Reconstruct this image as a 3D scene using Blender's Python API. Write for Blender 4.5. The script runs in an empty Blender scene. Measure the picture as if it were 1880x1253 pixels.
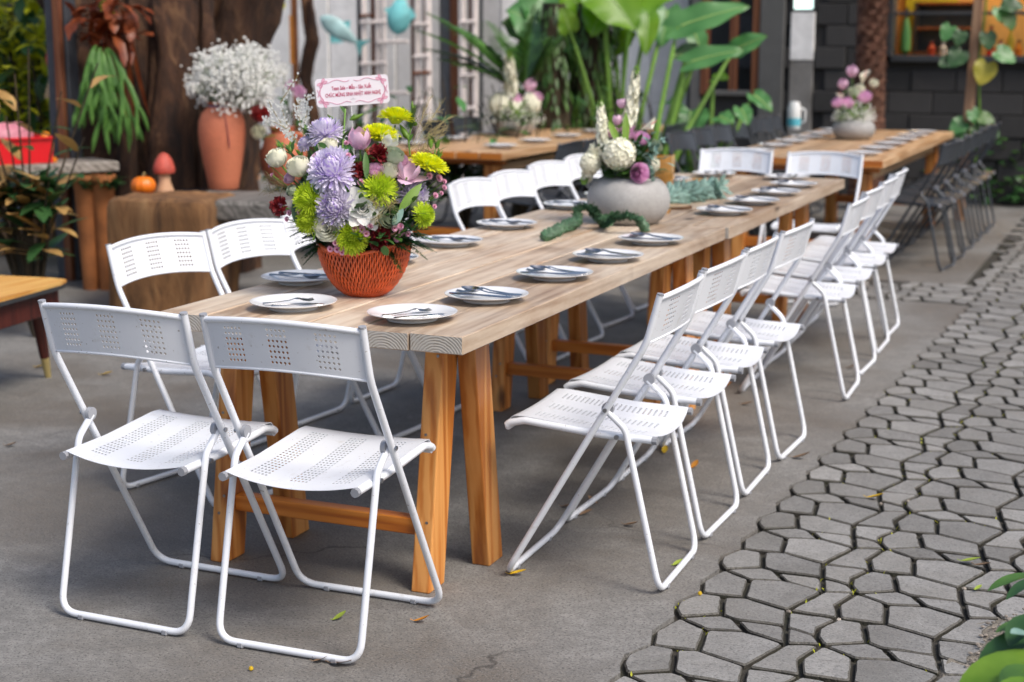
import bpy, math, random
from mathutils import Vector, Matrix, noise
rnd = random.Random(7)
sc = bpy.context.scene
col = sc.collection
R = math.radians

# ------------------------------------------------------------------ camera
FPX, CX, CY, CZ, YAW, PIT = 2862.5, 1.5569, -3.4144, 1.4722, -0.3958, 0.1918
cam_d = bpy.data.cameras.new('camera'); cam = bpy.data.objects.new('camera', cam_d); col.objects.link(cam)
cam_d.sensor_width = 36.0; cam_d.lens = FPX * 36.0 / 1880.0
cam_d.clip_start = 0.05; cam_d.clip_end = 300
CAM = Vector((CX, CY, CZ))
FW = Vector((math.sin(YAW) * math.cos(PIT), math.cos(YAW) * math.cos(PIT), -math.sin(PIT)))
RT = Vector((math.cos(YAW), -math.sin(YAW), 0.0)); UP = RT.cross(FW)
RT, UP = (RT * math.cos(.0029) + UP * math.sin(.0029)), (UP * math.cos(.0029) - RT * math.sin(.0029))
cam.matrix_world = Matrix(((RT.x, UP.x, -FW.x, CX), (RT.y, UP.y, -FW.y, CY), (RT.z, UP.z, -FW.z, CZ), (0, 0, 0, 1)))
cam_d.dof.use_dof = True; cam_d.dof.focus_distance = 3.75; cam_d.dof.aperture_fstop = 3.4; cam_d.dof.aperture_blades = 0
sc.camera = cam

# ------------------------------------------------------------------ sky and sun
w = bpy.data.worlds.new('World'); sc.world = w; w.use_nodes = True
nt = w.node_tree
sky = nt.nodes.new('ShaderNodeTexSky'); sky.sky_type = 'NISHITA'; sky.sun_disc = False
SUN_EL, SUN_AZ = R(52), R(110)          # azimuth from +Y towards +X
sky.sun_elevation = SUN_EL; sky.sun_rotation = SUN_AZ
sky.air_density = 1.0; sky.dust_density = 4.0; sky.ozone_density = 1.0
bg = nt.nodes['Background']; bg.inputs['Strength'].default_value = 0.112
nt.links.new(sky.outputs[0], bg.inputs[0])
sd = bpy.data.lights.new('sun', 'SUN'); sun = bpy.data.objects.new('sun', sd); col.objects.link(sun)
sd.energy = 1.5; sd.angle = R(20); sd.color = (1.0, 0.95, 0.87)
sdir = Vector((math.sin(SUN_AZ) * math.cos(SUN_EL), math.cos(SUN_AZ) * math.cos(SUN_EL), math.sin(SUN_EL)))
sun.rotation_euler = sdir.to_track_quat('Z', 'Y').to_euler(); sun.location = (6, 6, 9)
vs = sc.view_settings
vs.view_transform = 'Standard'; vs.look = 'None'; vs.exposure = 0.75; vs.gamma = 1.0; vs.use_curve_mapping = False
sc.render.engine = 'CYCLES'
sc.cycles.use_denoising = True
sc.cycles.max_bounces = 8; sc.cycles.diffuse_bounces = 3; sc.cycles.glossy_bounces = 3
sc.cycles.transmission_bounces = 6; sc.cycles.transparent_max_bounces = 8
sc.cycles.caustics_reflective = False; sc.cycles.caustics_refractive = False

# ------------------------------------------------------------------ where things stand
def ray(px, py): return FW + RT * ((px - 940) / FPX) - UP * ((py - 626.5) / FPX)
def atz(px, py, z): d = ray(px, py); return CAM + d * ((z - CZ) / d.z)
def aty(px, py, y): d = ray(px, py); return CAM + d * ((y - CY) / d.y)
def atd(px, py, D): return CAM + ray(px, py) * D

# ------------------------------------------------------------------ materials
MATS = {}
def nm(name):
    m = bpy.data.materials.new(name); m.use_nodes = True
    MATS[name] = m
    return m, m.node_tree, m.node_tree.nodes['Principled BSDF']
def nd(t, typ, **kw):
    n = t.nodes.new(typ)
    for k, v in kw.items():
        if k.startswith('i_'): n.inputs[k[2:].replace('_', ' ')].default_value = v
        else: setattr(n, k, v)
    return n
def coords(t, scale=(1, 1, 1), rand=0.0, kind='Object'):
    c = nd(t, 'ShaderNodeTexCoord'); src = c.outputs[kind]
    if rand:
        oi = nd(t, 'ShaderNodeObjectInfo')
        mu = nd(t, 'ShaderNodeVectorMath', operation='SCALE'); mu.inputs[0].default_value = (17.3, 31.7, 9.1)
        t.links.new(oi.outputs['Random'], mu.inputs['Scale'])
        ad = nd(t, 'ShaderNodeVectorMath', operation='ADD')
        t.links.new(src, ad.inputs[0]); t.links.new(mu.outputs[0], ad.inputs[1]); src = ad.outputs[0]
    mp = nd(t, 'ShaderNodeMapping'); mp.inputs['Scale'].default_value = scale
    t.links.new(src, mp.inputs['Vector'])
    return mp.outputs[0]
def ramp(t, fac, stops):
    r = nd(t, 'ShaderNodeValToRGB'); e = r.color_ramp.elements
    while len(e) < len(stops): e.new(0.5)
    for el, (p, c) in zip(e, stops):
        el.position = p; el.color = (c[0], c[1], c[2], 1) if len(c) == 3 else c
    t.links.new(fac, r.inputs[0])
    return r.outputs[0]
def g(v): return (v, v, v)
def mix(t, fac, a, b, mode='MIX'):
    m = nd(t, 'ShaderNodeMix', data_type='RGBA', blend_type=mode)
    for s, v in ((0, fac), (6, a), (7, b)):
        if hasattr(v, 'is_linked') or hasattr(v, 'links'): t.links.new(v, m.inputs[s])
        elif s == 0: m.inputs[0].default_value = v
        else: m.inputs[s].default_value = (*v, 1)
    return m.outputs[2]
def noise_t(t, vec, scale, detail=5, rough=0.55, dist=0.0):
    n = nd(t, 'ShaderNodeTexNoise'); n.inputs['Scale'].default_value = scale; n.inputs['Detail'].default_value = detail
    n.inputs['Roughness'].default_value = rough; n.inputs['Distortion'].default_value = dist
    t.links.new(vec, n.inputs['Vector']); return n.outputs['Fac']
def bump(t, b, h, strength, dist=0.01):
    n = nd(t, 'ShaderNodeBump'); n.inputs['Strength'].default_value = strength; n.inputs['Distance'].default_value = dist
    t.links.new(h, n.inputs['Height']); t.links.new(n.outputs[0], b.inputs['Normal'])

def simple(name, c, rough=0.6, metal=0.0, var=0.25, scale=12, bmp=0.0, coat=0.0, trans=0.0, rand=0.3, sheen=0.0, spec=0.5):
    """colour with a little uneven tone, and from one object to the next"""
    m, t, b = nm(name)
    v = coords(t, rand=1.0)
    n = noise_t(t, v, scale)
    lo = tuple(x * (1 - var) for x in c); hi = tuple(min(1, x * (1 + var)) for x in c)
    cc = ramp(t, n, [(0.3, lo), (0.7, hi)])
    if rand:
        oi = nd(t, 'ShaderNodeObjectInfo')
        hs = nd(t, 'ShaderNodeHueSaturation')
        mr = nd(t, 'ShaderNodeMapRange'); mr.inputs['To Min'].default_value = 1 - rand; mr.inputs['To Max'].default_value = 1 + rand
        t.links.new(oi.outputs['Random'], mr.inputs['Value']); t.links.new(mr.outputs[0], hs.inputs['Value'])
        t.links.new(cc, hs.inputs['Color']); cc = hs.outputs[0]
    t.links.new(cc, b.inputs['Base Color'])
    b.inputs['Roughness'].default_value = rough; b.inputs['Metallic'].default_value = metal
    b.inputs['Coat Weight'].default_value = coat; b.inputs['Specular IOR Level'].default_value = spec
    if bmp: bump(t, b, noise_t(t, v, scale * 4), bmp)
    if trans:
        tr = nd(t, 'ShaderNodeBsdfTranslucent'); t.links.new(cc, tr.inputs[0])
        ms = nd(t, 'ShaderNodeMixShader'); ms.inputs[0].default_value = trans
        t.links.new(b.outputs[0], ms.inputs[1]); t.links.new(tr.outputs[0], ms.inputs[2])
        t.links.new(ms.outputs[0], t.nodes['Material Output'].inputs[0])
    return m

def leafmat(name, c1, c2, rough=0.42, trans=0.25, scale=9, spec=0.5):
    """leaf green that drifts between two tones over the plant"""
    m, t, b = nm(name)
    v = coords(t, rand=1.0)
    n = noise_t(t, v, scale, 3)
    ge = nd(t, 'ShaderNodeNewGeometry')
    cc = ramp(t, n, [(0.32, c1), (0.68, c2)])
    hs = nd(t, 'ShaderNodeHueSaturation')
    mr = nd(t, 'ShaderNodeMapRange'); mr.inputs['To Min'].default_value = 0.65; mr.inputs['To Max'].default_value = 1.35
    t.links.new(ge.outputs['Random Per Island'], mr.inputs['Value']); t.links.new(mr.outputs[0], hs.inputs['Value'])
    t.links.new(cc, hs.inputs['Color']); cc = hs.outputs[0]
    t.links.new(cc, b.inputs['Base Color']); b.inputs['Roughness'].default_value = rough
    b.inputs['Specular IOR Level'].default_value = spec
    tr = nd(t, 'ShaderNodeBsdfTranslucent'); t.links.new(cc, tr.inputs[0])
    ms = nd(t, 'ShaderNodeMixShader'); ms.inputs[0].default_value = trans
    t.links.new(b.outputs[0], ms.inputs[1]); t.links.new(tr.outputs[0], ms.inputs[2])
    t.links.new(ms.outputs[0], t.nodes['Material Output'].inputs[0])
    return m

def wood(name, dark, mid, light, rough=0.5, along='Y', gscale=1.0, knots=True, coat=0.0, wash=None, bmp=0.25):
    m, t, b = nm(name)
    k = 0.045
    s = {'X': (k, 1, 1), 'Y': (1, k, 1), 'Z': (1, 1, k)}[along]
    v = coords(t, s, rand=1.0)
    vo = coords(t, (1, 1, 1), rand=1.0)
    big = noise_t(t, v, 14 * gscale, 4, 0.5, 0.6)
    fine = noise_t(t, v, 130 * gscale, 4, 0.6, 0.2)
    wv = nd(t, 'ShaderNodeTexWave', wave_type='BANDS', bands_direction='DIAGONAL'); wv.inputs['Scale'].default_value = 11 * gscale
    wv.inputs['Distortion'].default_value = 9; wv.inputs['Detail'].default_value = 3; wv.inputs['Detail Scale'].default_value = 1.2
    t.links.new(v, wv.inputs['Vector'])
    a = nd(t, 'ShaderNodeMath', operation='MULTIPLY_ADD'); a.inputs[1].default_value = 0.35
    t.links.new(wv.outputs['Fac'], a.inputs[0]); t.links.new(big, a.inputs[2])
    a2 = nd(t, 'ShaderNodeMath', operation='MULTIPLY_ADD'); a2.inputs[1].default_value = 0.3
    t.links.new(fine, a2.inputs[0]); t.links.new(a.outputs[0], a2.inputs[2])
    cc = ramp(t, a2.outputs[0], [(0.45, dark), (0.72, mid), (1.0, light)])
    oi = nd(t, 'ShaderNodeObjectInfo')
    mr = nd(t, 'ShaderNodeMapRange'); mr.inputs['To Min'].default_value = 0.72; mr.inputs['To Max'].default_value = 1.22
    t.links.new(oi.outputs['Random'], mr.inputs['Value'])
    hs = nd(t, 'ShaderNodeHueSaturation'); t.links.new(mr.outputs[0], hs.inputs['Value']); t.links.new(cc, hs.inputs['Color']); cc = hs.outputs[0]
    if wash:
        vw = coords(t, {'X': (.25, 1, 1), 'Y': (1, .25, 1), 'Z': (1, 1, .25)}[along], rand=1.0)
        n2 = noise_t(t, vw, 5.5, 7, 0.68, 0.7)
        f = ramp(t, n2, [(0.38, g(0.10)), (0.64, g(0.90))])
        n3 = noise_t(t, v, 60, 5, 0.7)
        f3 = ramp(t, n3, [(0.3, g(0.45)), (0.62, g(1.0))])
        mm = nd(t, 'ShaderNodeMath', operation='MULTIPLY'); t.links.new(f, mm.inputs[0]); t.links.new(f3, mm.inputs[1])
        mw = nd(t, 'ShaderNodeMapRange'); mw.inputs['To Min'].default_value = 0.45; mw.inputs['To Max'].default_value = 1.05
        t.links.new(oi.outputs['Random'], mw.inputs['Value'])
        m3 = nd(t, 'ShaderNodeMath', operation='MULTIPLY'); t.links.new(mm.outputs[0], m3.inputs[0]); t.links.new(mw.outputs[0], m3.inputs[1])
        cc = mix(t, m3.outputs[0], cc, wash)
        ns = noise_t(t, vo, 2.3, 5, 0.6)
        st = ramp(t, ns, [(0.56, g(0.0)), (0.70, g(0.55))])
        cc = mix(t, st, cc, tuple(x * 0.9 for x in dark))
    if knots:
        vor = nd(t, 'ShaderNodeTexVoronoi'); vor.inputs['Scale'].default_value = 3.2
        vk = coords(t, {'X': (.4, 1, 1), 'Y': (1, .4, 1), 'Z': (1, 1, .4)}[along], rand=1.0); t.links.new(vk, vor.inputs['Vector'])
        kf = ramp(t, vor.outputs['Distance'], [(0.035, g(0.9)), (0.085, g(0.0))])
        cc = mix(t, kf, cc, tuple(x * 0.3 for x in dark))
    t.links.new(cc, b.inputs['Base Color'])
    rr = ramp(t, fine, [(0.3, g(rough * 0.8)), (0.7, g(min(1, rough * 1.2)))]); t.links.new(rr, b.inputs['Roughness'])
    b.inputs['Coat Weight'].default_value = coat; b.inputs['Coat Roughness'].default_value = 0.3
    bump(t, b, a2.outputs[0], bmp, 0.004)
    return m

def endgrain(name, c1, c2):
    m, t, b = nm(name)
    v = coords(t, (1, 0.02, 1), rand=1.0)
    wv = nd(t, 'ShaderNodeTexWave', wave_type='RINGS', rings_direction='Y'); wv.inputs['Scale'].default_value = 44
    wv.inputs['Distortion'].default_value = 2.2; wv.inputs['Detail'].default_value = 3; wv.inputs['Detail Scale'].default_value = 2
    mp = nd(t, 'ShaderNodeMapping'); mp.inputs['Location'].default_value = (0, 0, 0.05)
    c = nd(t, 'ShaderNodeTexCoord'); t.links.new(c.outputs['Object'], mp.inputs['Vector']); t.links.new(mp.outputs[0], wv.inputs['Vector'])
    n = noise_t(t, v, 60)
    cc = ramp(t, wv.outputs['Fac'], [(0.2, c1), (0.65, c2)])
    cc = mix(t, ramp(t, n, [(0.35, g(0.0)), (0.7, g(0.7))]), cc, (0.45, 0.42, 0.38))
    t.links.new(cc, b.inputs['Base Color']); b.inputs['Roughness'].default_value = 0.8
    bump(t, b, wv.outputs['Fac'], 0.3, 0.003)
    return m

def concrete(name, c, stain, var=0.18, speck=0.35, cracks=True, rough=0.8, scale=1.0, bmp=0.35):
    m, t, b = nm(name)
    v = coords(t, rand=0.0) if cracks else coords(t, rand=1.0)
    n1 = noise_t(t, v, 1.1 * scale, 6, 0.6, 0.5)
    n2 = noise_t(t, v, 9 * scale, 6, 0.65)
    n3 = noise_t(t, v, 135, 2, 0.6)
    n4 = noise_t(t, v, 190, 2, 0.6)
    n5 = noise_t(t, v, 34, 5, 0.7)
    cc = ramp(t, n2, [(0.25, tuple(x * (1 - var) for x in c)), (0.75, tuple(x * (1 + var) for x in c))])
    cc = mix(t, ramp(t, n1, [(0.40, g(0.0)), (0.64, g(0.78))]), cc, stain)
    cc = mix(t, ramp(t, n3, [(0.36, g(speck)), (0.47, g(0.0))]), cc, tuple(x * 0.22 for x in c))
    cc = mix(t, ramp(t, n4, [(0.56, g(0.0)), (0.75, g(speck * 0.8))]), cc, tuple(min(1, x * 1.9) for x in c))
    cc = mix(t, ramp(t, n5, [(0.40, g(speck * .55)), (0.55, g(0.0))]), cc, tuple(x * 0.55 for x in c))
    if cracks:
        vor = nd(t, 'ShaderNodeTexVoronoi', feature='DISTANCE_TO_EDGE'); vor.inputs['Scale'].default_value = 0.55
        wp = nd(t, 'ShaderNodeTexNoise'); wp.inputs['Scale'].default_value = 2.2; wp.inputs['Detail'].default_value = 6
        t.links.new(v, wp.inputs['Vector'])
        ad = nd(t, 'ShaderNodeVectorMath', operation='MULTIPLY_ADD'); ad.inputs[1].default_value = (0.5, 0.5, 0.5)
        t.links.new(wp.outputs['Color'], ad.inputs[0]); t.links.new(v, ad.inputs[2]); t.links.new(ad.outputs[0], vor.inputs['Vector'])
        cf = ramp(t, vor.outputs['Distance'], [(0.0, g(0.75)), (0.0035, g(0.0))])
        gate = ramp(t, noise_t(t, v, 0.9, 3), [(0.50, g(0.0)), (0.58, g(1.0))])
        mm = nd(t, 'ShaderNodeMath', operation='MULTIPLY'); t.links.new(cf, mm.inputs[0]); t.links.new(gate, mm.inputs[1])
        cc = mix(t, mm.outputs[0], cc, (0.03, 0.028, 0.026))
    if not cracks:
        oi = nd(t, 'ShaderNodeObjectInfo')
        mr = nd(t, 'ShaderNodeMapRange'); mr.inputs['To Min'].default_value = 0.74; mr.inputs['To Max'].default_value = 1.18
        t.links.new(oi.outputs['Random'], mr.inputs['Value'])
        hs = nd(t, 'ShaderNodeHueSaturation'); t.links.new(mr.outputs[0], hs.inputs['Value']); t.links.new(cc, hs.inputs['Color']); cc = hs.outputs[0]
    t.links.new(cc, b.inputs['Base Color'])
    rr = ramp(t, n1, [(0.3, g(rough)), (0.7, g(rough * 0.75))]); t.links.new(rr, b.inputs['Roughness'])
    hh = nd(t, 'ShaderNodeMath', operation='ADD'); t.links.new(n3, hh.inputs[0]); t.links.new(n2, hh.inputs[1])
    bump(t, b, hh.outputs[0], bmp, 0.004)
    return m

def bark(name, c1, c2, c3, sc_=1.0, stretch=0.3, bmp=0.9):
    m, t, b = nm(name)
    v = coords(t, (1, 1, stretch), rand=1.0)
    n1 = noise_t(t, v, 7 * sc_, 8, 0.65, 0.8); n2 = noise_t(t, v, 2.0 * sc_, 4, 0.6)
    cc = ramp(t, n1, [(0.3, c1), (0.52, c2), (0.78, c3)])
    cc = mix(t, ramp(t, n2, [(0.45, g(0.0)), (0.7, g(0.6))]), cc, tuple(x * 0.45 for x in c1))
    t.links.new(cc, b.inputs['Base Color']); b.inputs['Roughness'].default_value = 0.9
    bump(t, b, n1, bmp, 0.03)
    return m

def glassy(name, c, rough=0.05, ior=1.45):
    m, t, b = nm(name)
    b.inputs['Base Color'].default_value = (*c, 1); b.inputs['Roughness'].default_value = rough
    b.inputs['Transmission Weight'].default_value = 1.0; b.inputs['IOR'].default_value = ior
    return m
def emit(name, c, s):
    m, t, b = nm(name)
    b.inputs['Base Color'].default_value = (*c, 1); b.inputs['Emission Color'].default_value = (*c, 1); b.inputs['Emission Strength'].default_value = s
    return m

m_, t_, b_ = nm('white_paint')
v_ = coords(t_, rand=1.0)
c_ = ramp(t_, noise_t(t_, v_, 7, 4), [(0.3, (0.715, 0.74, 0.79)), (0.7, (0.765, 0.79, 0.84))])
c_ = mix(t_, ramp(t_, noise_t(t_, v_, 26, 6, 0.7), [(0.58, g(0.0)), (0.74, g(0.38))]), c_, (0.42, 0.385, 0.33))
c_ = mix(t_, ramp(t_, noise_t(t_, v_, 120, 2, 0.5), [(0.70, g(0.0)), (0.74, g(0.6))]), c_, (0.20, 0.15, 0.11))
t_.links.new(c_, b_.inputs['Base Color']); b_.inputs['Roughness'].default_value = 0.36; b_.inputs['Coat Weight'].default_value = 0.12
simple('black_paint', (0.040, 0.047, 0.058), rough=0.36, var=0.15, scale=5, rand=0.1)
simple('grey_plastic', (0.30, 0.31, 0.34), rough=0.45, var=0.1, rand=0.05)
simple('steel', (0.40, 0.40, 0.41), rough=0.2, metal=1.0, var=0.05, rand=0.05)
simple('bolt_steel', (0.35, 0.35, 0.36), rough=0.3, metal=1.0, var=0.1, rand=0.05)
simple('porcelain', (0.74, 0.75, 0.77), rough=0.18, var=0.015, rand=0.02, coat=0.2)
wood('plank_wood', (0.20, 0.110, 0.058), (0.34, 0.215, 0.130), (0.46, 0.33, 0.225), rough=0.42, along='Y', wash=(0.77, 0.69, 0.57), gscale=1.3, bmp=0.15)
endgrain('plank_end', (0.29, 0.25, 0.20), (0.50, 0.46, 0.40))
wood('pine_leg', (0.26, 0.068, 0.010), (0.48, 0.165, 0.028), (0.64, 0.29, 0.080), rough=0.5, along='Z', coat=0.08)
wood('pine_rail', (0.30, 0.070, 0.006), (0.47, 0.138, 0.013), (0.57, 0.20, 0.03), rough=0.5, along='X', coat=0.08)
wood('warm_plank', (0.29, 0.145, 0.062), (0.47, 0.275, 0.14), (0.60, 0.40, 0.235), rough=0.38, along='Y', coat=0.25)
wood('grey_plank', (0.035, 0.032, 0.03), (0.085, 0.08, 0.072), (0.15, 0.14, 0.13), rough=0.8, along='Y')
wood('shelf_plank', (0.12, 0.10, 0.085), (0.27, 0.235, 0.20), (0.40, 0.36, 0.32), rough=0.8, along='Y')
bark('old_block', (0.030, 0.014, 0.007), (0.20, 0.095, 0.035), (0.33, 0.19, 0.085), sc_=1.3, stretch=.22, bmp=.7)
wood('veneer', (0.50, 0.19, 0.030), (0.74, 0.36, 0.08), (0.85, 0.50, 0.15), rough=0.5, along='Y', coat=0.0, knots=False)
wood('red_lacquer', (0.030, 0.005, 0.003), (0.055, 0.008, 0.005), (0.075, 0.012, 0.007), rough=0.5, along='Z', coat=0.0, knots=False)
wood('post_wood', (0.20, 0.105, 0.055), (0.34, 0.19, 0.11), (0.44, 0.27, 0.16), rough=0.7, along='Z')
wood('rust_wood', (0.07, 0.02, 0.008), (0.14, 0.042, 0.016), (0.20, 0.075, 0.03), rough=0.75, along='Z')
concrete('concrete', (0.206, 0.200, 0.190), (0.104, 0.082, 0.060), var=0.28, speck=0.75)
concrete('paver', (0.240, 0.236, 0.228), (0.18, 0.172, 0.157), cracks=False, speck=0.5, scale=2.0, bmp=0.5)
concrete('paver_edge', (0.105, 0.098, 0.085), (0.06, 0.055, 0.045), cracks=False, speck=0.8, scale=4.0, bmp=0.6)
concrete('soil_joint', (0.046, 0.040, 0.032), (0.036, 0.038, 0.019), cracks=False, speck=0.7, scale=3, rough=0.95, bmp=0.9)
concrete('garden_soil', (0.21, 0.185, 0.15), (0.13, 0.115, 0.09), cracks=False, speck=0.8, scale=3, rough=0.95, bmp=1.0)
concrete('stone_pot', (0.43, 0.425, 0.42), (0.35, 0.34, 0.325), cracks=False, speck=0.15, scale=4, bmp=0.12)
concrete('dark_block', (0.042, 0.040, 0.040), (0.034, 0.032, 0.031), cracks=False, speck=0.1, scale=1.5, bmp=0.4)
concrete('grey_wall', (0.10, 0.10, 0.10), (0.085, 0.085, 0.08), cracks=False, speck=0.1, scale=1, bmp=0.2)
concrete('pale_concrete', (0.27, 0.26, 0.25), (0.16, 0.15, 0.135), cracks=False, speck=0.2, scale=2, bmp=0.3)
concrete('white_wall', (0.88, 0.87, 0.86), (0.80, 0.79, 0.77), cracks=False, speck=0.05, scale=1, bmp=0.1)
concrete('tan_block', (0.28, 0.17, 0.10), (0.20, 0.12, 0.07), cracks=False, speck=0.3, scale=2, bmp=0.5)
concrete('terracotta', (0.54, 0.165, 0.085), (0.48, 0.15, 0.075), var=0.14, cracks=False, speck=0.16, scale=3, rough=0.75, bmp=0.1)
bark('tree_bark', (0.007, 0.0025, 0.0012), (0.055, 0.021, 0.008), (0.19, 0.098, 0.046), sc_=1.5, bmp=1.0)
bark('palm_bark', (0.035, 0.016, 0.010), (0.15, 0.062, 0.038), (0.38, 0.22, 0.14), sc_=2.0, stretch=1.6)
bark('dark_trunk', (0.020, 0.018, 0.010), (0.05, 0.035, 0.018), (0.09, 0.06, 0.03), sc_=2)
simple('cane_red', (0.66, 0.115, 0.030), rough=0.38, var=0.3, scale=30, coat=0.2, rand=0)
simple('cane_dark', (0.16, 0.022, 0.008), rough=0.5, var=0.3, scale=30, rand=0)
simple('lavender', (0.84, 0.79, 0.95), rough=0.6, var=0.12, scale=25, trans=0.3, rand=0.08)
simple('lavender_deep', (0.62, 0.50, 0.86), rough=0.6, var=0.12, scale=25, trans=0.2, rand=0.08)
simple('lime', (0.62, 0.76, 0.050), rough=0.6, var=0.15, scale=25, trans=0.25, rand=0.1)
simple('lime_deep', (0.42, 0.58, 0.03), rough=0.6, var=0.15, scale=25, trans=0.2, rand=0.1)
simple('lime_yellow', (0.80, 0.82, 0.012), rough=0.6, var=0.12, scale=25, trans=0.25, rand=0.06)
simple('cream_petal', (0.86, 0.85, 0.70), rough=0.55, var=0.05, scale=25, trans=0.2, rand=0.05)
simple('green_white_petal', (0.55, 0.62, 0.45), rough=0.55, var=0.1, scale=25, trans=0.2, rand=0.05)
simple('white_petal', (0.90, 0.90, 0.87), rough=0.55, var=0.04, scale=25, trans=0.4, rand=0.04)
simple('pink_petal', (0.80, 0.54, 0.70), rough=0.5, var=0.12, scale=20, trans=0.25, rand=0.1)
simple('rose_pink', (0.90, 0.56, 0.79), rough=0.55, var=0.15, scale=30, trans=0.4, rand=0.12)
simple('button_pink', (0.72, 0.38, 0.52), rough=0.6, var=0.15, scale=60, trans=0.15, rand=0.1)
simple('button_eye', (0.30, 0.05, 0.12), rough=0.7, var=0.2, scale=60, rand=0.1)
simple('wine_red', (0.16, 0.006, 0.010), rough=0.6, var=0.3, scale=30, trans=0.1, rand=0.15)
simple('coral', (0.70, 0.14, 0.14), rough=0.45, var=0.1, rand=0.05)
simple('flower_yellow', (0.72, 0.52, 0.03), rough=0.5, var=0.1, rand=0.05)
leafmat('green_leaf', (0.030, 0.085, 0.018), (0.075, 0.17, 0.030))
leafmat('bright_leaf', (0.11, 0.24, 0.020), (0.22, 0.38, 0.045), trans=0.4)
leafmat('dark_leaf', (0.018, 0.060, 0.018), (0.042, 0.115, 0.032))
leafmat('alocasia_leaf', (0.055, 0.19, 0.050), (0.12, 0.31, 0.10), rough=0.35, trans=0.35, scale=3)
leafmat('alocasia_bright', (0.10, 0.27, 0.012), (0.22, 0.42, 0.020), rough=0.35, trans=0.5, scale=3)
leafmat('yellow_leaf', (0.34, 0.32, 0.03), (0.50, 0.44, 0.06), trans=0.4)
leafmat('bronze_leaf', (0.30, 0.17, 0.05), (0.50, 0.31, 0.11), trans=0.15)
leafmat('rust_leaf', (0.13, 0.024, 0.008), (0.28, 0.070, 0.020), trans=0.15)
leafmat('blue_leaf', (0.14, 0.26, 0.22), (0.26, 0.40, 0.35), rough=0.6, trans=0.15, scale=20)
leafmat('succulent', (0.035, 0.10, 0.045), (0.085, 0.18, 0.095), rough=0.5, trans=0.1, scale=20)
leafmat('fern_fine', (0.015, 0.065, 0.020), (0.035, 0.11, 0.030), trans=0.2)
leafmat('staghorn', (0.045, 0.135, 0.020), (0.12, 0.27, 0.050), rough=0.5, trans=0.25)
leafmat('garden_leaf', (0.38, 0.43, 0.015), (0.70, 0.68, 0.04), trans=0.5, scale=3)
simple('stem_green', (0.12, 0.24, 0.03), rough=0.5, var=0.2, scale=15)
simple('vein_green', (0.26, 0.40, 0.12), rough=0.5, var=0.15)
simple('dry_stem', (0.30, 0.24, 0.10), rough=0.7, var=0.2)
simple('card_face', (0.80, 0.75, 0.82), rough=0.5, var=0.01, rand=0)
simple('card_pink', (0.62, 0.22, 0.36), rough=0.5, var=0.05, rand=0)
simple('card_pink_light', (0.78, 0.46, 0.58), rough=0.5, var=0.05, rand=0)
simple('card_letter', (0.50, 0.06, 0.15), rough=0.5, var=0.05, rand=0)
simple('card_grey', (0.32, 0.30, 0.34), rough=0.5, var=0.05, rand=0)
simple('clear_stick', (0.55, 0.55, 0.55), rough=0.15, var=0.02, rand=0)
simple('gold', (0.85, 0.55, 0.25), rough=0.14, metal=1.0, var=0.08, rand=0)
simple('brass', (0.62, 0.50, 0.22), rough=0.3, metal=0.6, var=0.08, rand=0)
simple('amber_glass', (0.62, 0.34, 0.08), rough=0.08, var=0.15, scale=40, trans=0.5, rand=0, coat=0.6)
simple('candle_wax', (0.75, 0.66, 0.45), rough=0.5, var=0.03, rand=0)
simple('pumpkin', (0.72, 0.17, 0.010), rough=0.35, var=0.15, scale=8, rand=0)
simple('mushroom_red', (0.46, 0.075, 0.05), rough=0.6, var=0.25, scale=20, bmp=0.3, rand=0)
simple('mushroom_stem', (0.50, 0.29, 0.17), rough=0.7, var=0.15, scale=14, rand=0)
simple('phone_black', (0.008, 0.008, 0.010), rough=0.2, var=0.1, rand=0)
simple('red_plastic', (0.62, 0.006, 0.012), rough=0.3, var=0.06, rand=0)
simple('pink_plastic', (0.55, 0.20, 0.26), rough=0.5, var=0.15, rand=0)
simple('orange_ceramic', (0.70, 0.22, 0.010), rough=0.35, var=0.1, rand=0)
simple('cream_paint', (0.52, 0.38, 0.22), rough=0.5, var=0.15, rand=0)
simple('scarlet_paint', (0.45, 0.045, 0.015), rough=0.5, var=0.25, rand=0)
simple('ribbon_blue', (0.10, 0.10, 0.19), rough=0.5, var=0.1, rand=0)
simple('ribbon_pink', (0.46, 0.15, 0.16), rough=0.5, var=0.1, rand=0)
simple('teal_metal', (0.14, 0.42, 0.44), rough=0.5, var=0.35, scale=6, rand=0.2)
simple('teal_pale', (0.30, 0.46, 0.47), rough=0.55, var=0.3, scale=6, rand=0.2)
simple('white_stick', (0.74, 0.66, 0.63), rough=0.7, var=0.15, scale=5, rand=0.15)
simple('metal_dark', (0.035, 0.038, 0.042), rough=0.4, var=0.15, rand=0.05)
simple('slate_metal', (0.055, 0.06, 0.072), rough=0.5, var=0.2, rand=0.05)
simple('room_tan', (0.62, 0.40, 0.16), rough=0.7, var=0.08, rand=0)
simple('room_lime', (0.45, 0.50, 0.05), rough=0.7, var=0.08, rand=0)
simple('umbrella_green', (0.12, 0.34, 0.10), rough=0.6, var=0.1, rand=0)
simple('thermos_white', (0.66, 0.68, 0.68), rough=0.3, var=0.03, rand=0)
simple('thermos_teal', (0.10, 0.45, 0.55), rough=0.4, var=0.1, rand=0)
simple('rust_iron', (0.30, 0.105, 0.03), rough=0.75, var=0.35, scale=6, bmp=0.3, rand=0.1)
simple('orange_paint', (0.62, 0.24, 0.03), rough=0.6, var=0.2, rand=0)
simple('pebble', (0.30, 0.26, 0.22), rough=0.8, var=0.3, scale=30, rand=0.4)
simple('litter_yellow', (0.66, 0.44, 0.02), rough=0.6, var=0.15, rand=0.1, trans=0.2)
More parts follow.
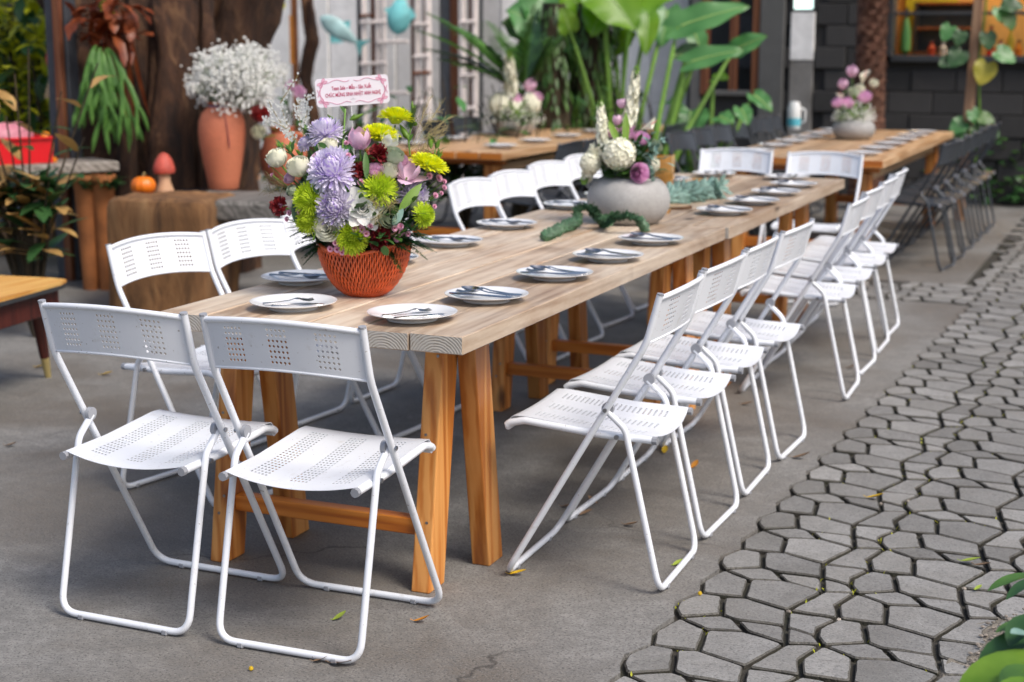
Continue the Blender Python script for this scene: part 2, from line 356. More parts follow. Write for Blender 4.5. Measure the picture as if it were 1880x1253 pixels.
simple('litter_brown', (0.24, 0.15, 0.085), rough=0.7, var=0.25, rand=0.25)
simple('litter_orange', (0.58, 0.24, 0.03), rough=0.6, var=0.2, rand=0.1, trans=0.15)
simple('litter_green', (0.34, 0.44, 0.06), rough=0.6, var=0.2, rand=0.1, trans=0.2)
glassy('window_glass', (0.9, 0.95, 0.95), 0.02, 1.2)
emit('frosted_light', (0.78, 1.0, 0.93), 1.1)
emit('lamp_glow', (1.0, 0.68, 0.32), 9.0)
M = MATS

# ------------------------------------------------------------------ mesh builder
class MB:
    def __init__(s): s.v = []; s.f = []; s.mi = []; s.cur = 0
    def add(s, vs, fs):
        o = len(s.v); s.v.extend([tuple(x) for x in vs])
        for f in fs: s.f.append(tuple(i + o for i in f)); s.mi.append(s.cur)
    def box(s, c, size, ch=0.0, rot=None):
        hx, hy, hz = size[0] / 2, size[1] / 2, size[2] / 2
        c = Vector(c)
        if ch <= 0:
            vs = [Vector((x, y, z)) for z in (-hz, hz) for y in (-hy, hy) for x in (-hx, hx)]
            fs = [(0, 2, 3, 1), (4, 5, 7, 6), (0, 1, 5, 4), (2, 6, 7, 3), (0, 4, 6, 2), (1, 3, 7, 5)]
        else:
            ch = min(ch, hx * .9, hy * .9, hz * .9)
            vs = []; idx = {}
            for sx in (-1, 1):
                for sy in (-1, 1):
                    for sz in (-1, 1):
                        for a in range(3):
                            p = [sx * (hx - ch), sy * (hy - ch), sz * (hz - ch)]
                            p[a] = (sx * hx, sy * hy, sz * hz)[a]
                            idx[(sx, sy, sz, a)] = len(vs); vs.append(Vector(p))
            fs = []
            for sg in (-1, 1):
                q = [(-1, -1), (1, -1), (1, 1), (-1, 1)]
                fx = [idx[(sg, p, r, 0)] for p, r in q]; fy = [idx[(p, sg, r, 1)] for p, r in q]; fz = [idx[(p, r, sg, 2)] for p, r in q]
                fs += [tuple(fx if sg > 0 else fx[::-1]), tuple(fy[::-1] if sg > 0 else fy), tuple(fz if sg > 0 else fz[::-1])]
            for a in range(3):
                o1, o2 = [k for k in range(3) if k != a]
                for s1 in (-1, 1):
                    for s2 in (-1, 1):
                        def key(sa, ax):
                            k = [0, 0, 0]; k[a] = sa; k[o1] = s1; k[o2] = s2; return idx[(*k, ax)]
                        fs.append((key(-1, o1), key(1, o1), key(1, o2), key(-1, o2)))
            for sx in (-1, 1):
                for sy in (-1, 1):
                    for sz in (-1, 1): fs.append(tuple(idx[(sx, sy, sz, a)] for a in range(3)))
        if rot is not None: vs = [rot @ p for p in vs]
        s.add([p + c for p in vs], fs)
    def tube(s, pts, r, n=8, cap=True, flat=None):
        pts = [Vector(p) for p in pts]; m = len(pts)
        rs = r if isinstance(r, (list, tuple)) else [r] * m
        vs = []; up = None
        for i, p in enumerate(pts):
            t = (pts[min(i + 1, m - 1)] - pts[max(i - 1, 0)])
            if t.length < 1e-9: t = Vector((0, 0, 1))
            t.normalize()
            if up is None:
                up = Vector((0, 0, 1)) if abs(t.z) < 0.9 else Vector((1, 0, 0))
            up = up - t * up.dot(t)
            if up.length < 1e-6: up = Vector((1, 0, 0)) - t * t.x
            up.normalize(); sd_ = t.cross(up)
            for k in range(n):
                a = 2 * math.pi * k / n
                fl = 1.0 if flat is None else flat
                vs.append(p + (up * math.cos(a) + sd_ * math.sin(a) * fl) * rs[i])
        fs = [(i * n + k, i * n + (k + 1) % n, (i + 1) * n + (k + 1) % n, (i + 1) * n + k) for i in range(m - 1) for k in range(n)]
        if cap: fs += [tuple(range(n - 1, -1, -1)), tuple((m - 1) * n + k for k in range(n))]
        s.add(vs, fs)
    def lathe(s, prof, n=24, c=(0, 0, 0), ex=1.0, ey=1.0, capb=True, capt=False, wob=None):
        vs = []
        for i, (r, z) in enumerate(prof):
            for k in range(n):
                a = 2 * math.pi * k / n
                rr = r * (1 + (wob(a, z) if wob else 0))
                vs.append((c[0] + rr * ex * math.cos(a), c[1] + rr * ey * math.sin(a), c[2] + z))
        m = len(prof)
        fs = [(i * n + k, i * n + (k + 1) % n, (i + 1) * n + (k + 1) % n, (i + 1) * n + k) for i in range(m - 1) for k in range(n)]
        if capb: fs.append(tuple(range(n - 1, -1, -1)))
        if capt: fs.append(tuple((m - 1) * n + k for k in range(n)))
        s.add(vs, fs)
    def grid(s, fn, nu, nv):
        vs = [fn(i / nu, j / nv) for j in range(nv + 1) for i in range(nu + 1)]
        fs = [(j * (nu + 1) + i, j * (nu + 1) + i + 1, (j + 1) * (nu + 1) + i + 1, (j + 1) * (nu + 1) + i) for j in range(nv) for i in range(nu)]
        s.add(vs, fs)
    def ico(s, c, r, sq=(1, 1, 1)):
        t = (1 + 5 ** .5) / 2; L = math.sqrt(1 + t * t)
        P = [(-1, t, 0), (1, t, 0), (-1, -t, 0), (1, -t, 0), (0, -1, t), (0, 1, t), (0, -1, -t), (0, 1, -t), (t, 0, -1), (t, 0, 1), (-t, 0, -1), (-t, 0, 1)]
        F = [(0, 11, 5), (0, 5, 1), (0, 1, 7), (0, 7, 10), (0, 10, 11), (1, 5, 9), (5, 11, 4), (11, 10, 2), (10, 7, 6), (7, 1, 8), (3, 9, 4), (3, 4, 2), (3, 2, 6), (3, 6, 8), (3, 8, 9), (4, 9, 5), (2, 4, 11), (6, 2, 10), (8, 6, 7), (9, 8, 1)]
        s.add([(c[0] + x / L * r * sq[0], c[1] + y / L * r * sq[1], c[2] + z / L * r * sq[2]) for x, y, z in P], F)
    def octa(s, c, r):
        x, y, z = c
        s.add([(x + r, y, z), (x - r, y, z), (x, y + r, z), (x, y - r, z), (x, y, z + r), (x, y, z - r)],
              [(0, 2, 4), (2, 1, 4), (1, 3, 4), (3, 0, 4), (2, 0, 5), (1, 2, 5), (3, 1, 5), (0, 3, 5)])
    def blade(s, base, d, up, length, width, curl=0.0, nseg=3, fold=0.15, tipw=0.02, shape=None, wave=0.0):
        """a leaf: midrib from base along d, bending down by curl, two halves folded up a little"""
        d = Vector(d).normalized(); up = Vector(up); up = up - d * up.dot(d)
        if up.length < 1e-5: up = d.orthogonal()
        up.normalize(); side = d.cross(up)
        vs = []; p = Vector(base); dd = d.copy(); uu = up.copy()
        for i in range(nseg + 1):
            t = i / nseg
            wd = width * (shape(t) if shape else max(tipw, math.sin(math.pi * min(1, (t * 0.92 + 0.06))) ** 0.8)) * 0.5
            wv = wave * math.sin(t * 17) * wd
            vs += [p - side * wd + uu * (fold * wd + wv), p, p + side * wd + uu * (fold * wd - wv)]
            p = p + dd * (length / nseg)
            q = Matrix.Rotation(-curl / nseg, 3, side) ; dd = q @ dd; uu = q @ uu
        fs = []
        for i in range(nseg):
            a = i * 3
            fs += [(a, a + 1, a + 4, a + 3), (a + 1, a + 2, a + 5, a + 4)]
        s.add(vs, fs)
    def split(s, name, mat, parent, smooth=60, most=300):
        """each separate leaf its own part; past the limit the rest stays one part of kind stuff"""
        par = list(range(len(s.v)))
        def find(a):
            while par[a] != a: par[a] = par[par[a]]; a = par[a]
            return a
        for f in s.f:
            for q in f[1:]: par[find(q)] = find(f[0])
        isl = {}
        for f in s.f: isl.setdefault(find(f[0]), []).append(f)
        rest = MB()
        for k, fs in enumerate(isl.values()):
            ids = sorted({q for f in fs for q in f}); mp = {q: i for i, q in enumerate(ids)}
            b = MB() if k < most else rest
            b.add([s.v[q] for q in ids], [tuple(mp[q] for q in f) for f in fs])
            if k < most: b.build(name, mat, parent, smooth)
        if rest.v: rest.build(name, mat, parent, smooth)['kind'] = 'stuff'
    def build(s, name, mats, parent=None, smooth=35, loc=None, rot=None):
        me = bpy.data.meshes.new(name); me.from_pydata(s.v, [], s.f)
        if not isinstance(mats, (list, tuple)): mats = [mats]
        for m in mats: me.materials.append(M[m] if isinstance(m, str) else m)
        if len(mats) > 1: me.polygons.foreach_set('material_index', s.mi)
        me.update()
        if smooth:
            me.polygons.foreach_set('use_smooth', [True] * len(me.polygons))
            me.set_sharp_from_angle(angle=R(smooth))
        o = bpy.data.objects.new(name, me); col.objects.link(o)
        if parent is not None: o.parent = parent
        if loc is not None: o.location = loc
        if rot is not None: o.rotation_euler = rot
        return o

def tag(o, label=None, cat=None, group=None, kind=None):
    if label: o['label'] = label
    if cat: o['category'] = cat
    if group: o['group'] = group
    if kind: o['kind'] = kind
    return o
def thing(name, loc, label, cat, group=None, rz=0.0):
    o = bpy.data.objects.new(name, None); col.objects.link(o)
    o.location = loc; o.rotation_euler = (0, 0, rz); o.empty_display_size = 0.1
    return tag(o, label, cat, group)
def copy_tree(o, parent=None):
    c = o.copy(); col.objects.link(c); c.parent = parent
    for ch in list(o.children): copy_tree(ch, c)
    return c
def inst(src, loc, rz, label, group=None, parent=None):
    c = copy_tree(src, parent); c.location = loc; c.rotation_euler = (0, 0, rz); c['label'] = label
    if group: c['group'] = group
    return c
def share(name, src, parent, loc, rot=(0, 0, 0), scale=(1, 1, 1)):
    o = bpy.data.objects.new(name, src.data if hasattr(src, 'data') else src); col.objects.link(o)
    o.parent = parent; o.location = loc; o.rotation_euler = rot; o.scale = scale
    return o
def fillet(pts, rad, seg=5):
    pts = [Vector(p) for p in pts]; out = [pts[0]]
    for i in range(1, len(pts) - 1):
        a, b, c = pts[i - 1], pts[i], pts[i + 1]
        r = rad[i] if isinstance(rad, (list, tuple)) else rad
        if r <= 0: out.append(b); continue
        u = (a - b).normalized(); v = (c - b).normalized()
        ang = u.angle(v); dlen = min(r / math.tan(ang / 2), (a - b).length * .48, (c - b).length * .48)
        p0, p1 = b + u * dlen, b + v * dlen
        for k in range(seg + 1):
            t = k / seg; out.append(p0 * (1 - t) ** 2 + b * 2 * t * (1 - t) + p1 * t * t)
    out.append(pts[-1]); return out
ORD = ['first', 'second', 'third', 'fourth', 'fifth', 'sixth', 'seventh', 'eighth', 'ninth']

# ================================================================== THE SETTING
def sheet(name, pts, z, mat, thick=0.0):
    b = MB(); n = len(pts)
    b.add([(x, y, z) for x, y in pts], [tuple(range(n))])
    o = b.build(name, mat, smooth=0); o['kind'] = 'structure'
    return o
def slab(name, pts, z0, z1, mat):
    b = MB(); n = len(pts)
    b.add([(x, y, z0) for x, y in pts] + [(x, y, z1) for x, y in pts],
          [tuple(range(2 * n - 1, n - 1, -1))[::-1]] + [(i, (i + 1) % n, n + (i + 1) % n, n + i) for i in range(n)])
    o = b.build(name, mat, smooth=0); o['kind'] = 'structure'
    return o
ground = sheet('ground', [(-40, -20), (40, -20), (40, 60), (-40, 60)], -0.045, 'garden_soil')

# --- moulded paving: one 0.4 m mould of nine stones, repeated
LA = Vector((0.383, -0.045)); LB = Vector((0.010, 0.405))
PV = {k: Vector(v) for k, v in dict(j1=(.481, .493), j2=(.458, .584), j3=(.489, .699), j4=(.577, .645), j5=(.598, .500), j6=(.545, .484),
      b1=(.577, .353), b3=(.452, .345), b4=(.444, .400), e1=(.729, .448), e2=(.750, .335), e3=(.618, .334), d1=(.675, .671), d2=(.787, .625)).items()}
def pv(k):
    k0 = k
    q = Vector((0, 0))
    while k[-1] in "ur-":
        q += {'u': LB, 'r': LA, '-': -LB}[k[-1]]; k = k[:-1]
    return PV[k] + q
STONES = dict(A=['j1', 'j5', 'j4', 'j3', 'j2'], B=['b3', 'j3-', 'b1', 'j6', 'j1', 'b4'], C=['j3', 'j4', 'd1', 'e3u', 'b1u'],
              D=['j5', 'e1', 'd2', 'd1', 'j4'], E=['b1', 'e3', 'e2', 'e1', 'j5', 'j6'], F=['d1', 'd2', 'e2u', 'e3u'],
              G=['e1', 'j1r', 'j2r', 'j3r', 'd2'], H=['e2', 'b3r', 'b4r', 'j1r', 'e1'], I=['d2', 'j3r', 'b3ru', 'e2u'])
def stone_mesh(name, poly, var):
    rr = random.Random(ord(name[0]) * 7 + var)
    c = sum(poly, Vector((0, 0))) / len(poly)
    area = sum(poly[i].x * poly[(i + 1) % len(poly)].y - poly[(i + 1) % len(poly)].x * poly[i].y for i in range(len(poly)))
    P = poly if area > 0 else poly[::-1]
    n = len(P)
    def inset(d):
        out = []
        for i in range(n):
            a, b_, c_ = P[i - 1], P[i], P[(i + 1) % n]
            e1 = (b_ - a).normalized(); e2 = (c_ - b_).normalized()
            n1 = Vector((-e1.y, e1.x)); n2 = Vector((-e2.y, e2.x))
            bis = (n1 + n2); L = bis.length
            if L < 1e-4: out.append(b_ + n1 * d); continue
            bis /= L; k = d / max(0.45, bis.dot(n1)); out.append(b_ + bis * k)
        return out
    def rounded(pts, r):
        res = []
        for i in range(n):
            a, b_, c_ = pts[i - 1], pts[i], pts[(i + 1) % n]
            u = a - b_; v = c_ - b_; d = min(r, u.length * .4, v.length * .4)
            u.normalize(); v.normalize()
            res += [b_ + u * d, b_ * .6 + (b_ + u * d) * .2 + (b_ + v * d) * .2, b_ + v * d]
        return res
    outer = rounded(inset(0.0056), 0.010); mid = rounded(inset(0.0060), 0.010); top = rounded(inset(0.0098), 0.009)
    cnt = [max(1, int((outer[(i + 1) % len(outer)] - outer[i]).length / 0.024)) for i in range(len(outer))]
    def rough2(pts, amt):
        res = []
        for i in range(len(pts)):
            a, b_ = pts[i], pts[(i + 1) % len(pts)]
            for q in range(cnt[i]):
                p = a.lerp(b_, q / cnt[i]); res.append(p + Vector((noise.noise((p.x * 70, p.y * 70, var + 1)), noise.noise((p.x * 70, p.y * 70, var + 9)))) * amt)
        return res
    outer, mid, top = rough2(outer, .002), rough2(mid, .0026), rough2(top, .0036)
    m = len(outer); vs = []
    j = [rr.uniform(-.0011, .0011) for _ in range(m)]
    for k in range(m): vs.append((outer[k].x - c.x, outer[k].y - c.y, -0.04))
    for k in range(m): vs.append((mid[k].x - c.x + j[k], mid[k].y - c.y - j[k], -0.0040 + j[k]))
    for k in range(m): vs.append((top[k].x - c.x + j[k], top[k].y - c.y + j[k - 1], 0.0 + j[k] * .4))
    vs.append((0, 0, 0.0002))
    fs = [(r_ * m + k, r_ * m + (k + 1) % m, (r_ + 1) * m + (k + 1) % m, (r_ + 1) * m + k) for r_ in range(2) for k in range(m)]
    fs += [(2 * m + k, 2 * m + (k + 1) % m, 3 * m) for k in range(m)]
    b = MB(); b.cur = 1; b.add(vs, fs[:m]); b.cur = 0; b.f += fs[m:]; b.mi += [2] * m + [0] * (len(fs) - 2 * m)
    return b, c
stone_data = {}
for k, ids in STONES.items():
    for var in range(2):
        b, c = stone_mesh(k, [pv(i) for i in ids], var)
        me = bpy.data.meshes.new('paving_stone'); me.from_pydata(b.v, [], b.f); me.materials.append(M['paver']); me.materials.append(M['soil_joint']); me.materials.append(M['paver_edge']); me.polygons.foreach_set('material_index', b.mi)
        me.polygons.foreach_set('use_smooth', [True] * len(me.polygons)); me.set_sharp_from_angle(angle=R(22))
        stone_data[(k, var)] = (me, c, b)
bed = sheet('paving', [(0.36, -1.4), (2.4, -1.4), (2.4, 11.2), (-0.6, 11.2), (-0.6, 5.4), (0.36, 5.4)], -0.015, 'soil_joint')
cands = []
for i in range(-4, 5):
    for j in range(-5, 27):
        for k in STONES:
            c = stone_data[(k, 0)][1] + LA * i + LB * j
            strip = 5.62 < c.y < 6.32 and -0.5 < c.x < 0.5
            if not ((c.x > 0.44 and c.y < 5.62 and i >= 0) or (c.y >= 5.62 and c.x > 0.50) or strip): continue
            if c.y < 2.6 and c.x > 1.62: continue
            P = Vector((c.x, c.y, 0)) - CAM; zz = P.dot(FW)
            if zz < 0.5: continue
            px = 940 + FPX * P.dot(RT) / zz; py = 626.5 - FPX * P.dot(UP) / zz
            if px < 900 or px > 2050 or py > 1400: continue
            inview = px < 1900 and py < 1275
            cands.append((0 if inview else 1, zz, k, c))
cands.sort(key=lambda q: (q[0], q[1]))
rest = MB()
for idx, (fl, zz, k, c) in enumerate(cands):
    me, cc, b = stone_data[(k, rnd.randrange(2))]
    dz = rnd.uniform(-.002, .002)
    if idx < 300 and fl == 0:
        o = bpy.data.objects.new('paving_stone', me); col.objects.link(o); o.parent = bed
        o.location = (c.x, c.y, dz); o.rotation_euler = (rnd.uniform(-.008, .008), rnd.uniform(-.008, .008), rnd.uniform(-.01, .01))
    else:
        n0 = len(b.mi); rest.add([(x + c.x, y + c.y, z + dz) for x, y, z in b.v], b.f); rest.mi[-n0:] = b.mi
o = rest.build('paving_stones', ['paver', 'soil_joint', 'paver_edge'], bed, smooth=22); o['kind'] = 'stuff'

# --- the poured slab under the long tables, its edge cut along the first stones
edge = []
for j in range(-5, 13):
    for k in ('b3', 'b4', 'j1', 'j2'):
        p = PV[k] + LB * j; edge.append((p.x - 0.004, p.y))
    p = PV['j3'] + LB * j; edge.append((p.x - 0.012, p.y))
edge = [e for e in edge if e[1] < 5.6]
slab('patio', [(-9, -6)] + [(0.42, -6)] + edge + [(0.47, 5.60), (0.10, 5.58), (-0.5, 5.64), (-9, 5.64)], -0.05, 0.0, 'concrete')
slab('patio', [(-9, 5.645), (-0.56, 5.645), (-0.52, 6.34), (0.47, 6.36), (0.47, 11.3), (-9, 11.3)], -0.05, -0.001, 'concrete')
gb = MB()
gb.grid(lambda u, v: (1.12 + max(0, v * 4.6 - 3.0) * .55 + u * u * 6, -2.5 + v * 4.6, -0.034 + 0.049 * min(1, u * 5.5) * min(1, (1 - v) * 6) + 0.016 * noise.noise((u * 30, v * 34, 3)) + .006 * noise.noise((u * 90, v * 110, 3))), 60, 90)
o = gb.build('garden_bed', 'garden_soil'); o['kind'] = 'structure'
pb = MB()
for _ in range(1500):
    y = rnd.uniform(-.6, 1.5); x = 1.20 + max(0, y - .5) * .55 + abs(rnd.gauss(0, .20)); r = rnd.uniform(.002, .007)
    pb.ico((x, y, 0.003 + 0.012 * min(1, max(0, (x - 1.2) / 0.25)) + r * .4), r, (1, rnd.uniform(.6, 1), .6))
o = pb.build('gravel', 'pebble'); tag(o, 'small pale gravel scattered over the soil beside the paving', 'gravel', kind='stuff')
mo = MB()
for _ in range(1500):
    k = rnd.choice(list(STONES)); i = rnd.randrange(0, 3); j = rnd.randrange(-2, 14)
    ids = STONES[k]; n0 = rnd.randrange(len(ids)); a = pv(ids[n0]); b_ = pv(ids[(n0 + 1) % len(ids)])
    p = a.lerp(b_, rnd.random()) + LA * i + LB * j
    if noise.noise((p.x * 3, p.y * 3, 5)) < 0.05 or p.x > 1.3: continue
    mo.blade((p.x + rnd.uniform(-.005, .005), p.y + rnd.uniform(-.005, .005), -0.012), (rnd.uniform(-1, 1), rnd.uniform(-1, 1), rnd.uniform(.4, 1.4)), (0, 0, 1), rnd.uniform(.008, .018), .005, 0.6, 2)
o = mo.build('moss', 'garden_leaf'); tag(o, 'tiny moss and weeds growing in the paving joints', 'moss', kind='stuff')

# --- pale panel wall behind the plants
ww = thing('panel_wall', (0, 0, 0), 'pale grey panelled wall behind the big-leaved plants', 'wall')
xa, xb = aty(430, 80, 12.0).x, aty(1268, 80, 12.0).x
n = 13
for i in range(n):
    x0 = xa + (xb - xa) * i / n; x1 = xa + (xb - xa) * (i + 1) / n
    b = MB(); b.box(((x0 + x1) / 2, 12.0 + 0.012 * (i % 2), 1.3), ((x1 - x0) - 0.012, 0.06, 2.6), 0.008); b.build('panel', 'white_wall', ww)
b = MB(); b.box(((xa + xb) / 2, 12.06, 1.28), (xb - xa, 0.05, 2.56)); b.build('backing', 'grey_wall', ww)

# --- dark blockwork house
hs_ = thing('block_house', (0, 0, 0), 'dark grey painted blockwork house with a lit kitchen window', 'building')
HY = 11.35
xl, xr_ = aty(1268, 80, HY).x, 4.2
wx0 = aty(1640, 60, HY).x; wx1 = 3.6; wz0 = aty(1700, 104, HY).z; wz1 = 2.3
dx0, dx1 = aty(1290, 60, HY).x, aty(1395, 60, HY).x; dz1 = aty(1340, 175, HY).z     # recess with a dark door window
px0, px1 = aty(1452, 60, HY).x, aty(1497, 60, HY).x                                   # unpainted strip
core = MB()
def wallrect(x0, x1, z0, z1, y=HY + 0.1, t=0.14):
    core.box(((x0 + x1) / 2, y, (z0 + z1) / 2), (x1 - x0, t, z1 - z0))
wallrect(xl, dx0, 0, 5.2); wallrect(dx0, dx1, 0, dz1); wallrect(dx1, wx0, 0, 5.2); wallrect(wx0, wx1, 0, wz0); wallrect(wx1, xr_, 0, 5.2)
wallrect(wx0, wx1, wz1, 5.2); wallrect(dx0, dx1, 2.5, 5.2)
core.build('wall', 'dark_block', hs_)
BW, BH = 0.40, 0.20
blk = {}
def block(x0, x1, z0, z1, dy, mat='dark_block'):
    key = (round(x1 - x0, 3), round(z1 - z0, 3), mat)
    if key not in blk:
        bb = MB(); bb.box((0, 0, 0), (x1 - x0 - 0.008, 0.05, z1 - z0 - 0.008), 0.006)
        o = bb.build('block', mat, hs_); blk[key] = o
    else:
        o = share('block', blk[key], hs_, (0, 0, 0))
    o.location = ((x0 + x1) / 2, HY + 0.008 + dy, (z0 + z1) / 2)
for r_ in range(12):
    z0 = r_ * BH; x = aty(1400, 60, HY).x - (r_ % 2) * BW / 2
    while x < 2.4:
        x0, x1 = x, x + BW; x += BW
        if z0 > 2.1: continue
        if x1 > px0 and x0 < px1: 
            if x0 < px0 - .06: x1 = px0 - .004
            elif x1 > px1 + .06: x0 = px1 + .004
            else: continue
        if x1 <= dx1: continue
        if x0 < dx1: x0 = dx1
        if z0 + BH > wz0 - 0.03 and x1 > wx0 - 0.02:
            if x0 < wx0 - 0.1: x1 = wx0 - 0.07
            else: continue
        if x1 - x0 < .07: continue
        block(x0, x1, z0, z0 + BH, rnd.choice([0, 0, 0, 0, .004, -.004, .022, -.016]) )
b = MB(); b.box(((xl + dx0) / 2, HY + .01, 1.25), (dx0 - xl - .01, .06, 2.5), .01); b.build('wall_panel', 'grey_wall', hs_)
b = MB(); b.box(((dx1 + px0) / 2 - .02, HY - .03, 1.25), (px0 - dx1 - .06, .05, 2.5), .01); b.build('wall_panel', 'grey_wall', hs_)
zf = aty(1475, 112, HY).z
b = MB(); b.box(((px0 + px1) / 2, HY + .0, zf / 2), (px1 - px0 - .01, .06, zf - .01), .006); b.build('concrete_strip', 'pale_concrete', hs_)
zt_ = aty(1475, 22, HY).z
b = MB(); b.box(((px0 + px1) / 2, HY - .01, (zf + zt_) / 2), (px1 - px0 - .01, .05, zt_ - zf - .01), .006); b.build('concrete_panel', 'white_wall', hs_)
fw_ = thing('frosted_window', (0, 0, 0), 'small bright frosted window above the pale concrete panel', 'window')
b = MB(); b.box(((px0 + px1) / 2, HY + .01, zt_ + .16), (px1 - px0 - .03, .02, .27)); b.build('pane', 'frosted_light', fw_)
b = MB()
for q in ((px0, .30), (px1, .30)): b.box((q[0] + (0.012 if q[0] == px0 else -0.012), HY - .005, zt_ + .16), (.024, .06, .32), .004)
b.box(((px0 + px1) / 2, HY - .006, zt_ + .012), (px1 - px0 - .05, .062, .024), .004); b.build('frame', 'metal_dark', fw_)
# recess with dark door
dr = thing('dark_doorway', (0, 0, 0), 'dark timber-framed doorway in the grey wall behind broad leaves', 'door')
b = MB(); b.box(((dx0 + dx1) / 2, HY + .55, 1.3), (dx1 - dx0 + .6, .05, 2.6)); b.build('back_panel', 'metal_dark', dr)
for q in (dx0 + .03, (dx0 * .45 + dx1 * .55), dx1 - .03):
    b = MB(); b.box((q, HY + .02, (dz1 + 2.5) / 2), (.07, .10, 2.5 - dz1), .006); b.build('jamb', 'rust_wood', dr)
b = MB(); b.box(((dx0 + dx1) / 2, HY + .0, dz1 + .02), (dx1 - dx0 - .14, .10, .05), .006); b.build('sill', 'grey_wall', dr)
b = MB(); b.box((dx0 * .35 + dx1 * .65, HY + .3, (dz1 + 1.75) / 2 + .1), (.22, .02, .5)); b.build('pane', 'slate_metal', dr)
# kitchen window with the lit room behind it
kw = thing('kitchen_window', (0, 0, 0), 'wide kitchen window with dark frame and warm light inside', 'window')
cx_, cz_ = (wx0 + wx1) / 2, (wz0 + wz1) / 2
zb_ = aty(1750, 25, HY).z
for (c, s_) in (((cx_, HY - .02, wz0 - .02), (wx1 - wx0, .12, .06)), ((wx0 - .02, HY - .02, cz_), (.05, .11, wz1 - wz0)), ((cx_, HY - .01, zb_), (wx1 - wx0, .05, .03))):
    b = MB(); b.box(c, s_, .005); b.build('frame', 'metal_dark', kw)
b = MB(); b.box((wx0 - .075, HY - .03, wz0 + .5), (.02, .06, 1.2), .004); b.build('edge_trim', 'pale_concrete', kw)
b = MB(); b.box((cx_, HY + .015, (zb_ + wz0) / 2), (wx1 - wx0 - .02, .006, zb_ - wz0 - .03)); b.build('pane', 'window_glass', kw)
rm = MB()
rm.box((cx_, HY + 1.6, 1.5), (wx1 - wx0 + .6, .05, 3.0)); rm.box((wx0 - .28, HY + .9, 1.5), (.05, 1.4, 3.0)); rm.box((wx1 + .28, HY + .9, 1.5), (.05, 1.4, 3.0))
rm.box((cx_, HY + .9, 2.6), (wx1 - wx0 + .5, 1.4, .04)); rm.box((cx_, HY + .9, .6), (wx1 - wx0 + .5, 1.3, .04))
rm.build('room_wall', 'room_tan', hs_)
b = MB(); b.box((cx_, HY + .55, wz0 - .02), (wx1 - wx0, .5, .04), .005); b.build('counter', 'warm_plank', kw)
lp = MB(); lp.box((wx0 + .7, HY + .7, 2.45), (.6, .5, .05)); o = lp.build('ceiling_lamp', 'lamp_glow'); tag(o, 'warm ceiling lamp lighting the kitchen behind the window', 'lamp')
b = MB(); b.box((wx0 + .12, HY + 1.52, 2.0), (.5, .04, .9)); o = b.build('wall_board', 'room_lime'); tag(o, 'lime green board on the kitchen wall behind the window', 'board')
def in_room(px, dy): return aty(px, 60, HY + dy).x
sf = thing('dark_cabinet', (in_room(1740, 1.35), HY + 1.35, 1.3), 'dark open cabinet on the back wall of the lit kitchen', 'cabinet')
b = MB(); b.box((0, 0.05, .28), (.62, .04, .5)); b.build('back', 'metal_dark', sf)
for s_ in (-.3, .3):
    b = MB(); b.box((s_, -.05, .28), (.03, .2, .5), .003); b.build('side', 'metal_dark', sf)
for zz in (.04, .28, .52):
    b = MB(); b.box((0, -.05, zz), (.57, .18, .025), .003); b.build('shelf', 'rust_wood', sf)
um = thing('folded_umbrella', (in_room(1663, .3), HY + .3, wz0 - .0), 'folded green umbrella with dark handle inside the kitchen window', 'umbrella')
b = MB(); b.lathe([(.010, 0), (.05, .05), (.045, .22), (.022, .33), (.008, .36)], 12); b.build('canopy', 'umbrella_green', um)
b = MB(); b.tube([(0, 0, .35), (0, 0, .44)], .016, 8); b.build('handle', 'metal_dark', um)
bx = [(1820, 'red_plastic', 'tall red bottle'), (1838, 'coral', 'coral red jar'), (1856, 'flower_yellow', 'yellow bottle'), (1872, 'orange_ceramic', 'orange jar'), (1733, 'thermos_white', 'white mug'), (1712, 'scarlet_paint', 'dark red tin')]
for px, mt, nme in bx:
    o = thing('bottle', (in_room(px, .42), HY + .42, wz0 + .0), nme + ' standing on the counter inside the kitchen window', nme.split()[-1], 'kitchen counter items')
    h = .26 if 'bottle' in nme else .13
    b = MB(); b.lathe([(.03, 0), (.034, .01), (.034, h * .6), (.014, h * .78), (.014, h)], 12, capt=True); b.build('body', mt, o)
    b = MB(); b.lathe([(.017, h), (.017, h + .02)], 10, capt=True); b.build('cap', 'metal_dark', o)

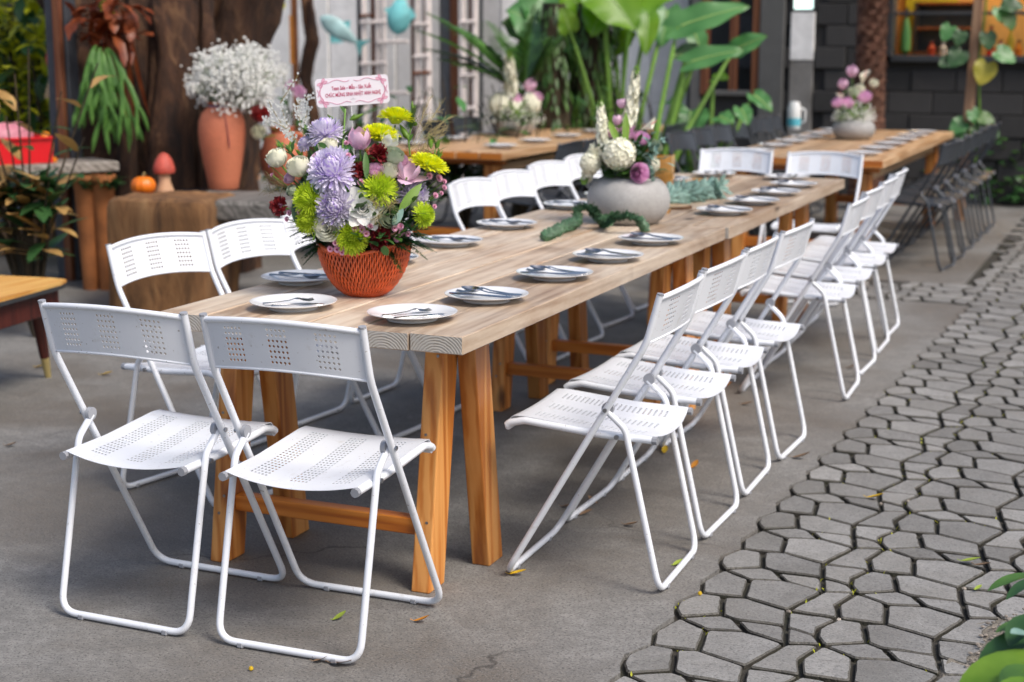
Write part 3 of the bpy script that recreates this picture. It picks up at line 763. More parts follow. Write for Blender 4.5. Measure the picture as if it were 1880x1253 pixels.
# ================================================================== TABLES
ZT = 0.753
def plank_mesh(wd, ln, th, ch=0.004):
    b = MB(); b.box((0, 0, 0), (wd, ln, th), ch)
    # the two end faces carry the end grain
    fs = b.f; mi = []
    for f in fs:
        ys = [b.v[i][1] for i in f]
        mi.append(1 if (max(ys) - min(ys) < 1e-6 and abs(abs(ys[0]) - ln / 2) < 1e-6) else 0)
    b.mi = mi
    return b
def trestle(t, yc, xs, ww_=0.055, dd=0.098, spread=0.135, ztop=ZT - 0.047 - 0.022, dx=0.06):
    for xi, x in enumerate(xs):
        for s in (-1, 1):
            xo = x + (0 if s < 0 else dx)
            b = MB()
            y0, y1 = s * spread, s * 0.03
            vs = []
            for (yy, z) in ((y0, 0.0), (y1, ztop)):
                for ax, ay in ((-1, -1), (1, -1), (1, 1), (-1, 1)): vs.append((ax * ww_ / 2, yy + ay * dd / 2, z))
            c = .004
            b.add(vs, [(3, 2, 1, 0), (4, 5, 6, 7)] + [(i, (i + 1) % 4, 4 + (i + 1) % 4, 4 + i) for i in range(4)])
            o = b.build('leg', 'pine_leg', t, smooth=0); o.location = (xo, yc, 0)
            bv = o.modifiers.new('bevel', 'BEVEL'); bv.width = .004; bv.segments = 2
    for x in xs:
        for z_, ox in ((ztop * .93, .012), (ztop * .62, -.010), (.19, .008), (.14, -.006)):
            yf = -spread + (spread - .03) * z_ / ztop - dd / 2
            b = MB(); b.tube([(0, .002, 0), (0, -.0012, 0)], .0042, 8); o = b.build('screw', 'bolt_steel', t); o.location = (x + ox, yc + yf, z_)
    for s in (-1,):
        b = MB(); L = xs[1] - xs[0] - ww_
        b.box((0, 0, 0), (L, .045, .046), .003)
        o = b.build('stretcher', 'pine_rail', t); o.location = ((xs[0] + xs[1]) / 2 + (0 if s < 0 else dx), yc + s * (spread - .025), .166)
    b = MB(); b.box((0, 0, 0), (xs[1] - xs[0] + .26, .12, .022), .002)
    o = b.build('batten', 'metal_dark', t); o.location = ((xs[0] + xs[1]) / 2 + dx / 2, yc, ztop + .0112)

def plank_table(name, x1, y0, ln, wd, npl, label, mat='plank_wood', ends='plank_end', th=.047, trestles=(.37, -.1), cat='table', group='long pale plank tables'):
    t = thing(name, (x1 - wd, y0, 0), label, cat, group)
    pw = wd / npl
    src = None
    for i in range(npl):
        dl = rnd.uniform(-.007, .007)
        b = plank_mesh(pw - rnd.uniform(.003, .007), ln - .008, th, .0025)
        o = b.build('plank', [mat, ends], t, smooth=30); o.location = (pw * (i + .5), ln / 2 + dl, ZT - th / 2 + rnd.uniform(-.0012, .0012))
        o.rotation_euler = (0, rnd.uniform(-.004, .004), 0)
    for yc in trestles:
        trestle(t, yc, (wd - .855 if wd > .95 else .041 + .0, wd - .215))
    return t
tableA = plank_table('dining_table', 0.0, 0.0, 2.465, .896, 6, 'nearest long table of pale weathered planks on orange trestles', trestles=(.37, 2.37))
tableB = plank_table('dining_table', 0.010, 2.475, 2.335, .915, 6, 'pale plank table butted against the far end of the nearest table', trestles=(.42, 1.98))

def warm_table(x1, y0, ln, wd, label):
    t = thing('dining_table', (x1 - wd, y0, 0), label, 'table', 'warm brown plank tables')
    npl = 6; pw = wd / npl
    for i in range(npl):
        b = plank_mesh(pw - .004, ln, .05); o = b.build('plank', ['warm_plank', 'pine_rail'], t); o.location = (pw * (i + .5), ln / 2 + rnd.uniform(-.004, .004), ZT - .025)
    for yy in (.16, ln - .16):
        for xx in (.14, wd - .14):
            b = MB(); b.box((0, 0, 0), (.085, .11, ZT - .09), .005); o = b.build('leg', 'pine_leg', t); o.location = (xx, yy, (ZT - .09) / 2)
        b = MB(); b.box((0, 0, 0), (wd - .10, .05, .038), .003); o = b.build('cross_rail', 'pine_rail', t); o.location = (wd / 2, yy, ZT - .07)
        b = MB(); b.box((0, 0, 0), (wd - .37, .05, .06), .003); o = b.build('stretcher', 'pine_rail', t); o.location = (wd / 2, yy, .2)
    for xx in (.14, wd - .14):
        b = MB(); b.box((0, 0, 0), (.04, ln - .44, .06), .003); o = b.build('long_rail', 'warm_plank', t); o.location = (xx, ln / 2, ZT - .12)
    return t
T3X, T3Y, T3L, T3W = -0.02, 6.19, 3.28, 1.06
T4X, T4Y, T4L, T4W = -2.36, 5.80, 3.6, 1.0
tableC = warm_table(T3X, T3Y, T3L, T3W, 'warm brown plank table with grey chairs in front of the dark house')
tableD = warm_table(T4X, T4Y, T4L, T4W, 'warm brown plank table behind the bouquet, in front of the plants')

# ================================================================== FOLDING CHAIRS
def perforated(fn, nu, nv, holes, hr, thick):
    """sheet metal with real punched holes; fn(u, v, w) maps cell space to the bent panel"""
    b = MB(); cache = {}
    def V(u, v, w):
        k = (round(u, 3), round(v, 3), w)
        if k not in cache: cache[k] = len(b.v); b.v.append(tuple(fn(u / nu, v / nv, w * thick)))
        return cache[k]
    OUT = [(-.5, -.5), (0, -.5), (.5, -.5), (.5, 0), (.5, .5), (0, .5), (-.5, .5), (-.5, 0)]
    INN = [(-.7071, -.7071), (0, -1), (.7071, -.7071), (1, 0), (.7071, .7071), (0, 1), (-.7071, .7071), (-1, 0)]
    for i in range(nu):
        for j in range(nv):
            cx0, cy0 = i + .5, j + .5
            h = (i, j) in holes
            for w_ in (1, -1):
                oo = [V(cx0 + a, cy0 + c, w_) for a, c in OUT]
                if w_ < 0: pass
                if not h:
                    q = [oo[0], oo[2], oo[4], oo[6]]; b.f.append(tuple(q if w_ > 0 else q[::-1])); b.mi.append(0)
                else:
                    ii = [V(cx0 + a * hr[0], cy0 + c * hr[1], w_) for a, c in INN]
                    for k in range(8):
                        q = (oo[k], oo[(k + 1) % 8], ii[(k + 1) % 8], ii[k]); b.f.append(q if w_ > 0 else q[::-1]); b.mi.append(0)
            if h:
                t_ = [V(cx0 + a * hr[0], cy0 + c * hr[1], 1) for a, c in INN]; u_ = [V(cx0 + a * hr[0], cy0 + c * hr[1], -1) for a, c in INN]
                for k in range(8): b.f.append((t_[k], t_[(k + 1) % 8], u_[(k + 1) % 8], u_[k])); b.mi.append(0)
    for i in range(nu):
        for j0 in (0, nv):
            b.f.append((V(i, j0, 1), V(i + 1, j0, 1), V(i + 1, j0, -1), V(i, j0, -1))); b.mi.append(0)
    for j in range(nv):
        for i0 in (0, nu):
            b.f.append((V(i0, j, 1), V(i0, j + 1, 1), V(i0, j + 1, -1), V(i0, j, -1))); b.mi.append(0)
    return b

def make_chair(paint, label, group, punched=True):
    t = thing('folding_chair', (0, 0, 0), label, 'chair', group)
    r = .0094; h1 = .213; h2 = .197; zb = .012
    # front frame: foot bar in front, legs, back posts
    P = [(-h1, .010, .822), (-h1, .045, .690), (-h1, .437, zb), (h1, .437, zb), (h1, .045, .690), (h1, .010, .822)]
    b = MB(); b.tube(fillet(P, [0, .22, .055, .055, .22, 0], 7), r, 10); b.build('front_frame', paint, t, 60)
    P = [(-h2, .158, .500), (-h2, .103, .452), (-h2, .0, zb), (h2, .0, zb), (h2, .103, .452), (h2, .158, .500)]
    b = MB(); b.tube(fillet(P, [0, .055, .05, .05, .055, 0], 7), r * .97, 10); b.build('rear_frame', paint, t, 60)
    # seat
    def prof(v):
        pts = [(0, .030, .424), (.35, .19, .428), (.85, .395, .447), (.94, .432, .445), (1.0, .447, .425)]
        for (a, y0, z0), (c, y1, z1) in zip(pts, pts[1:]):
            if v <= c: s_ = (v - a) / (c - a); return y0 + (y1 - y0) * s_, z0 + (z1 - z0) * s_
        return pts[-1][1:]
    def seat(u, v, w_):
        x = (u - .5) * 2; y, z = prof(v)
        sag = .020 * (1 - x * x) * (1 - .75 * v)
        y -= .014 * (1 - x * x) * (1 - v) ** 3
        return (x * .181, y, z - sag + w_ + .011)
    cols_ = [c for c0 in (4, 15, 26) for c in range(c0, c0 + 5)]
    holes = {(c, j) for c in cols_ for j in range(3, 25)} if punched else set()
    sb = perforated(seat, 35, 30, holes, (.34, .275), .0006)
    se = sb.build('seat', paint, t, 60)
    for s in (-1, 1):
        pts = [(s * .181, .026, .424)] + [(s * .181, y, z) for y, z in ((.19, .428), (.395, .446))] + [(s * .181, .438, .436), (s * .181, .447, .428)]
        b = MB(); b.tube(fillet(pts, .04, 3), .0105, 8); b.build('seat_rail', paint, se, 60)
        b = MB(); b.tube([(s * .181, .018, .4237), (s * .181, .032, .4243)], .0114, 8); b.build('end_cap', 'grey_plastic', se)
    b = MB(); b.tube([(-.181, .444, .424), (.181, .444, .424)], .009, 8); b.build('front_rail', paint, se, 60)
    # back panel
    def back(u, v, w_):
        x = (u - .5) * 2
        z = .690 + v * .122 + .014 * (1 - x * x); y = .0455 - .0335 * v
        return (x * (h1 - .004), y - .036 * (1 - abs(x) ** 2.2) + w_ - .0, z)
    cols_ = [c for c0 in (5, 16, 27) for c in range(c0, c0 + 5)]
    holes = {(c, j) for c in cols_ for j in range(1, 8)} if punched else set()
    bb = perforated(back, 37, 9, holes, (.31, .255), .0006)
    ba = bb.build('backrest', paint, t, 60)
    for v, rr in ((1.0, .0075), (0.0, .0035)):
        b = MB(); b.tube([Vector(back(k / 16, v, 0)) for k in range(17)], rr, 8); b.build('top_rail' if v else 'lower_rim', paint, ba, 60)
    for s in (-1, 1):
        b = MB(); b.tube([(s * h1, .0095, .821), (s * h1, .0087, .826)], .0099, 8); b.build('end_cap', 'grey_plastic', ba)
        b = MB(); b.tube([(s * (h1 - .0125), .152, .505), (s * (h2 - .0085), .152, .505)], .017, 14); b.build('pivot_disc', 'grey_plastic', t)
        b = MB(); b.tube([(s * (h1 + .009), .152, .505), (s * (h1 + .0135), .152, .505)], .006, 8); b.build('bolt', 'bolt_steel', t)
        b = MB(); b.tube([(s * .19, .128, .427), (s * .198, .128, .427)], .0065, 8); b.build('bolt', 'bolt_steel', t)
        for y_ in (0, .437):
            b = MB(); b.box((s * .13, y_, .008), (.018, .021, .015), .003); b.build('foot_pad', 'grey_plastic', t)
    return t
WG, BG = 'white chairs around the pale tables', 'dark grey chairs at the warm brown tables'
chW = make_chair('white_paint', 'white folding chair on the right at the head of the nearest table', WG)
chB = make_chair('black_paint', 'dark grey folding chair nearest the camera on the right of the house table', BG, False)
chW.location = (-.3202, -.329, 0); chW.rotation_euler = (0, 0, R(.5))
inst(chW, (-.7993, -.331, 0), R(-1), 'white folding chair at the very left front corner of the nearest table', WG)
for i, y in enumerate((.616, 1.098, 1.579, 2.060, 3.092, 3.597, 4.116, 4.566)):
    lab = f'white folding chair, {ORD[i]} from the near end, on the paving side of the pale tables'
    x = (.381, .372, .366, .378, .400, .374, .355, .330)[i]
    inst(chW, (x, y, 0), R(90 + (1.5, -1, 1, -1.5, 2, -1, 1, 0)[i]), lab, WG)
for i, (x, y) in enumerate(((-1.502, .849), (-1.449, 1.312), (-1.44, 1.78), (-1.43, 2.24), (-1.422, 3.19), (-1.43, 3.68), (-1.478, 4.30), (-1.49, 4.84))):
    lab = f'white folding chair, {ORD[i]} from the near end, on the tree side of the pale tables'
    inst(chW, (x, y, 0), R(-90 + (-10, -6, -5, -3, -4, -5, -6, -4)[i]), lab, WG)
inst(chW, (-.810, 5.72, 0), R(181), 'left one of two white folding chairs at the far end of the pale tables', WG)
inst(chW, (-.268, 5.66, 0), R(178), 'right one of two white folding chairs at the far end of the pale tables', WG)
chB.location = (.287, 7.01, 0); chB.rotation_euler = (0, 0, R(83))
for i, y in enumerate((7.49, 8.0, 8.5, 9.0, 9.45)):
    inst(chB, (.297, y, 0), R(82 + rnd.uniform(-3, 3)), f'dark grey folding chair, {ORD[i + 1]} from the near end, right side of the house table', BG)
for i, y in enumerate((7.26, 7.75, 8.24, 8.76, 9.55, 9.95)):
    inst(chB, (-1.63, y, 0), R(-98 + rnd.uniform(-3, 3)), f'dark grey folding chair, {ORD[i]} from the near end, left side of the house table', BG)
for i, y in enumerate((5.98, 6.45, 7.35, 8.3)):
    inst(chB, (-1.95, y, 0), R(90 + rnd.uniform(-4, 4)), f'dark grey chair, {ORD[i]} from the near end, right of the table behind the bouquet', BG)
for i, y in enumerate((6.6, 7.9, 8.5, 9.2)):
    inst(chB, (-3.86, y, 0), R(-90 + rnd.uniform(-4, 4)), f'dark grey chair, {ORD[i]} from the near end, left of the table behind the bouquet', BG)

# ================================================================== PLATES AND CUTLERY
def make_plate():
    b = MB()
    b.lathe([(.0, .0035), (.060, .0035), (.062, .0), (.066, .0), (.067, .006), (.075, .010), (.112, .0185), (.1175, .0205), (.1178, .0222), (.116, .0222), (.108, .020),
             (.082, .0125), (.074, .0095), (.0, .0090)], 48, capb=False)
    o = b.build('plate', 'porcelain', smooth=50); return o
def outline_solid(b, prof, zf, thick, n0=0):
    """prof: list of (x, halfwidth); a flat bar along x whose height follows zf(x)"""
    vs = []; m = len(prof)
    for x, hw in prof:
        z = zf(x)
        vs += [(x, -hw, z), (x, hw, z), (x, hw * .75, z + thick), (x, -hw * .75, z + thick)]
    fs = [(i * 4 + k, i * 4 + (k + 1) % 4, i * 4 + 4 + (k + 1) % 4, i * 4 + 4 + k) for i in range(m - 1) for k in range(4)]
    fs += [(3, 2, 1, 0), tuple((m - 1) * 4 + k for k in range(4))]
    b.add(vs, fs)
def hz(x): return .004 + .010 * math.exp(-((x - .03) / .035) ** 2)
def make_fork():
    b = MB()
    outline_solid(b, [(-.105, .005), (-.10, .0072), (-.06, .0058), (.0, .0032), (.022, .003), (.032, .0075), (.042, .0115), (.055, .0122)], hz, .0022)
    for k in range(4):
        y = (-1.5 + k) * .0066
        vs = []
        for x, hw in ((.055, .0024), (.08, .0021), (.098, .0012)):
            z = hz(x) + (0.006 * ((x - .055) / .043) ** 2)
            vs += [(x, y - hw, z), (x, y + hw, z), (x, y + hw, z + .0018), (x, y - hw, z + .0018)]
        b.add(vs, [(i * 4 + q, i * 4 + (q + 1) % 4, i * 4 + 4 + (q + 1) % 4, i * 4 + 4 + q) for i in range(2) for q in range(4)] + [(11, 10, 9, 8)[::-1]])
    return b.build('fork', 'steel', smooth=40)
def make_spoon():
    b = MB()
    outline_solid(b, [(-.105, .005), (-.10, .0072), (-.06, .0058), (.0, .0032), (.024, .003), (.034, .006)], hz, .0022)
    def bowl(u, v):
        x = .028 + u * .07; s_ = math.sin(math.pi * min(1, u * .93 + .05)) ** .6 * .0205
        y = (v - .5) * 2 * s_
        return (x, y, .011 - .010 * (1 - ((v - .5) * 2) ** 2) * math.sin(math.pi * u) + .004 * u)
    b.grid(bowl, 12, 8); b.grid(lambda u, v: tuple(Vector(bowl(u, 1 - v)) - Vector((0, 0, .0012))), 12, 8)
    return b.build('spoon', 'steel', smooth=50)
def make_knife():
    b = MB()
    outline_solid(b, [(-.105, .006), (-.10, .0085), (-.02, .007), (.0, .0055), (.012, .0055), (.02, .0095), (.075, .0098), (.095, .006), (.105, .001)], lambda x: .004, .0024)
    return b.build('knife', 'steel', smooth=40)
plate0, fork0, spoon0, knife0 = make_plate(), make_fork(), make_spoon(), make_knife()
used = set()
def put(src, name, loc, rot, label, cat, group):
    if src.name in used:
        o = src.copy(); col.objects.link(o)
    else:
        used.add(src.name); o = src
    o.location = loc; o.rotation_euler = rot
    if cat == 'cutlery': o.scale = (.68, .85, .9) if 'near head' in label else (.92, 1.0, 1.1)
    return tag(o, label, cat, group)
def setting(x, y, rz, where, cut=('fork', 'spoon', 'knife'), style=0, z=ZT + .0012):
    put(plate0, 'plate', (x, y, z), (0, 0, rnd.uniform(0, 6)), f'white plate, {where}', 'plate', 'white plates set along the tables')
    srcs = dict(fork=fork0, spoon=spoon0, knife=knife0)
    if style == 0:
        lay = {'fork': (-.012, .012, 3, .0215), 'spoon': (-.005, -.018, -7, .0215), 'knife': (.004, .036, 0, .0215)}
    elif style == 1:
        lay = {'fork': (-.012, .0, 40, .018), 'spoon': (.0, .02, 24, .014), 'knife': (.012, -.004, 30, .0135)}
    else:
        lay = {'fork': (-.028, .012, 56, .0135), 'spoon': (-.03, .02, 58, .0135), 'knife': (.030, -.006, 58, .0135)}
    for c in cut:
        dx, dy, a, zz = lay[c]
        co, si = math.cos(rz), math.sin(rz)
        dx += rnd.uniform(-.006, .006); a += rnd.uniform(-4, 4)
        put(srcs[c], c, (x + dx * co - dy * si, y + dx * si + dy * co, z + zz - .006), ((R(-5) if abs(rz) > 1 else R(5)) if style == 0 else R(8), 0, rz + R(a)), f'steel {c} on the plate, {where}', 'cutlery', 'steel cutlery on the plates')
P = math.pi
setting(-.589, .190, R(0), 'left one at the near head of the nearest table', ('fork', 'knife'), 1)
setting(-.221, .168, R(-8), 'right one at the near head of the nearest table', ('fork', 'knife'), 2)
for i, (x, y) in enumerate(((-.162, .515), (-.137, .974), (-.120, 1.418), (-.123, 1.890))):
    setting(x, y, P + R(rnd.uniform(-4, 6)), f'{ORD[i]} along the paving side of the nearest table', ('fork', 'spoon', 'knife'), 0)
for i, (x, y) in enumerate(((-.80, .590), (-.77, 1.06), (-.757, 1.55), (-.775, 2.11))):
    setting(x, y, R(rnd.uniform(-6, 4)), f'{ORD[i]} along the tree side of the nearest table', ('spoon', 'knife'), 0)
for i, (x, y) in enumerate(((-.132, 2.928), (-.121, 3.373), (-.122, 3.813), (-.134, 4.236))):
    setting(x, y, P + R(rnd.uniform(-4, 6)), f'{ORD[i]} along the paving side of the far pale table', ('fork', 'spoon'), 0)
for i, (x, y) in enumerate(((-.80, 2.87), (-.79, 3.36), (-.79, 4.25))):
    setting(x, y, R(rnd.uniform(-6, 4)), f'{ORD[i]} along the tree side of the far pale table', ('spoon', 'knife'), 0)
setting(-.655, 4.66, -P / 2, 'left one at the far head of the far pale table', ('spoon', 'knife'), 0)
setting(-.255, 4.62, -P / 2, 'right one at the far head of the far pale table', ('spoon', 'knife'), 0)
for i in range(6):
    setting(T3X - .19, T3Y + .36 + i * .50, P, f'{ORD[i]} along the right side of the house table', ('knife',), 0)
    setting(T3X - T3W + .19, T3Y + .36 + i * .50, 0, f'{ORD[i]} along the left side of the house table', ('knife',), 0)
for i in range(5):
    setting(T4X - .19, T4Y + .40 + i * .62, P, f'{ORD[i]} along the right side of the table behind the bouquet', ('knife',), 0)
    setting(T4X - T4W + .19, T4Y + .40 + i * .62, 0, f'{ORD[i]} along the tree side of the table behind the bouquet', ('knife',), 0)

# ================================================================== FLOWER MESHES (each faces +Z, unit radius about 1)
def newmesh(b, mats, name, smooth=50):
    me = bpy.data.meshes.new(name); me.from_pydata(b.v, [], b.f)
    for m in mats: me.materials.append(M[m])
    if len(mats) > 1: me.polygons.foreach_set('material_index', b.mi)
    me.polygons.foreach_set('use_smooth', [True] * len(me.polygons)); me.set_sharp_from_angle(angle=R(smooth))
    return me
def mum(n=300, tmax=108, wid=.13, mats=('lavender', 'lavender_deep'), droop=.5, seed=1, incurve=.8, plen=1.0):
    """dense ball of petals: short incurved ones at the crown, longer spreading ones round the edge"""
    r_ = random.Random(seed); b = MB(); ga = math.pi * (3 - 5 ** .5); pole = Vector((0, 0, 1))
    for k in range(n):
        f = (k + .5) / n; th = R(tmax) * f ** .55; ph = k * ga + r_.uniform(-.1, .1)
        ow = Vector((math.cos(ph), math.sin(ph), 0)); d = ow * math.sin(th) + pole * math.cos(th)
        dr = d + pole * .55 * (1 - f) ** 1.5 - ow * .30 * incurve * (1 - f) + ow * .15 * f + Vector((r_.uniform(-.1, .1), r_.uniform(-.1, .1), r_.uniform(-.1, .1)))
        up = pole * (.15 + f) - ow * (1.1 - f)
        b.cur = 1 if r_.random() < (.35 if f < .2 else .10) else 0
        cu = -incurve * 1.5 * (1 - f) + droop * f ** 4 * r_.uniform(.3, 1.5)
        b.blade(d * .40, dr, up, (.40 + .26 * f) * plen * r_.uniform(.88, 1.12), wid * r_.uniform(.85, 1.15), cu, 4, .55, shape=lambda t: .55 + .45 * t if t < .7 else (1.0 if t < .8 else .5))
    b.cur = 1; b.ico((0, 0, .04), .50)
    return newmesh(b, mats, 'chrysanthemum', 70)
def rosemesh(rings=((6, .95, .62, 1.2), (5, .78, .78, .95), (5, .60, .88, .8), (4, .42, .95, .7), (3, .25, .98, .6)), mat='cream_petal', open_=.0, seed=3):
    r_ = random.Random(seed); b = MB()
    for ri, (n, rad, h, flare) in enumerate(rings):
        off = r_.uniform(0, 6)
        for k in range(n):
            a0 = off + 2 * math.pi * k / n; span = 2 * math.pi / n * .78
            hh = h * r_.uniform(.94, 1.05); rr0 = rad * r_.uniform(.95, 1.05)
            def fn(u, v):
                a = a0 + (u - .5) * 2 * span
                edge = 1 - abs((u - .5) * 2) ** 3 * .35
                z = -.55 + (hh + .55) * v * edge
                prof = math.sin(min(1, v * .80 + .18) * math.pi * .62) ** .9
                rr = rr0 * (.15 + .85 * prof) + open_ * (1 - ri / len(rings)) * v ** 3 * .35 + .05 * flare * max(0, v - .82) * 4
                rr *= 1 + .03 * math.sin(a * 5 + ri)
                return (rr * math.cos(a), rr * math.sin(a), z)
            b.grid(fn, 6, 6)
    return newmesh(b, [mat], 'rose', 80)
def tulipmesh(mat='pink_petal', open_=0.0):
    b = MB()
    for k in range(6):
        a0 = k * math.pi / 3 + (.1 if k % 2 else 0); inner = .88 if k % 2 else 1.0
        op = open_ * (1.2 if k % 2 == 0 else .15)
        def fn(u, v):
            x = (u - .5) * 2; wd = math.sin(math.pi * (v * .86 + .10)) ** .7 * .62
            r_ = inner * (.18 + .72 * math.sin(min(1, v * 1.05) * math.pi * .72) ** .8) + op * v * v * 1.1
            z = -.6 + 1.75 * v * (1 - .35 * op) - .08 * x * x - op * v * v * .5
            t = x * wd
            return (r_ * math.cos(a0) - t * math.sin(a0) - .18 * x * x * math.cos(a0) * wd, r_ * math.sin(a0) + t * math.cos(a0) - .18 * x * x * math.sin(a0) * wd, z)
        b.grid(fn, 6, 8)
    return newmesh(b, [mat], 'tulip', 80)
def carnation(mat='wine_red', n=60, seed=5):
    r_ = random.Random(seed); b = MB(); ga = math.pi * (3 - 5 ** .5)
    for k in range(n):
        f = (k + .5) / n; th = R(105) * f ** .6; ph = k * ga
        d = Vector((math.sin(th) * math.cos(ph), math.sin(th) * math.sin(ph), math.cos(th)))
        b.blade(d * .15, d, (r_.uniform(-1, 1), r_.uniform(-1, 1), 1), .85 * r_.uniform(.85, 1.1), .42, r_.uniform(-.3, .5), 4, r_.uniform(-.4, .6), shape=lambda t: .25 + .75 * t, wave=.4)
    return newmesh(b, [mat], 'carnation', 80)
def buttonmesh():
    b = MB()
    for ring, (nn, th) in enumerate(((16, 88), (14, 66), (10, 44))):
        for k in range(nn):
            a = 2 * math.pi * (k + .5 * ring) / nn
            d = Vector((math.sin(R(th)) * math.cos(a), math.sin(R(th)) * math.sin(a), math.cos(R(th))))
            b.blade(d * .3, d, (0, 0, 1), .68, .36, -.3, 2, .3, shape=lambda t: .6 + .4 * t if t < .9 else .5)
    b.cur = 1; b.ico((0, 0, .32), .36, (1, 1, .55))
    return newmesh(b, ['button_pink', 'button_eye'], 'button_flower', 60)
def gardenia():
    r_ = random.Random(11); b = MB()
    for n, L, tilt, wd, off in ((6, 1.02, 80, .74, 0), (6, .84, 60, .70, .5), (5, .62, 40, .60, .2), (4, .45, 22, .5, .6)):
        for k in range(n):
            a = 2 * math.pi * k / n + off + r_.uniform(-.15, .15); th = R(tilt + r_.uniform(-8, 8))
            d = Vector((math.sin(th) * math.cos(a), math.sin(th) * math.sin(a), math.cos(th)))
            b.blade(d * .06, d, (0, 0, 1), L * r_.uniform(.9, 1.1), wd, r_.uniform(-.2, .7), 6, .25, shape=lambda t: math.sin(math.pi * (t * .93 + .05)) ** .6, wave=.06)
    for n, rad, h in ((3, .26, .52), (3, .17, .58)):
        for k in range(n):
            a0 = 2 * math.pi * k / n + rad * 9
            b.grid(lambda u, v: ((rad * (.5 + .6 * math.sin(v * 2.2))) * math.cos(a0 + (u - .5) * 2.6), (rad * (.5 + .6 * math.sin(v * 2.2))) * math.sin(a0 + (u - .5) * 2.6), v * h), 5, 5)
    return newmesh(b, ['white_petal'], 'gardenia', 80)
def floretball(mat, n=120, seed=2, r=.25, flat=1.0):
    r_ = random.Random(seed); b = MB(); ga = math.pi * (3 - 5 ** .5)
    for k in range(n):
        z = 1 - 1.55 * (k + .5) / n; s_ = math.sqrt(max(0, 1 - z * z)); a = k * ga
        d = Vector((s_ * math.cos(a), s_ * math.sin(a), z)); p = d * r_.uniform(.86, 1.0)
        t1 = d.orthogonal().normalized(); t2 = d.cross(t1); rot = r_.uniform(0, 3)
        for q in range(4):
            aa = rot + q * math.pi / 2; dd = t1 * math.cos(aa) + t2 * math.sin(aa) + d * .25
            b.blade(p, dd, d, r, r * .95, -.3, 2, .25, shape=lambda t: math.sin(math.pi * (t * .8 + .15)))
    b.ico((0, 0, 0), .78)
    return newmesh(b, [mat], 'hydrangea', 60)
def spike(mat, n=64, seed=4):
    """stock or snapdragon: florets up a stem of unit length"""
    r_ = random.Random(seed); b = MB(); ga = 2.4
    for k in range(n):
        f = k / n; rad = .16 * (1 - f) ** .35 * (1 if f > .05 else .7); a = k * ga
        a += r_.uniform(-.5, .5); rad *= r_.uniform(.6, 1.35); c = Vector((rad * .6 * math.cos(a), rad * .6 * math.sin(a), f + r_.uniform(-.02, .02)))
        out = Vector((math.cos(a), math.sin(a), .35)); b.cur = 0
        if f > .88: b.cur = 1
        sz = .20 * (1.15 - f * .75) * r_.uniform(.75, 1.25)
        for q in range(4):
            aa = q * math.pi / 2 + r_.uniform(0, 1); t1 = out.orthogonal().normalized(); t2 = out.cross(t1).normalized()
            b.blade(c + out * .05, t1 * math.cos(aa) + t2 * math.sin(aa) + out * .6, out, sz, sz * .95, .5, 2, .3, shape=lambda t: math.sin(math.pi * (t * .8 + .15)))
    b.cur = 1; b.tube([(0, 0, -.3), (0, 0, 1.04)], .022, 6)
    return newmesh(b, [mat, 'stem_green'], 'flower_spike', 60)
def calla():
    b = MB()
    b.grid(lambda u, v: ((.10 + .55 * v ** 1.5) * math.cos(u * 5.6 + .3) + .25 * v * v, (.10 + .5 * v ** 1.5) * math.sin(u * 5.6 + .3), -.7 + 1.35 * v + .35 * v * math.cos(u * 5.6 + .3)), 16, 8)
    b.cur = 1; b.tube([(.02, 0, -.3), (.16, 0, .5), (.3, 0, 1.15)], [.07, .06, .03], 7)
    return newmesh(b, ['cream_petal', 'coral'], 'calla_lily', 80)
F = dict(mum_lav=mum(), mum_lav2=mum(n=340, tmax=112, seed=8, droop=.7), mum_lime=mum(n=300, tmax=100, wid=.085, mats=('lime', 'lime_deep'), incurve=.35, droop=.1, seed=2, plen=1.05),
         mum_yel=mum(n=300, tmax=94, wid=.11, mats=('lime_yellow', 'lime'), incurve=.5, droop=.1, seed=6), rose=rosemesh(), rose_open=rosemesh(open_=1.0, seed=9), rose_green=rosemesh(mat='green_white_petal', seed=12),
         tulip=tulipmesh(), tulip_open=tulipmesh(open_=1.0), carn=carnation(), button=buttonmesh(), gardenia=gardenia(), bell=tulipmesh('white_petal', .35),
         hyd=floretball('cream_petal'), lisi=rosemesh(mat='rose_pink', open_=.35, seed=21), lisi_lav=rosemesh(mat='pink_petal', open_=.25, seed=22), stock=spike('cream_petal'), calla=calla(), coral=rosemesh(mat='coral', open_=.4, seed=31))
def facing(d, roll=0.0):
    q = Vector(d).normalized().to_track_quat('Z', 'Y'); return (q.to_matrix() @ Matrix.Rotation(roll, 3, 'Z')).to_euler()
def flower(kind, name, pos, d, rad, root, label, cat, group, stem=True, sc3=None, stem_r=.0028):
    t = thing(name, pos, label, cat, group)
    o = share('blossom', F[kind], t, (0, 0, 0), facing(d, rnd.uniform(0, 6)), sc3 or (rad, rad, rad))
    if stem:
        e = Vector(root) - Vector(pos); dd = Vector(d).normalized()
        b = MB(); p1 = -dd * rad * .35
        pts = [p1 * (1 - s) ** 2 + (p1 - dd * .05 + e * .25) * 2 * s * (1 - s) + e * s * s for s in (0, .2, .4, .6, .8, 1)]
        b.tube(pts, stem_r, 6); b.build('stem', 'stem_green', t)
    return t

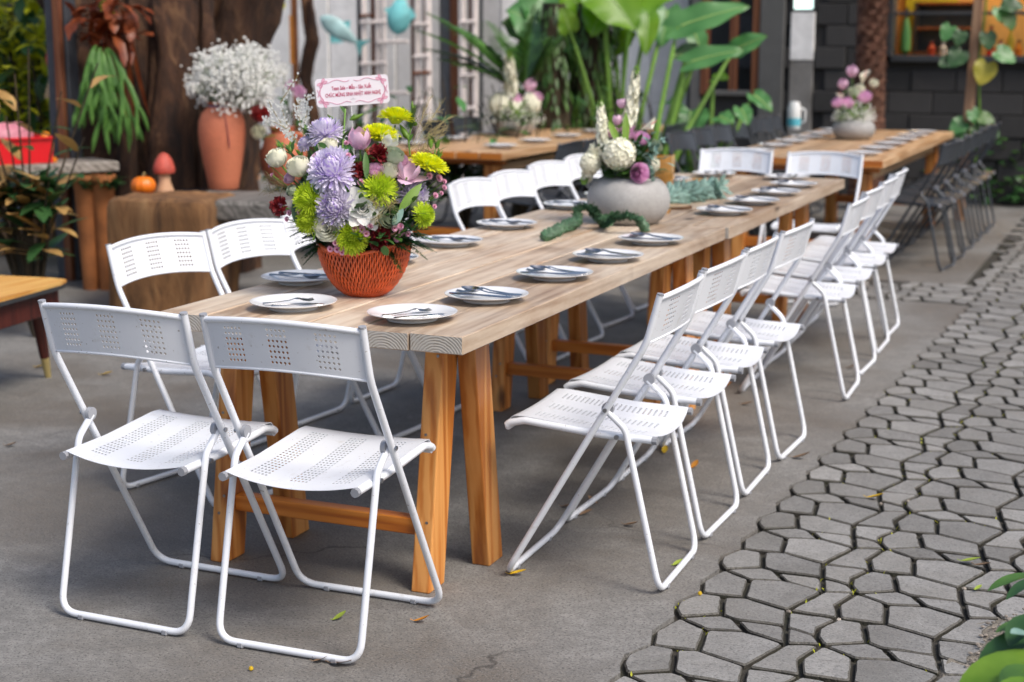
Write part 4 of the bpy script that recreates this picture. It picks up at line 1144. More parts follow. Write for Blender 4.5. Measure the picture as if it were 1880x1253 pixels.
# ------------------------------------------------------------------ red cane basket
BX, BY = -.517, .462
bk = thing('wicker_basket', (BX, BY, ZT), 'red woven cane basket holding the big bouquet on the nearest table', 'basket')
def bask(a, v):
    """a round the basket, v up it; the rim dips at front and back"""
    r = .050 + .086 * math.sin(min(1.0, v * 1.02) * math.pi * .5) ** .62
    top = .128 + .030 * math.cos(a) ** 2
    return Vector((r * math.cos(a), r * .80 * math.sin(a), .004 + top * v))
b = MB()
N = 122
for k in range(N):
    a = 2 * math.pi * k / N
    pts = []
    for i in range(29):
        v = i / 28; w_ = .0022 * math.cos(v * math.pi * 9 + (k % 2) * math.pi)
        p = bask(a + .007 * math.sin(v * 28 + (k % 2) * math.pi), v); pts.append(p + Vector((math.cos(a), math.sin(a), 0)) * w_)
    b.tube(pts, .0023, 5)
o = b.build('cane_weave', 'cane_red', bk, 60); o['kind'] = 'stuff'
for i in range(9):
    v = .06 + i * .112
    b = MB(); b.tube([bask(2 * math.pi * k / 40, v) * .985 for k in range(41)], .0020, 5, cap=False); b.build('hoop', 'cane_dark', bk, 60)
b = MB(); b.tube([bask(2 * math.pi * k / 48, 1.0) for k in range(49)], .0055, 7, cap=False); b.build('rim', 'cane_red', bk, 60)
b = MB(); b.grid(lambda u, v: tuple(bask(u * 2 * math.pi, v * .95) * .945 + Vector((0, 0, .004))), 40, 8); b.build('lining', 'cane_dark', bk, 60)
b = MB(); b.lathe([(0.0, .001), (.052, .001), (.055, .006), (0.0, .006)], 24, ey=.8); b.build('base', 'cane_red', bk)

# ------------------------------------------------------------------ the bouquet: pixel centre, pixel radius, kind
BC = Vector((BX, BY, ZT + .21)); FOAM = Vector((BX, BY, ZT + .12))
GB = 'flowers in the red cane basket'
def bq(x, y, back=0.0):
    px, py = 480 + x / 4.32, 180 + y / 4.32
    rho = min(1, math.hypot((px - 655) / 175, (py - 360) / 175))
    return atd(px, py, 4.42 - .16 * math.sqrt(1 - rho * rho) + back)
def fl(kind, name, x, y, r, label, cat, up=0.0, back=0.0, toward=.35, sc=None):
    p = bq(x, y, back); rad = r / 4.32 / 645 * (1.24 if kind.startswith('mum') else 1.16)
    d = (p - BC).normalized() * .8 + (CAM - p).normalized() * toward + Vector((0, 0, up))
    return flower(kind, name, p, d, rad, FOAM, label, cat, GB, sc3=(rad * sc[0], rad * sc[0], rad * sc[1]) if sc else None)
CH = 'flower'
fl('mum_lav', 'chrysanthemum', 510, 280, 128, 'lavender chrysanthemum at the top left of the basket bouquet', CH, up=.9, back=.05)
fl('mum_lav2', 'chrysanthemum', 565, 575, 165, 'largest lavender chrysanthemum in the middle of the basket bouquet', CH, toward=.7, up=.25)
fl('mum_lav2', 'chrysanthemum', 590, 865, 142, 'lavender chrysanthemum just left of the open white gardenia', CH, toward=.6)
fl('mum_lav', 'chrysanthemum', 1195, 765, 125, 'lavender chrysanthemum behind the broad green leaf on the right', CH, back=.05)
fl('mum_lav', 'chrysanthemum', 355, 365, 62, 'small lavender chrysanthemum at the left behind green buds', CH, back=.05)
fl('mum_lime', 'chrysanthemum', 380, 805, 112, 'lime green chrysanthemum on the left above its twin', CH)
fl('mum_lime', 'chrysanthemum', 372, 968, 92, 'lime green chrysanthemum low on the left edge of the bouquet', CH)
fl('mum_lime', 'chrysanthemum', 930, 725, 118, 'lime green chrysanthemum right of centre, above the white gardenia', CH)
fl('mum_lime', 'chrysanthemum', 1282, 930, 80, 'small lime chrysanthemum on the lower right edge of the bouquet', CH)
fl('mum_lime', 'chrysanthemum', 715, 1105, 112, 'lime green chrysanthemum hanging over the basket rim', CH, toward=.6)
fl('mum_yel', 'chrysanthemum', 1065, 165, 118, 'topmost yellow-green chrysanthemum of the bouquet, seen from the side', CH, up=1.6, back=.04, toward=.05, sc=(1, .8))
fl('mum_yel', 'chrysanthemum', 935, 300, 128, 'yellow-green chrysanthemum right of the pink tulip', CH, up=1.4, back=.03, toward=.1, sc=(1, .75))
fl('mum_yel', 'chrysanthemum', 1325, 535, 128, 'yellow-green chrysanthemum on the right edge of the bouquet', CH, up=1.3, toward=.15, sc=(1, .7))
fl('rose', 'rose', 130, 490, 76, 'cream rose bud at the far left of the bouquet', CH, up=.8)
fl('rose', 'rose', 300, 560, 82, 'cream rose left of the largest lavender chrysanthemum', CH, up=.8)
fl('rose', 'rose', 535, 400, 68, 'cream rose between the two upper lavender chrysanthemums', CH, up=.6, back=.02)
fl('rose_green', 'rose', 1050, 475, 70, 'greenish white rose in the upper right of the bouquet', CH, up=.4)
fl('rose', 'rose', 1015, 590, 62, 'cream rose bud just left of the open pink tulip', CH, up=.6)
fl('rose_open', 'rose', 540, 1025, 76, 'cream rose at the lower left over the basket', CH)
fl('rose_green', 'rose', 1010, 950, 80, 'pale green rose wrapped in fine grass, lower right', CH)
fl('gardenia', 'gardenia', 805, 880, 142, 'large open white gardenia at the front of the bouquet', CH, toward=1.2)
fl('tulip', 'tulip', 780, 350, 78, 'closed pink tulip at the top centre of the bouquet', CH, up=1.2)
fl('tulip_open', 'tulip', 1160, 600, 84, 'open pink tulip with spread petals on the right', CH, up=1.5, toward=.2)
fl('bell', 'bellflower', 1015, 345, 60, 'white bell-shaped flower under the yellow-green chrysanthemums', CH, toward=.1)
fl('lisi_lav', 'lisianthus', 905, 595, 58, 'pale lilac lisianthus beside the dark red carnation', CH)
fl('carn', 'carnation', 930, 455, 76, 'dark red carnation at the upper right of the bouquet', CH)
fl('carn', 'carnation', 775, 580, 64, 'dark red carnation in the centre of the bouquet', CH)
fl('carn', 'carnation', 150, 862, 72, 'dark red carnation sticking out at the left', CH)
fl('carn', 'carnation', 940, 1080, 70, 'dark red carnation hanging low over the basket rim', CH)
fl('carn', 'carnation', 925, 1150, 60, 'lowest dark red carnation touching the basket', CH)
for (x, y, r, lab) in ((230, 640, 40, 'lilac filler bloom below the left cream rose'), (660, 720, 36, 'lilac filler bloom right of the largest chrysanthemum'), (450, 480, 40, 'lilac filler bloom behind the largest chrysanthemum'), (1110, 500, 42, 'lilac filler bloom above the open tulip'), (870, 640, 38, 'lilac filler bloom beside the lime chrysanthemum')):
    fl('lisi_lav', 'lisianthus', x, y, r, lab, CH, back=.02)
for (x, y, r, lab) in ((250, 740, 44, 'pale green bud rose at the left edge of the bouquet'), (1210, 850, 44, 'cream filler rose behind the broad green leaf'), (660, 1000, 40, 'cream filler rose low between chrysanthemum and gardenia')):
    fl('rose_green', 'rose', x, y, r, lab, CH, back=.02)
clusters = [((740, 985, 28), (795, 990, 36), (740, 1035, 30), (797, 1045, 31), (830, 1078, 29), (862, 1020, 24), 'below the white gardenia'),
            ((590, 1150, 28), (547, 1198, 27), (603, 1200, 32), (655, 1185, 27), (640, 1225, 26), 'on the basket rim at the left'),
            ((1055, 1035, 28), (1100, 1020, 30), (1110, 1065, 28), (1160, 1080, 24), (1075, 1115, 32), 'on the basket rim at the right'),
            ((1330, 620, 30), (1405, 640, 34), (1448, 665, 24), (1447, 712, 26), (1425, 757, 20), (1378, 775, 26), (1370, 862, 22), 'at the right edge of the bouquet'),
            ((155, 852, 24), (225, 912, 27), (205, 962, 24), (305, 905, 27), 'beside the left dark red carnation'),
            ((790, 672, 30), 'under the central carnation'), ((70, 540, 20), (85, 612, 18), 'below the far left rose bud'),
            ((675, 360, 24), (690, 455, 22), 'left of the closed pink tulip')]
for cl in clusters:
    t = thing('button_flower_spray', bq(*cl[0][:2], 0), 'spray of small pink button flowers ' + cl[-1], 'flower', GB)
    for x, y, r in cl[:-1]:
        p = bq(x, y, -.015); d = (p - BC).normalized() + (CAM - p).normalized() * .4; rad = r / 4.32 / 645
        share('blossom', F['button'], t, p - t.location, facing(d), (rad, rad, rad))
    b = MB()
    for x, y, r in cl[:-1]:
        p = bq(x, y, -.012) - t.location; e = FOAM - t.location
        b.tube([p, p.lerp(e, .45) + Vector((0, 0, .01)), e], .0014, 5)
    b.build('stem', 'stem_green', t)
# greenery in the basket
fo = thing('bouquet_foliage', FOAM, 'dark green leaves and fine fern filling the basket bouquet', 'foliage')
b = MB()
for _ in range(520):
    d = Vector((rnd.gauss(0, 1), rnd.gauss(0, 1), rnd.gauss(.15, .8))).normalized()
    p = Vector((d.x * .17, d.y * .13, .08 + d.z * .15)) * rnd.uniform(.45, .98)
    if p.z < .045: continue
    b.blade(p, d + Vector((rnd.uniform(-.6, .6), rnd.uniform(-.6, .6), rnd.uniform(.0, .7))), (0, 0, 1), rnd.uniform(.04, .075), rnd.uniform(.016, .030), rnd.uniform(-.3, .9), 3)
b.build('leaves', 'dark_leaf', fo)['kind'] = 'stuff'
b = MB()
for _ in range(230):
    d = Vector((rnd.gauss(0, 1), rnd.gauss(0, 1), rnd.gauss(.35, .7))).normalized()
    p = Vector((d.x * .20, d.y * .15, .10 + d.z * .17)) * rnd.uniform(.80, 1.0)
    if p.z < .05: continue
    b.blade(p, d + Vector((rnd.uniform(-.5, .5), rnd.uniform(-.5, .5), rnd.uniform(.1, .8))), (0, 0, 1), rnd.uniform(.035, .06), rnd.uniform(.012, .022), rnd.uniform(-.2, .9), 3)
b.split('leaf', 'green_leaf', fo)
b = MB()
for sx, sy, sz, nn in ((.15, -.07, .05, 10), (-.14, -.08, .05, 10), (.18, .0, .06, 7), (-.17, .0, .05, 7), (.03, -.12, .06, 3), (.17, -.04, .11, 6), (-.17, -.05, .10, 4)):
    for q in range(nn):
        base = Vector((sx * .55, sy * .5, sz)); d = Vector((sx * 3, sy * 3, rnd.uniform(-.25, .15))) + Vector((rnd.uniform(-.25, .25), rnd.uniform(-.25, .25), rnd.uniform(-.1, .1)))
        d.normalize(); L = rnd.uniform(.09, .13)
        for i in range(34):
            f = i / 34; c = base + d * L * f + Vector((0, 0, -.02 * f * f))
            for s in (-1, 1):
                for w_ in range(2):
                    sd_ = Vector((-d.y, d.x, 0)) * s + d * .5 + Vector((0, 0, rnd.uniform(-.5, .5)))
                    b.blade(c, sd_, (0, 0, 1), .028 * (1.1 - f), .0036, 0, 1, 0, shape=lambda t: 1 - .6 * t)
b.build('fern_sprigs', 'fern_fine', fo)['kind'] = 'stuff'
def strip_leaf(x, y, x2, y2, wpx, mat, label_part='leaf', back=0.0):
    p0, p1 = bq(x, y, back - .02), bq(x2, y2, back - .03); b = MB()
    d = p1 - p0; b.blade(p0 - fo.location, d, (CAM - p0), d.length, wpx / 4.32 / 645, .25, 6, .15); return b.build(label_part, mat, fo)
strip_leaf(1095, 890, 1275, 675, 78, 'bright_leaf'); strip_leaf(825, 430, 835, 650, 50, 'green_leaf'); strip_leaf(1040, 1010, 1125, 880, 62, 'blue_leaf')
strip_leaf(420, 690, 445, 755, 50, 'dark_leaf'); strip_leaf(955, 1175, 1005, 1250, 62, 'green_leaf'); strip_leaf(250, 840, 275, 1000, 45, 'dark_leaf'); strip_leaf(430, 1060, 405, 1145, 14, 'bright_leaf')
strip_leaf(455, 360, 520, 395, 40, 'green_leaf')
# tall bud stems
def budstem(pts, buds, label, mat='bright_leaf', leaves=5):
    P0 = [bq(x, y, .05) for x, y in pts]; t = thing('bud_stem', P0[-1], label, 'flower stem', GB)
    b = MB(); b.tube([p - t.location for p in P0], .0024, 6); b.build('stem', 'stem_green', t)
    b = MB()
    for (x, y, x2, y2, r) in buds:
        a, c = bq(x, y, .045) - t.location, bq(x2, y2, .045) - t.location; rr = r / 4.32 / 645
        b.tube([a, a.lerp(c, .25), a.lerp(c, .6), c], [.002, rr, rr * .9, rr * .25], 7)
        for q in range(4): b.blade(a, (c - a) + Vector((rnd.uniform(-.02, .02), rnd.uniform(-.02, .02), rnd.uniform(-.005, .02))), (0, 0, 1), (c - a).length * .8, .006, .4, 3)
    b.split('bud', 'bright_leaf', t)
    b = MB()
    for q in range(leaves):
        f = rnd.uniform(.2, .9); i = min(len(P0) - 2, int(f * (len(P0) - 1))); p = P0[i].lerp(P0[i + 1], f * (len(P0) - 1) - i) - t.location
        b.blade(p, (rnd.uniform(-.6, .6), rnd.uniform(-.6, .6), .8), (0, 0, 1), rnd.uniform(.035, .055), .013, .7, 4)
    b.split('leaf', 'green_leaf', t)
budstem([(1180, 460), (1165, 330), (1190, 220), (1200, 110)], [(1200, 120, 1195, 25, 14), (1190, 200, 1120, 70, 22), (1200, 200, 1235, 215, 22), (1165, 330, 1100, 215, 26)], 'tall stem of green buds at the top right of the bouquet', leaves=9)
budstem([(1380, 560), (1375, 450), (1385, 360)], [(1345, 400, 1330, 285, 20), (1390, 400, 1405, 330, 18), (1400, 500, 1405, 400, 15)], 'short stem of green buds at the right edge of the bouquet')
budstem([(640, 420), (655, 260), (665, 90)], [(700, 175, 805, 130, 20), (600, 210, 525, 135, 18)], 'green stem with two pale buds beside the card stick', leaves=2)
budstem([(330, 620), (240, 450), (150, 400)], [(150, 410, 135, 340, 18), (225, 440, 230, 345, 18), (320, 470, 270, 410, 12)], 'green bud stem above the cream rose buds at the left', leaves=7)
budstem([(430, 420), (400, 340), (360, 280)], [(360, 300, 345, 225, 22), (420, 350, 435, 270, 26)], 'leafy green buds left of the upper lavender chrysanthemum', leaves=8)
# white spirea sprays and fine grass
sp = thing('spirea_spray', bq(300, 330, .06), 'airy sprays of tiny white blossom at the upper left of the bouquet', 'flower', GB)
bs, bfm = MB(), MB()
for path in (((320, 420), (190, 180), (150, 40), (290, -180)), ((330, 420), (230, 260), (60, 170), (25, 190)), ((350, 380), (290, 120), (300, 30), (400, -20)), ((340, 400), (210, 280), (110, 130), (60, 30)), ((350, 420), (330, 250), (360, 120), (370, 60)), ((340, 420), (250, 330), (190, 250), (180, 200))):
    P0 = [bq(x, y, .08) - sp.location for x, y in path]; bs.tube(P0, .0012, 5)
    for q in range(70):
        f = .25 + .75 * rnd.random(); f2 = f * 3; i = min(2, int(f2)); p = P0[i].lerp(P0[i + 1], f2 - i)
        if noise.noise((f * 14, path[0][0] + path[1][0] * .1, 0)) < -.15: continue
        p = p + Vector((rnd.gauss(0, .0055), rnd.gauss(0, .0055), rnd.gauss(0, .0055)))
        for k in range(5):
            a = k * 1.257 + q; bfm.blade(p, (math.cos(a), -.5, math.sin(a)), (0, -1, 0), .0042, .0036, 0, 1, .1, shape=lambda t: 1)
bs.split('twig', 'dry_stem', sp); bfm.build('blossoms', 'white_petal', sp)['kind'] = 'stuff'
gr = thing('panicle_grass', bq(1300, 450, .05), 'hair-fine panicle grass fanning out at both sides of the bouquet', 'grass stem', GB)
b = MB()
for base, tips in (((1180, 420), ((1420, 60), (1500, 150), (1340, 0), (1480, 230))), ((1200, 470), ((1430, 300), (1380, 420), (1300, 400))), ((280, 760), ((20, 650), (10, 740), (60, 620))), ((960, 900), ((880, 820), (1060, 820), (900, 980)))):
    for tx, ty in tips:
        p0, p1 = bq(*base, .05 if base[1] < 800 else -.03) - gr.location, bq(tx, ty, .07 if base[1] < 800 else -.05) - gr.location
        b.tube([p0, p0.lerp(p1, .5) + Vector((0, 0, .008)), p1], .0006, 3, cap=False)
        for q in range(38):
            f = .4 + .6 * rnd.random(); c = p0.lerp(p1, f); L = rnd.uniform(.015, .045) * (1.35 - f)
            e = c + Vector((rnd.gauss(0, 1), rnd.gauss(0, .6), rnd.gauss(.2, 1))).normalized() * L + (p1 - p0) * .08
            b.tube([c, e], .00042, 3, cap=False); b.octa(e, .0011)
b.build('panicles', 'dry_stem', gr)['kind'] = 'stuff'

# ------------------------------------------------------------------ the card on its stick
def text_mesh(s, size, font_scale=(1, 1)):
    cu = bpy.data.curves.new('lettering', 'FONT'); cu.body = s; cu.size = size; cu.align_x = 'CENTER'; cu.align_y = 'CENTER'; cu.extrude = .0003; cu.offset = .00028; cu.resolution_u = 2
    ob = bpy.data.objects.new('lettering', cu); col.objects.link(ob)
    bpy.context.view_layer.update(); dg = bpy.context.evaluated_depsgraph_get()
    me = bpy.data.meshes.new_from_object(ob.evaluated_get(dg)); bpy.data.objects.remove(ob); bpy.data.curves.remove(cu)
    return me
cpos = atd(647, 167.5, 4.46); cw, chh = .2085, .081
card = thing('greeting_card', cpos, 'rounded pink and white birthday card on a stick above the bouquet', 'card')
nrm = (CAM - cpos); nrm.z *= .35; nrm.normalize()
xax = Vector((0, 0, 1)).cross(nrm).normalized(); yax = nrm.cross(xax)
mt = Matrix((xax, yax, nrm)).transposed() @ Matrix.Rotation(R(4.2), 3, 'Z')
crot = mt.to_euler()
def rrect(w_, h_, r, n=6):
    out = []
    for cx0, cy0, a0 in ((w_ / 2 - r, h_ / 2 - r, 0), (-w_ / 2 + r, h_ / 2 - r, 90), (-w_ / 2 + r, -h_ / 2 + r, 180), (w_ / 2 - r, -h_ / 2 + r, 270)):
        for k in range(n + 1): a = R(a0 + 90 * k / n); out.append((cx0 + r * math.cos(a), cy0 + r * math.sin(a)))
    return out
b = MB(); rc = rrect(cw, chh, .011); n = len(rc)
b.add([(x, y, -.0012) for x, y in rc] + [(x, y, .0012) for x, y in rc], [tuple(range(n - 1, -1, -1)), tuple(range(n, 2 * n))] + [(i, (i + 1) % n, n + (i + 1) % n, n + i) for i in range(n)])
cf = b.build('card_face', 'card_face', card, smooth=30); cf.rotation_euler = crot
def on_card(me, x, y, mat, name='lettering', sx=1, sy=1):
    o = bpy.data.objects.new(name, me); col.objects.link(o); o.parent = cf; o.location = (x, y, .0016); o.scale = (sx, sy, 1)
    me.materials.clear(); me.materials.append(M[mat]); return o
def fit(s, size, wanted):
    me = text_mesh(s, size); xs = [v.co.x for v in me.vertices]; return me, wanted / (max(xs) - min(xs))
me, k = fit('Team Sale \u2013 M\u1eabu \u2013 S\u1ea3n Xu\u1ea5t', .0155, .113); on_card(me, -.002, .0105, 'card_letter', sx=k)
me, k = fit('CH\u00daC M\u1eeaNG SINH NH\u1eacT ANH NGH\u1eca', .0150, .158); on_card(me, .001, -.0085, 'card_letter', sx=k)
def ribbon(pts, r, mat, name):
    b = MB(); b.tube([(x, y, .0016) for x, y in pts], r, 5, flat=None); o = b.build(name, mat, cf); o.scale = (1, 1, 1); return o
for sy in (-1, 1):
    for sx in (-1, 1):
        pts = [(sx * (.006 + .073 * t), sy * (.0315 - .004 * math.sin(t * 9) * (1 - t * .5) - .006 * t ** 6)) for t in [i / 22 for i in range(23)]]
        ribbon(pts, .0008, 'card_pink', 'ribbon')
        pts = [(sx * (.082 + .010 * math.sin(t * math.pi * .5)), sy * (.024 - .024 * t)) for t in [i / 10 for i in range(11)]]
        ribbon(pts, .0007, 'card_pink', 'ribbon')
        for q in (0, 1):      # bow loops and tails in the corners
            a0 = math.atan2(sy * -.8, sx * .9) + q * math.pi
            c0 = (sx * .084, sy * .0275)
            for spread in (-.42, .42):
                L = .0155
                pts = []
                for i in range(13):
                    t = i / 12 * 2 * math.pi; lx = L * .5 * (1 - math.cos(t)); ly = .0036 * math.sin(t)
                    a = a0 + spread; pts.append((c0[0] + lx * math.cos(a) - ly * math.sin(a), c0[1] + lx * math.sin(a) + ly * math.cos(a)))
                bb = MB(); bb.add([(x, y, .0014) for x, y in pts[:-1]], [tuple(range(12))]); bb.build('bow_loop', 'card_pink_light', cf, smooth=0)
                ribbon(pts, .0006, 'card_pink', 'bow_edge')
for sx in (-1, 1):
    for d in (-1, 1):
        ribbon([(sx * (.0955 + .004 * t * d), -.001 + .011 * t) for t in (-1, -.4, 0, .4, 1)], .0009, 'card_pink', 'bow_tail')
ribbon([(-.008, -.0225), (.008, -.0225)], .0003, 'card_grey', 'mark'); ribbon([(.0, -.0215), (.0003, -.0185)], .0006, 'card_grey', 'mark')
b = MB(); s0 = atd(645, 196, 4.463) - cpos; s1 = atd(652, 320, 4.45) - cpos; b.tube([s0, s1], .0018, 6); b.build('stick', 'clear_stick', card)

# ================================================================== STONE POTS WITH FLOWERS
def stone_pot(loc, rad, h, label, open_r=.55):
    t = thing('stone_pot', loc, label, 'pot', 'grey stone flower pots')
    b = MB(); pr = []
    for i in range(17):
        f = i / 16; a = -1.05 + f * 2.15
        pr.append((rad * math.cos(a) ** .62 if math.cos(a) > 0 else .01, h * .5 + h * .5 * math.sin(a) / math.sin(1.05)))
    pr = [(p[0], max(0, p[1] * .98)) for p in pr]
    top = pr[-1]
    pr += [(top[0] - .012, top[1] - .002), (top[0] - .016, top[1] - .03), (.0, top[1] - .04)]
    b.lathe(pr, 40, wob=lambda a, z: .012 * noise.noise((math.cos(a) * 1.3, math.sin(a) * 1.3, z * 6))); b.build('body', 'stone_pot', t, 60)
    return t, top[1]
PX, PY = -.402, 2.47
pot, ph = stone_pot((PX, PY, ZT), .166, .185, 'rounded grey stone pot of flowers midway along the pale tables')
GP = 'flowers in the stone pot on the pale tables'
PR = Vector((PX, PY, ZT + ph - .02)); PC = Vector((PX, PY, ZT + ph + .06))
def pf(kind, name, px, py, rpx, label, d=None, back=0.0, up=.3, sc=None, toward=.6):
    p = atd(px, py, 6.12 + back); rad = rpx / 464
    dd = (p - PC).normalized() * .7 + (CAM - p).normalized() * toward + Vector((0, 0, up)) if d is None else Vector(d)
    return flower(kind, name, p, dd, rad, PR, label, 'flower', GP, sc3=sc)
def rtd(x, y, z=0.0): return RT * x + Vector((0, 0, 1)) * y + FW * z
pf('stock', 'flower_spike', 1155, 228, 0, 'tallest white flower spike in the pot on the pale tables', rtd(.12, 1), sc=(.105, .105, .215))
pf('stock', 'flower_spike', 1108, 265, 0, 'shorter white flower spike at the left of the pot', rtd(-.10, 1), sc=(.095, .095, .165))
pf('stock', 'flower_spike', 1098, 272, 0, 'white flower spike drooping over the left rim of the pot', rtd(-.35, -.9), sc=(.13, .13, .145))
pf('hyd', 'hydrangea', 1137, 283, 29, 'round cream hydrangea at the front of the stone pot', back=-.05)
pf('hyd', 'hydrangea', 1118, 262, 20, 'smaller cream hydrangea behind the round one in the pot', back=.06)
pf('tulip', 'tulip', 1142, 193, 10, 'upper pink tulip bud in the stone pot', rtd(-.2, 1)); pf('tulip', 'tulip', 1134, 223, 10, 'lower pink tulip bud in the stone pot', rtd(-.2, 1))
pf('lisi', 'lisianthus', 1154, 246, 15, 'upper left pink lisianthus in the stone pot'); pf('lisi', 'lisianthus', 1177, 257, 14, 'upper right pink lisianthus in the stone pot')
pf('lisi', 'lisianthus', 1173, 318, 17, 'pink lisianthus hanging over the stone pot rim', back=-.06); pf('lisi_lav', 'lisianthus', 1179, 300, 12, 'lilac lisianthus above the hanging pink one')
pf('lisi_lav', 'lisianthus', 1126, 246, 11, 'lilac lisianthus behind the cream hydrangea'); pf('calla', 'calla_lily', 1190, 233, 17, 'cream calla with coral spadix at the right of the pot', rtd(.9, .3, -.3))
pf('hyd', 'hydrangea', 1084, 300, 19, 'cream hydrangea hanging at the left rim of the pot'); pf('rose_green', 'rose', 1200, 272, 15, 'greenish white bloom at the right of the stone pot', back=.03); pf('hyd', 'hydrangea', 1196, 302, 15, 'small pale hydrangea low on the right of the stone pot')
pg = thing('pot_foliage', PR, 'green leaves filling the stone pot on the pale tables', 'foliage'); b = MB()
for _ in range(170):
    d = Vector((rnd.gauss(0, 1), rnd.gauss(0, 1), rnd.gauss(.5, .7))).normalized()
    b.blade(Vector((d.x * .10, d.y * .08, .03 + abs(d.z) * .12)) * rnd.uniform(.5, 1.1), d + Vector((0, 0, .2)), (0, 0, 1), rnd.uniform(.05, .09), rnd.uniform(.02, .04), rnd.uniform(-.2, .9), 3)
b.split('leaf', 'green_leaf', pg); b = MB()
for _ in range(60):
    p = atd(1193 + rnd.gauss(0, 9), 285 + rnd.gauss(0, 20), 6.1 + rnd.uniform(-.05, .05)) - pg.location
    b.blade(p, (rnd.uniform(-1, 1), rnd.uniform(-1, 1), rnd.uniform(-.4, 1)), (0, 0, 1), .05, .018, .5, 3)
b.split('leaf', 'blue_leaf', pg)
for (x0, y0, x1, y1) in ((1135, 262, 1118, 222), (1148, 268, 1150, 205)):
    p0, p1 = atd(x0, y0, 6.05) - pg.location, atd(x1, y1, 6.05) - pg.location; b = MB(); b.blade(p0, p1 - p0, CAM - p0, (p1 - p0).length, .03, .3, 5, .2); b.build('leaf', 'bright_leaf', pg)

def garland(name, pts, z0, label, mat, n, L, w_, spreadz=1.0, stem='succulent'):
    t = thing(name, atz(*pts[0], z0), label, 'garland'); b = MB(); P0 = []
    for q in pts: P0.append(atz(*q[:2], z0 + (q[2] if len(q) > 2 else .01)) - t.location)
    bs = MB(); bs.tube(fillet(P0, .03, 4), .006, 6); bs.build('stem', stem, t)
    for k in range(n):
        f = rnd.random() * (len(P0) - 1); i = min(len(P0) - 2, int(f)); p = P0[i].lerp(P0[i + 1], f - i)
        d = Vector((rnd.uniform(-1, 1), rnd.uniform(-1, 1), rnd.uniform(-.2, 1) * spreadz))
        b.blade(p, d, (0, 0, 1), L * rnd.uniform(.7, 1.2), w_ * rnd.uniform(.8, 1.2), -.4, 2, .3)
    b.build('leaves', mat, t)['kind'] = 'stuff'; return t
def garl2(name, pts, label, mat, n, L, w_):
    """pts carry their own world place"""
    t = thing(name, pts[0], label, 'garland'); b = MB(); P0 = [p - t.location for p in pts]
    bs = MB(); bs.tube(fillet(P0, .05, 5), .007, 6); bs.build('stem', mat, t)
    F0 = fillet(P0, .05, 6); acc = [0]
    for a, c in zip(F0, F0[1:]): acc.append(acc[-1] + (c - a).length)
    for k in range(n):
        s = rnd.random() * acc[-1]; i = max(j for j in range(len(acc) - 1) if acc[j] <= s); p = F0[i].lerp(F0[i + 1], (s - acc[i]) / max(1e-6, acc[i + 1] - acc[i]))
        tg = (F0[i + 1] - F0[i]).normalized(); d = tg.orthogonal(); d.rotate(Matrix.Rotation(k * 2.4, 3, tg)); d = d + tg * .6
        b.blade(p + d.normalized() * (rnd.uniform(0, .045) if mat == 'blue_leaf' else 0), d, tg, L * rnd.uniform(.8, 1.15), w_, -.5, 2, .35, shape=lambda t: math.sin(math.pi * (t * .78 + .18)))
    b.build('leaves', mat, t)['kind'] = 'stuff'; return t
D = 6.0
garl2('succulent_garland', [atz(1000, 436, ZT + .018), atz(1028, 421, ZT + .02), atz(1060, 408, ZT + .03), atd(1058, 385, 5.98), atd(1080, 377, 5.98), atd(1098, 400, 5.95), atz(1112, 409, ZT + .02)], 'dark green succulent garland looping left of the stone pot', 'succulent', 620, .030, .023)
garl2('succulent_garland', [atz(1108, 412, ZT + .015), atd(1120, 399, 5.85), atd(1150, 396, 5.83), atd(1172, 402, 5.83), atz(1184, 420, ZT + .012)], 'short blue-green succulent sprig lying against the front of the stone pot', 'succulent', 330, .026, .020)
garl2('eucalyptus_garland', [atz(1222, 372, ZT + .02), atz(1240, 362, ZT + .03), atz(1275, 358, ZT + .03), atz(1300, 352, ZT + .03), atz(1318, 345, ZT + .05)], 'blue-green eucalyptus garland lying beyond the stone pot', 'blue_leaf', 520, .040, .026)
# candle glass, gold holder, board
def D_of(p): return (p - CAM).dot(FW)
p = atz(1219, 337, ZT); ca = thing('candle_glass', (p.x, p.y, ZT), 'square amber glass candle holder behind the stone pot', 'candle holder')
b = MB(); s_ = .044; b.box((0, 0, .005), (2 * s_, 2 * s_, .01), .003); b.build('base', 'gold', ca)
b = MB()
for a in range(4):
    rm_ = Matrix.Rotation(a * math.pi / 2, 3, 'Z'); b.box(rm_ @ Vector((s_, 0, .075)), (.004, 2 * s_ - .005, .13), .001, rm_)
b.split('glass', 'amber_glass', ca); b = MB()
for sx in (-1, 1):
    for sy in (-1, 1): b.box((sx * s_, sy * s_, .073), (.007, .007, .142), .001)
b.split('edge_bar', 'gold', ca)
b = MB(); b.lathe([(.030, .011), (.030, .07), (.027, .073), (0, .071)], 16); b.build('candle', 'candle_wax', ca); ca.rotation_euler = (0, 0, R(12))
p = atz(1218, 392, ZT); gd = thing('gold_tealight', (p.x, p.y, ZT), 'small shiny gold tealight holder right of the stone pot', 'candle holder')
b = MB(); b.lathe([(.026, 0), (.032, .008), (.033, .02), (.026, .028), (.020, .028), (.018, .018), (0, .017)], 20, wob=lambda a, z: .04 * math.sin(a * 9)); b.build('cup', 'gold', gd)
b = MB(); b.lathe([(.016, .016), (.016, .024), (0, .0245)], 14); b.build('wax', 'candle_wax', gd)
p = atz(1238, 383, ZT); o_ = thing('wood_coaster', (p.x, p.y, ZT), 'thin brown wooden slice lying right of the stone pot', 'coaster')
b = MB(); b.lathe([(.070, 0), (.074, .003), (.074, .011), (.071, .013), (0, .013)], 28, wob=lambda a, z: .04 * math.sin(a * 3)); b.build('slice', 'old_block', o_)
